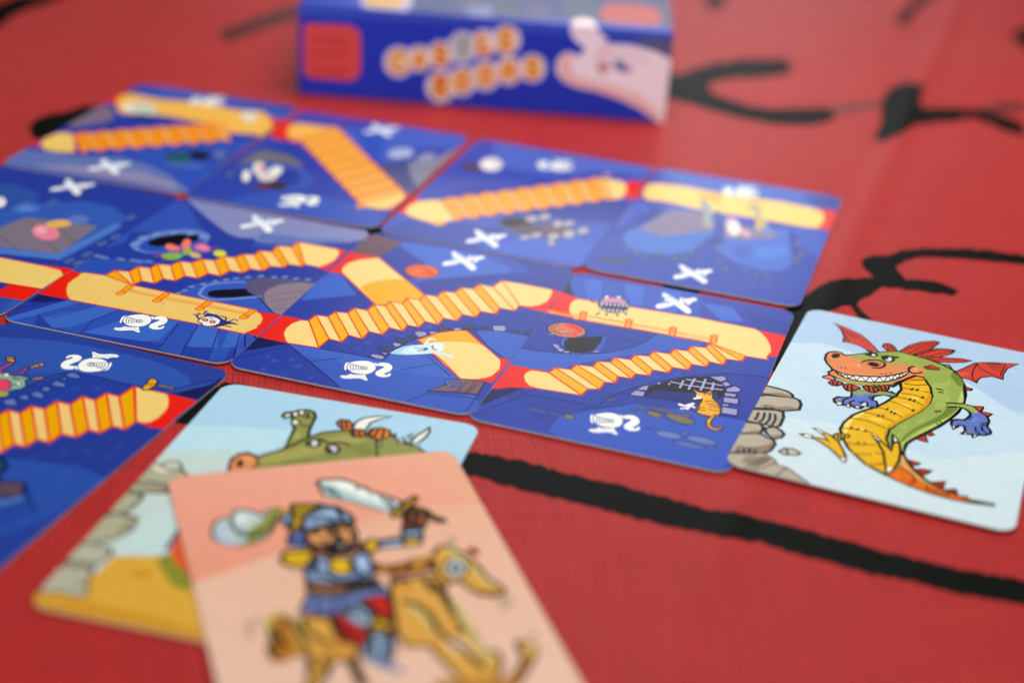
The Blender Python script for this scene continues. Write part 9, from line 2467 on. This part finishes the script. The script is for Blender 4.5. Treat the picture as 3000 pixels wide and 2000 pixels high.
BOX_FRONT = [  # first shape: reflected light along the top edge, painted as a paler band
   ('painted_sheen_band', """
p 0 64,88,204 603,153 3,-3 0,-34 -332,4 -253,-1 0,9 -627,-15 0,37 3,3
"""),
   ('badge_print', """
p 0 224,80,78 -572,88 128,4 25,-6 17,-21 4,-116 -13,-30 -17,-11 -127,-1 -23,7 -7,20 -2,133 6,15
p 0 168,48,56 -557,46 13,0 -1,-15 -10,1
p 0 168,48,56 -537,46 12,0 -1,-15 -10,1
p 0 168,48,56 -518,47 13,0 -1,-15 -10,0
p 0 168,48,56 -499,47 13,0 -1,-15 -10,1
p 0 168,48,56 -479,48 12,-1 -1,-15 -10,1
p 0 168,48,56 -460,48 13,0 -1,-15 -10,1
p 0 168,48,56 -556,0 13,0 -1,-16 -10,1
p 0 168,48,56 -537,0 13,0 -1,-15 -10,1
p 0 168,48,56 -517,1 13,-1 -2,-15 -10,1
p 0 168,48,56 -498,1 13,0 -1,-15 -10,1
p 0 168,48,56 -479,1 13,0 -1,-15 -10,1
p 0 168,48,56 -459,2 13,0 -1,-15 -10,0
p 0 168,48,56 -555,-59 13,0 -2,-15 -10,1
p 0 168,48,56 -536,-58 13,0 -1,-16 -10,1
p 0 168,48,56 -516,-58 13,0 -1,-15 -11,1
p 0 168,48,56 -497,-57 13,0 -1,-16 -10,1
p 0 168,48,56 -477,-57 13,0 -1,-15 -11,1
p 0 168,48,56 -458,-56 13,-1 -1,-15 -10,1
"""),
   ('hand_print', """
p 0 251,238,248 237,19 12,30 24,14 20,-5 18,-7 22,34 36,14 104,3 86,-16 47,-20 0,-216 -2,-3 -8,0 -74,46 -74,30 -73,17 -72,9 -39,17 -22,24
p 0 251,238,248 273,151 5,-31 18,-21 32,-20 42,12 28,25 -23,12 -18,25 -62,0
p 0 244,196,196 243,20 9,24 22,13 18,-10 -9,-30 13,-28 36,-12 69,-8 116,-32 81,-61 8,-15 0,-9 -23,8 -91,48 -103,30 -92,13 -36,18
p 0 208,156,152 380,42 25,3 8,-29 -21,-19 -21,16
p 0 108,116,176 419,40 4,5 7,4 8,1 7,-1 35,-21 6,-6 -2,-4 -6,-3 -27,-5 -9,3 -10,8 -8,10
p 0 208,136,128 457,31 34,-5 -22,-5
g 0.8 216,160,160 413,74 -1,-6 -5,-5 -18,-5 -9,0 -9,2 -6,5 -2,5 1,6 5,5 8,3 20,2 8,-2 6,-5
l 0.35 168,104,112 358,58 17,10 16,4 25,1 60,-5 24,-6 34,-13
l 0.35 168,104,112 368,42 11,-29 19,-18
"""),
   ('sleeve_print', """
p 0 94,98,140 484,126 122,10 0,-64 -48,17 -63,15
"""),
   ('title_print', """
p 0 212,208,244 -224,-11 -3,-21 -11,-18 -15,-13 -19,-6 -20,3 -16,10 -12,16 -4,20 3,21 10,18 16,13 19,6 19,-3 16,-10 12,-16
p 0 212,208,244 -166,5 -2,-18 -9,-15 -13,-11 -16,-5 -17,2 -14,9 -10,14 -3,17 2,18 9,15 13,11 16,4 16,-2 14,-8 10,-14
p 0 212,208,244 -94,22 -3,-19 -9,-16 -14,-12 -17,-5 -18,2 -15,10 -11,15 -4,18 3,19 9,16 14,11 17,6 17,-3 16,-9 10,-15
p 0 212,208,244 -17,54 -2,-22 -11,-18 -15,-13 -20,-6 -20,2 -17,11 -12,17 -5,20 3,21 10,19 16,13 19,5 20,-2 17,-10 12,-17
p 0 212,208,244 45,72 -2,-18 -9,-17 -14,-11 -17,-6 -18,3 -15,9 -11,15 -4,18 2,18 9,17 14,11 17,5 17,-2 16,-9 10,-15
p 0 212,208,244 120,90 -3,-20 -9,-18 -15,-12 -18,-5 -18,2 -17,10 -11,15 -5,20 2,19 10,18 14,12 18,5 19,-2 16,-10 12,-15
p 0 212,208,244 -81,-82 -2,-22 -11,-19 -16,-13 -20,-6 -20,2 -17,11 -12,17 -5,21 3,22 10,19 16,13 20,6 20,-3 17,-10 12,-17
p 0 212,208,244 -15,-58 -3,-20 -10,-18 -15,-13 -18,-6 -19,3 -16,10 -12,16 -5,20 3,20 10,18 15,12 18,6 19,-3 16,-10 12,-16
p 0 212,208,244 59,-34 -2,-20 -10,-18 -15,-12 -18,-6 -19,3 -16,10 -12,16 -5,19 3,21 9,17 15,13 19,5 18,-2 17,-10 11,-16
p 0 212,208,244 132,-10 -2,-20 -9,-17 -15,-12 -17,-5 -19,2 -16,10 -11,15 -5,19 3,19 9,17 14,12 18,6 18,-3 16,-9 11,-16
p 0 212,208,244 207,4 -2,-19 -8,-16 -14,-12 -17,-5 -18,2 -15,9 -11,15 -5,18 2,19 9,17 14,11 17,5 17,-2 15,-9 11,-15
p 0 244,220,200 -234,-12 -2,-16 -9,-15 -12,-10 -16,-5 -15,2 -14,8 -9,13 -4,16 3,17 8,14 13,10 15,5 16,-2 13,-8 9,-13
p 0 244,220,200 -174,4 -2,-14 -7,-12 -10,-8 -14,-4 -13,1 -11,7 -8,11 -3,14 2,14 7,12 10,8 13,4 14,-2 11,-6 8,-11
p 0 244,220,200 -103,22 -2,-15 -7,-13 -12,-10 -14,-4 -14,2 -12,7 -9,12 -3,14 2,15 7,13 12,9 13,4 15,-1 12,-8 8,-11
p 0 200,200,208 -27,53 -2,-17 -8,-15 -13,-10 -16,-5 -16,2 -14,9 -9,13 -4,16 2,17 8,14 13,11 16,4 16,-2 14,-8 9,-13
p 0 244,220,200 36,71 -2,-14 -7,-13 -11,-9 -14,-4 -14,1 -12,8 -9,11 -4,14 2,15 8,13 11,9 14,4 14,-2 12,-7 9,-11
p 0 244,220,200 111,89 -2,-16 -8,-14 -12,-9 -14,-5 -16,2 -13,8 -9,12 -4,15 2,16 8,14 12,9 14,5 15,-2 13,-8 10,-12
p 0 244,220,200 -90,-83 -3,-17 -8,-15 -13,-11 -16,-4 -16,2 -14,8 -10,14 -4,16 2,17 9,15 13,11 16,4 16,-2 14,-8 9,-13
p 0 244,220,200 -25,-59 -2,-16 -8,-14 -12,-10 -15,-4 -15,1 -13,8 -9,13 -4,16 2,16 8,14 12,9 15,5 15,-2 13,-8 9,-12
p 0 244,220,200 50,-34 -2,-16 -8,-14 -12,-10 -15,-5 -15,2 -13,8 -10,13 -3,15 2,16 7,14 12,10 15,4 15,-2 14,-7 9,-13
p 0 244,220,200 123,-11 -2,-15 -7,-14 -12,-10 -14,-4 -15,2 -13,8 -9,12 -4,15 2,15 8,13 11,10 15,4 14,-2 13,-7 9,-12
p 0 244,220,200 199,3 -2,-15 -7,-13 -11,-9 -14,-4 -14,2 -13,7 -9,12 -3,14 1,15 7,13 12,9 13,4 15,-2 12,-7 9,-12
l 2.3 248,180,80 -256,4 -12,10 -12,-1 -5,-3 -4,-6 -5,-15 0,-8 3,-15 4,-5 11,-6 5,0 10,3 8,11
l 1.3 240,150,12 -256,4 -12,10 -12,-1 -5,-3 -4,-6 -5,-15 0,-8 3,-15 4,-5 11,-6 5,0 10,3 8,11
l 2.3 248,180,80 -221,-25 12,51 16,-48
l 1.3 236,132,8 -221,-25 12,51 16,-48
l 2.3 248,180,80 -216,-8 17,1
l 1.3 236,132,8 -216,-8 17,1
l 2.3 248,180,80 -126,41 -8,4 -10,0 -8,-5 -2,-8 1,-4 3,-3 24,-15 1,-4 -3,-9 -3,-3 -10,-4 -13,6
l 1.3 224,116,36 -126,41 -8,4 -10,0 -8,-5 -2,-8 1,-4 3,-3 24,-15 1,-4 -3,-9 -3,-3 -10,-4 -13,6
l 2.3 200,200,204 -89,75 39,3
l 1.3 140,140,144 -89,75 39,3
l 2.3 200,200,204 -69,76 3,-57
l 1.3 140,140,144 -69,76 3,-57
l 2.3 248,180,80 -13,94 3,-53 27,2
l 1.3 232,120,40 -13,94 3,-53 27,2
l 2.3 248,180,80 84,115 -26,-2 4,-56 26,2
l 1.3 240,144,8 84,115 -26,-2 4,-56 26,2
l 2.3 248,180,80 60,85 21,1
l 1.3 240,144,8 60,85 21,1
l 2.3 248,180,80 -146,-118 -3,61 23,2 8,-13 -7,-18 -22,-2
l 1.3 216,92,16 -146,-118 -3,61 23,2 8,-13 -7,-18 -22,-2
l 2.3 248,180,80 -132,-86 18,-30
l 1.3 216,92,16 -132,-86 18,-30
c 2.3 248,180,80 -66,-34 11,-6 4,-4 2,-5 2,-24 -2,-5 -8,-11 -5,-2 -6,2 -9,8 -2,6 -2,23 2,6 9,9
c 1.3 236,140,28 -66,-34 11,-6 4,-4 2,-5 2,-24 -2,-5 -8,-11 -5,-2 -6,2 -9,8 -2,6 -2,23 2,6 9,9
c 2.3 248,180,80 9,-9 10,-6 5,-4 2,-5 1,-24 -1,-6 -9,-10 -5,-2 -5,1 -9,9 -3,5 -1,24 2,5 9,10
c 1.3 240,148,32 9,-9 10,-6 5,-4 2,-5 1,-24 -1,-6 -9,-10 -5,-2 -5,1 -9,9 -3,5 -1,24 2,5 9,10
l 2.3 248,180,80 70,-43 0,55 16,-37 11,39 7,-54
l 1.3 240,140,12 70,-43 0,55 16,-37 11,39 7,-54
l 2.3 248,180,80 175,23 -8,4 -9,0 -8,-5 -3,-8 1,-4 4,-3 24,-15 1,-5 -2,-9 -4,-3 -9,-3 -14,6
l 1.3 236,148,32 175,23 -8,4 -9,0 -8,-5 -3,-8 1,-4 4,-3 24,-15 1,-5 -2,-9 -4,-3 -9,-3 -14,6
"""),
]
BOX_TOP = [
   ('cover_picture_print', """
p 0 40,53,124 -606,89 972,352 3,-852 -482,-66 -209,0 -81,104 -114,-2 -89,-30
p 0 32,48,108 -606,-359 197,32 145,-11 175,-25 107,-93 280,68 71,-34 99,-2 138,11 0,795 -1212,-431
p 0 58,64,88 -165,-157 170,-92 88,-19 2,-163 -84,88 -103,14
p 0 104,112,160 -76,-347 84,51 11,-181 -72,21
p 0 58,70,96 250,-142 104,35 7,-261 -106,-11
p 0 74,68,112 128,-280 66,46 13,-161 -79,-2
p 0 28,40,104 -245,-380 153,51 2,-93 -134,-21
p 0 54,72,176 370,-444 112,-9 -1,-24 -106,0
p 0 58,68,104 580,-106 26,-5 0,-298 -38,16
"""),
   ('title_plate_print', """
p 0 180,176,216 -460,-130 45,-259 20,-87 140,-1 7,97 -28,314
p 0 216,168,96 -437,-122 37,-274 24,-50 68,-1 34,46 1,96 -23,232
"""),
   ('red_label_print', """
p 0 184,60,48 372,-236 11,65 60,44 118,-22 11,-104 -5,-129 -70,-22 -113,9 -15,64
p 0 128,56,72 419,-172 42,101 23,-79
"""),
   ('finger_print', """
p 0 251,230,234 274,-477 8,61 19,34 31,5 20,-39 10,-61
"""),
]
INK_STROKES = """
p 0 12,14,10 -66,2856 8,8 14,-9 10,3 11,-6 10,3 10,-5 12,-9 11,3 17,1 11,-6 8,-10 10,0 7,2 9,-4 10,-13 9,6 9,-10 9,-5 8,-2 8,-5 10,7 8,-9 8,-1 9,-7 9,-2 8,-3 10,2 8,-7 9,2 17,-3 17,-8 9,-8 7,-1 9,-4 8,1 8,-11 9,6 9,-10 9,2 8,-1 8,-6 7,-9 19,1 6,-10 9,-1 7,0 16,-13 8,-1 9,1 12,1 8,-6 11,6 12,-1 7,-3 10,-7 7,1 17,-10 9,-4 8,-2 7,1 9,-4 6,-4 11,0 7,-5 8,0 9,-4 13,-8 9,3 7,-4 8,-7 9,-6 9,-2 6,2 16,-11 9,2 7,-6 7,1 31,-16 22,-14 17,-1 9,2 6,-7 8,1 9,-5 6,-8 9,4 9,-3 4,-6 9,2 9,-6 5,0 9,-3 7,-3 8,0 7,-8 16,0 19,-1 7,1 6,-8 9,-2 11,7 6,-9 9,2 7,-2 10,1 15,-8 8,-2 8,4 8,-1 7,-6 10,0 9,3 4,-10 -7,-27 -5,-25 -9,-27 -8,-2 -9,3 -8,1 -7,0 -10,4 -6,4 -8,0 -8,2 -9,-2 -7,7 -9,3 -9,-6 -9,5 -8,2 -8,-3 -8,6 -7,3 -10,-2 -9,0 -16,6 -15,7 -7,0 -7,3 -9,2 -5,6 -7,1 -10,3 -4,9 -10,-2 -10,-1 -8,3 -8,5 -8,0 -10,-3 -8,10 -9,-6 -8,2 -8,4 -14,12 -9,-4 -8,3 -5,7 -9,-1 -6,9 -10,1 -6,4 -9,0 -5,4 -9,3 -9,-2 -15,8 -6,7 -8,1 -9,-2 -8,6 -6,8 -9,2 -8,0 -15,16 -9,1 -11,-7 -10,2 -8,5 -10,3 -9,0 -8,1 -8,-4 -8,5 -7,5 -10,3 -8,-2 -8,6 -7,4 -8,-2 -9,0 -8,1 -7,6 -9,-3 -8,4 -8,0 -8,2 -25,14 -7,2 -10,-3 -9,2 -8,12 -8,-1 -7,-2 -8,7 -9,5 -7,1 -10,0 -15,12 -19,2 -16,7 -8,2 -9,-1 -9,9 -7,0 -8,6 -9,-5 -9,4 -8,7 -8,3 -18,1 -8,5 -9,-1 -17,12 -9,7 -9,-6 -16,7 -18,16 -10,0 -16,9 -9,-4 -12,-1 -19,12 -10,2 -10,-7 -8,6 -10,-2 -3,24 -6,66 0,17 11,-5 17,3 8,-10 10,5 17,-8
p 0 12,14,10 -635,3023 7,14 6,18 7,7 6,20 13,-3 11,0 10,3 13,-7 10,1 -1,-16 0,-28 -2,-17 1,-25 0,-26 -9,-8 -10,-7 -8,-10 -9,0 -11,-10 -6,-9 -10,-7 -9,-9 -8,-10 -8,-10 -20,2 -13,8 6,8 7,35 6,12 2,19 7,7 7,37
p 0 12,14,10 625,3618 12,18 13,20 12,26 15,19 14,28 12,19 12,14 12,23 12,9 16,29 30,45 12,12 18,23 17,6 15,13 16,7 13,-2 16,3 15,11 26,6 -4,22 -13,38 3,48 14,25 23,19 17,8 28,3 31,31 16,21 14,-2 15,9 17,4 15,14 15,0 13,2 28,1 17,12 14,-6 14,2 17,10 14,2 13,1 13,-13 16,15 15,-7 13,2 12,-12 14,4 11,-11 32,8 10,-16 13,-2 13,0 11,-11 15,1 13,-10 14,1 10,-9 -17,-61 -12,7 -16,-8 -9,10 -13,9 -13,5 -13,-4 -14,6 -12,2 -14,0 -14,2 -14,4 -28,-5 -12,7 -15,0 -28,-3 -13,1 -14,2 -13,-2 -15,-1 -13,1 -14,-5 -14,6 -18,-8 -12,3 -16,-7 -14,-3 -16,-18 -15,-9 -20,-26 -19,-21 1,-30 11,-60 16,10 13,-3 12,2 14,-2 14,1 13,-5 14,-12 22,-25 10,-18 -29,-37 -9,13 -12,1 -12,-1 -15,-6 -10,10 -13,0 -13,9 -27,-9 -12,9 -11,5 -22,-8 -16,6 -21,-27 -20,-36 -17,-15 -15,-16 -16,-35 4,-16 5,-27 17,-45 -16,0 -16,-2 -7,46 -4,36 -24,-7 -13,-20 -11,-6 -14,-14 -11,-22 -26,-44 -11,-14 -13,-22 -13,-20 -20,-62 -10,-32 -11,-26 -10,-27 -21,-38 -30,-59 -19,30 -12,5 -11,11 8,30 32,127 14,51
p 0 12,14,10 456,5779 22,-8 19,-18 17,-14 20,-9 22,46 22,18 23,54 19,1 21,37 21,32 19,14 17,19 18,-6 19,21 22,21 20,24 17,10 39,-1 21,14 19,-6 18,9 20,-3 22,23 21,10 8,-60 11,-33 -16,-69 -12,-59 -18,-4 -21,-20 -19,-9 -19,-25 -20,-4 -20,-13 -17,-16 -16,11 -21,-19 -19,-3 -16,1 -21,-26 -17,-1 -19,-31 -18,-4 -18,-26 -21,-64 11,-55 13,-32 17,-1 24,-49 18,-4 14,-15 18,-13 18,-12 15,-8 19,4 17,-16 19,1 17,11 17,-4 20,15 19,-1 18,11 16,6 18,3 16,-5 22,27 16,-3 20,8 17,-19 19,14 -13,-58 -12,-69 -18,-18 -24,-39 -15,0 -18,-18 -22,-26 -36,5 -19,-14 -17,-4 -18,8 -18,-14 -17,7 -17,5 -19,7 -16,14 -19,-3 -17,1 -14,16 -18,-3 -16,25 -37,23 -14,-2 -14,24 -16,7 -30,29 -18,19 -20,3 -17,11 -14,22 -21,-2 -16,31 -3,64 1,50 -4,66 2,73
p 0 74,22,18 1044,5444 19,22 21,25 21,19 19,14 19,18 16,0 19,16 18,6 17,-5 20,20 15,-9 -8,-43 -40,-30 -39,-27 -20,-6 -21,-23 -24,-24 -20,-12 -19,-9 -24,-26
p 0 12,14,10 1134,5127 13,43 17,62 34,110 9,68 13,62 11,72 16,65 16,45 20,72 20,31 23,43 22,20 24,48 19,-3 17,-17 19,-2 27,24 -40,-136 -12,-52 -18,-61 -8,-96 23,29 16,-6 22,19 18,-14 21,15 22,10 18,-1 15,-18 20,11 23,13 14,-26 28,18 13,-26 14,-12 14,-13 14,-25 16,-7 7,-39 16,-9 -18,-70 -23,-94 -12,20 -13,15 -15,10 -13,14 -13,18 -7,26 -11,24 -14,15 -17,4 -8,34 -19,-11 -21,-6 -21,-14 -27,-29 -20,-10 -16,-2 -22,0 -22,-20 -23,-25 -18,7 -20,-12 -26,-44 -18,-22 -26,-48 -20,-25 -26,-31 -30,-49 -17,6
p 0 74,22,18 1564,5564 24,24 21,11 25,32 23,18 20,10 25,25 17,-1 20,14 38,12 -17,-64 -14,-64 -16,11 -20,-6 -16,-7 -23,-15 -17,1 -16,8 -21,-14 -17,9 -16,3
p 0 12,14,10 1514,6829 36,95 37,78 34,91 35,83 33,97 30,72 29,30 19,-18 24,17 26,23 -39,-89 -41,-93 -32,-59 -29,-62 -28,-46 -27,-86 -25,-75 -48,-138 -33,-29
p 0 12,14,10 1973,6699 35,64 28,47 30,43 32,21 28,13 30,21 26,4 -50,-189 -43,-168 -31,-110 -17,25 -25,-13 -22,17 -22,8 3,59 1,58 -5,38
p 0 12,14,10 710,6999 23,3 21,23 21,6 23,10 21,5 -13,-97 -9,-92 -28,-56 -26,-77 -28,48 -1,112
p 0 12,14,10 -2061,5954 17,12 4,38 18,8 8,40 10,39 3,58 22,5 19,-7 14,29 22,-8 16,8 15,18 17,12 23,3 18,7 21,-6 -14,-15 -4,-53 -13,-22 -2,-49 -14,-31 -8,-41 -16,-11 -23,-70 -7,-41 -10,-38 6,-66 -1,-42 1,-47 -4,-39 -1,-52 5,-64 -31,86 -17,57 -23,65 -23,80 -24,67
p 0 60,20,16 -1162,5830 8,36 9,42 15,17 14,24 10,42 14,32 12,31 17,19 12,44 14,25 12,31 13,39 15,25 16,19 12,43 22,10 19,22 16,39 18,-163 5,-69 -14,-18 -16,-26 -12,-42 -15,-18 -15,-21 -12,-29 -16,-29 -25,-57 -15,-23 -9,-41 -16,-16 -13,-34 -10,-39 -16,-17 -12,-40 -28,76
p 0 12,14,10 -1495,4626 -2,43 -1,38 11,18 9,24 12,21 14,14 15,3 20,36 7,19 22,34 18,-8 14,9 19,-8 10,20 41,-45 6,-44 4,-43 10,-54 8,-52 -13,4 -10,-18 -24,-17 -12,-10 -16,-2 -10,-14 -10,-11 -12,-6 -12,-11 -9,-13 -12,-9 -17,4 -12,-9 -11,-13 -15,7 -17,34
p 0 12,14,10 374,3799 14,1 12,-7 13,1 12,-6 14,-2 12,-4 13,-9 -2,-28 -14,4 -12,8 -13,-1 -13,5 -14,-3 -13,7 -15,-3
p 0 12,14,10 -411,4045 13,1 14,-6 13,-3 13,-1 7,-54 -14,-8 -14,-4 -16,4 -12,-6 -3,37
"""

# ------------------------------------------------------------------ cloth
def grid_axis(lo, hi, dense_lo, dense_hi, step):
    v = [lo]
    n = int(round((dense_hi - dense_lo) / step))
    v += [dense_lo + i * step for i in range(n + 1)]
    v.append(hi)
    return v


gx = grid_axis(-1.1, 1.1, -0.4, 0.4, 0.05)
gy = grid_axis(-0.6, 1.7, 0.10, 0.9, 0.05)
V = [(x, y, 0.0) for y in gy for x in gx]
nx = len(gx)
F = [[j * nx + i, j * nx + i + 1, (j + 1) * nx + i + 1, (j + 1) * nx + i]
     for j in range(len(gy) - 1) for i in range(nx - 1)]
me = bpy.data.meshes.new("tablecloth")
me.from_pydata(V, [], F)
me.materials.append(RED_CLOTH)
me.polygons.foreach_set("use_smooth", [True] * len(F))
cloth = link("tablecloth", me)
tag(cloth, kind="structure", label="red woven tablecloth printed with black brush strokes")

for k, line in enumerate(INK_STROKES.strip().split('\n')):
    kind, amount, colour, rest = line.split(' ', 3)
    pts = coords(rest, 1e-4)
    me = bpy.data.meshes.new("ink_stroke")
    me.from_pydata([(x, y, 0.00003 + 0.000004 * k) for x, y in pts], [], [list(range(len(pts)))])
    me.materials.append(BLACK_CLOTH if colour == '12,14,10' else
                        (bpy.data.materials.get("thin_ink_cloth") or
                         cloth_material("thin_ink_cloth", "4a1412", "5c201c", 0.2, 0.05)))
    for p in me.polygons:
        if p.normal.z < 0:
            p.flip()
    link("ink_stroke", me, cloth)

# ------------------------------------------------------------------ cards
for spec in CARDS:
    root = link(spec["name"], None)
    root.empty_display_size = 0.02
    root.location = (spec["x"], spec["y"], 0.0)
    root.rotation_euler = (spec["lean"][0], spec["lean"][1], spec["turn"])
    tag(root, spec["label"], "card",
        "blue path cards laid out in rows" if spec["name"] == "path_card" else None)
    w, h = spec["w"] * 0.001 + 0.0004, spec["h"] * 0.001 + 0.0004
    top = spec["z"]
    s = link("card_stock", stock_mesh(w, h, 0.00032, 0.0036), root)
    s.location.z = top
    z = top + 2e-6
    LAID.clear()
    edge = run_of(rounded(w - 0.00012, h - 0.00012, 0.0036))
    me = ink_mesh('p 0 %s %s' % (spec["base"], edge), z, 1e-5)
    link("face_print", me, root)
    for name, text in spec["art"]:
        me = ink_mesh(text, z, spec["unit"])
        link(name, me, root)

# ------------------------------------------------------------------ box
box = link("game_box", None)
box.location = (BOX_ORIGIN[0], BOX_ORIGIN[1], 0)
box.rotation_euler = (0, 0, BOX_TURN)
tag(box, "dark blue game box lettered CASTLE ROOMS standing behind the cards", "box")
bw, bd, bh = BOX_W * 0.001, BOX_D * 0.001, BOX_H * 0.001
import bmesh
bm = bmesh.new()
bmesh.ops.create_cube(bm, size=1.0)
bmesh.ops.scale(bm, vec=(bw, bd, bh), verts=bm.verts)
bmesh.ops.bevel(bm, geom=bm.edges[:], offset=0.0008, segments=3, affect='EDGES')
bmesh.ops.translate(bm, vec=(0, bd / 2, bh / 2), verts=bm.verts)
me = bpy.data.meshes.new("box_shell")
bm.to_mesh(me)
bm.free()
me.materials.append(SHELL)
link("box_shell", me, box)


def side_prints(first_name, colour, w, h, items, matrix):
    z = 3e-6
    LAID.clear()
    edge = run_of(rounded(w - 0.0016, h - 0.0016, 0.0003, 3))
    for name, text, unit in [(first_name, 'p 0 %s %s' % (colour, edge), 1e-5)] + [(n, s, 1e-4) for n, s in items]:
        me = ink_mesh(text, z, unit)
        me.transform(matrix)
        link(name, me, box)


# front side: x along the box, y up
front = Matrix.Translation((0, 0, bh / 2)) @ Matrix.Rotation(math.pi / 2, 4, 'X')
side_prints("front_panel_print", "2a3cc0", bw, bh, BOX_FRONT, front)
side_prints("lid_panel_print", "3a50c4", bw, bd, BOX_TOP, Matrix.Translation((0, bd / 2, bh)))
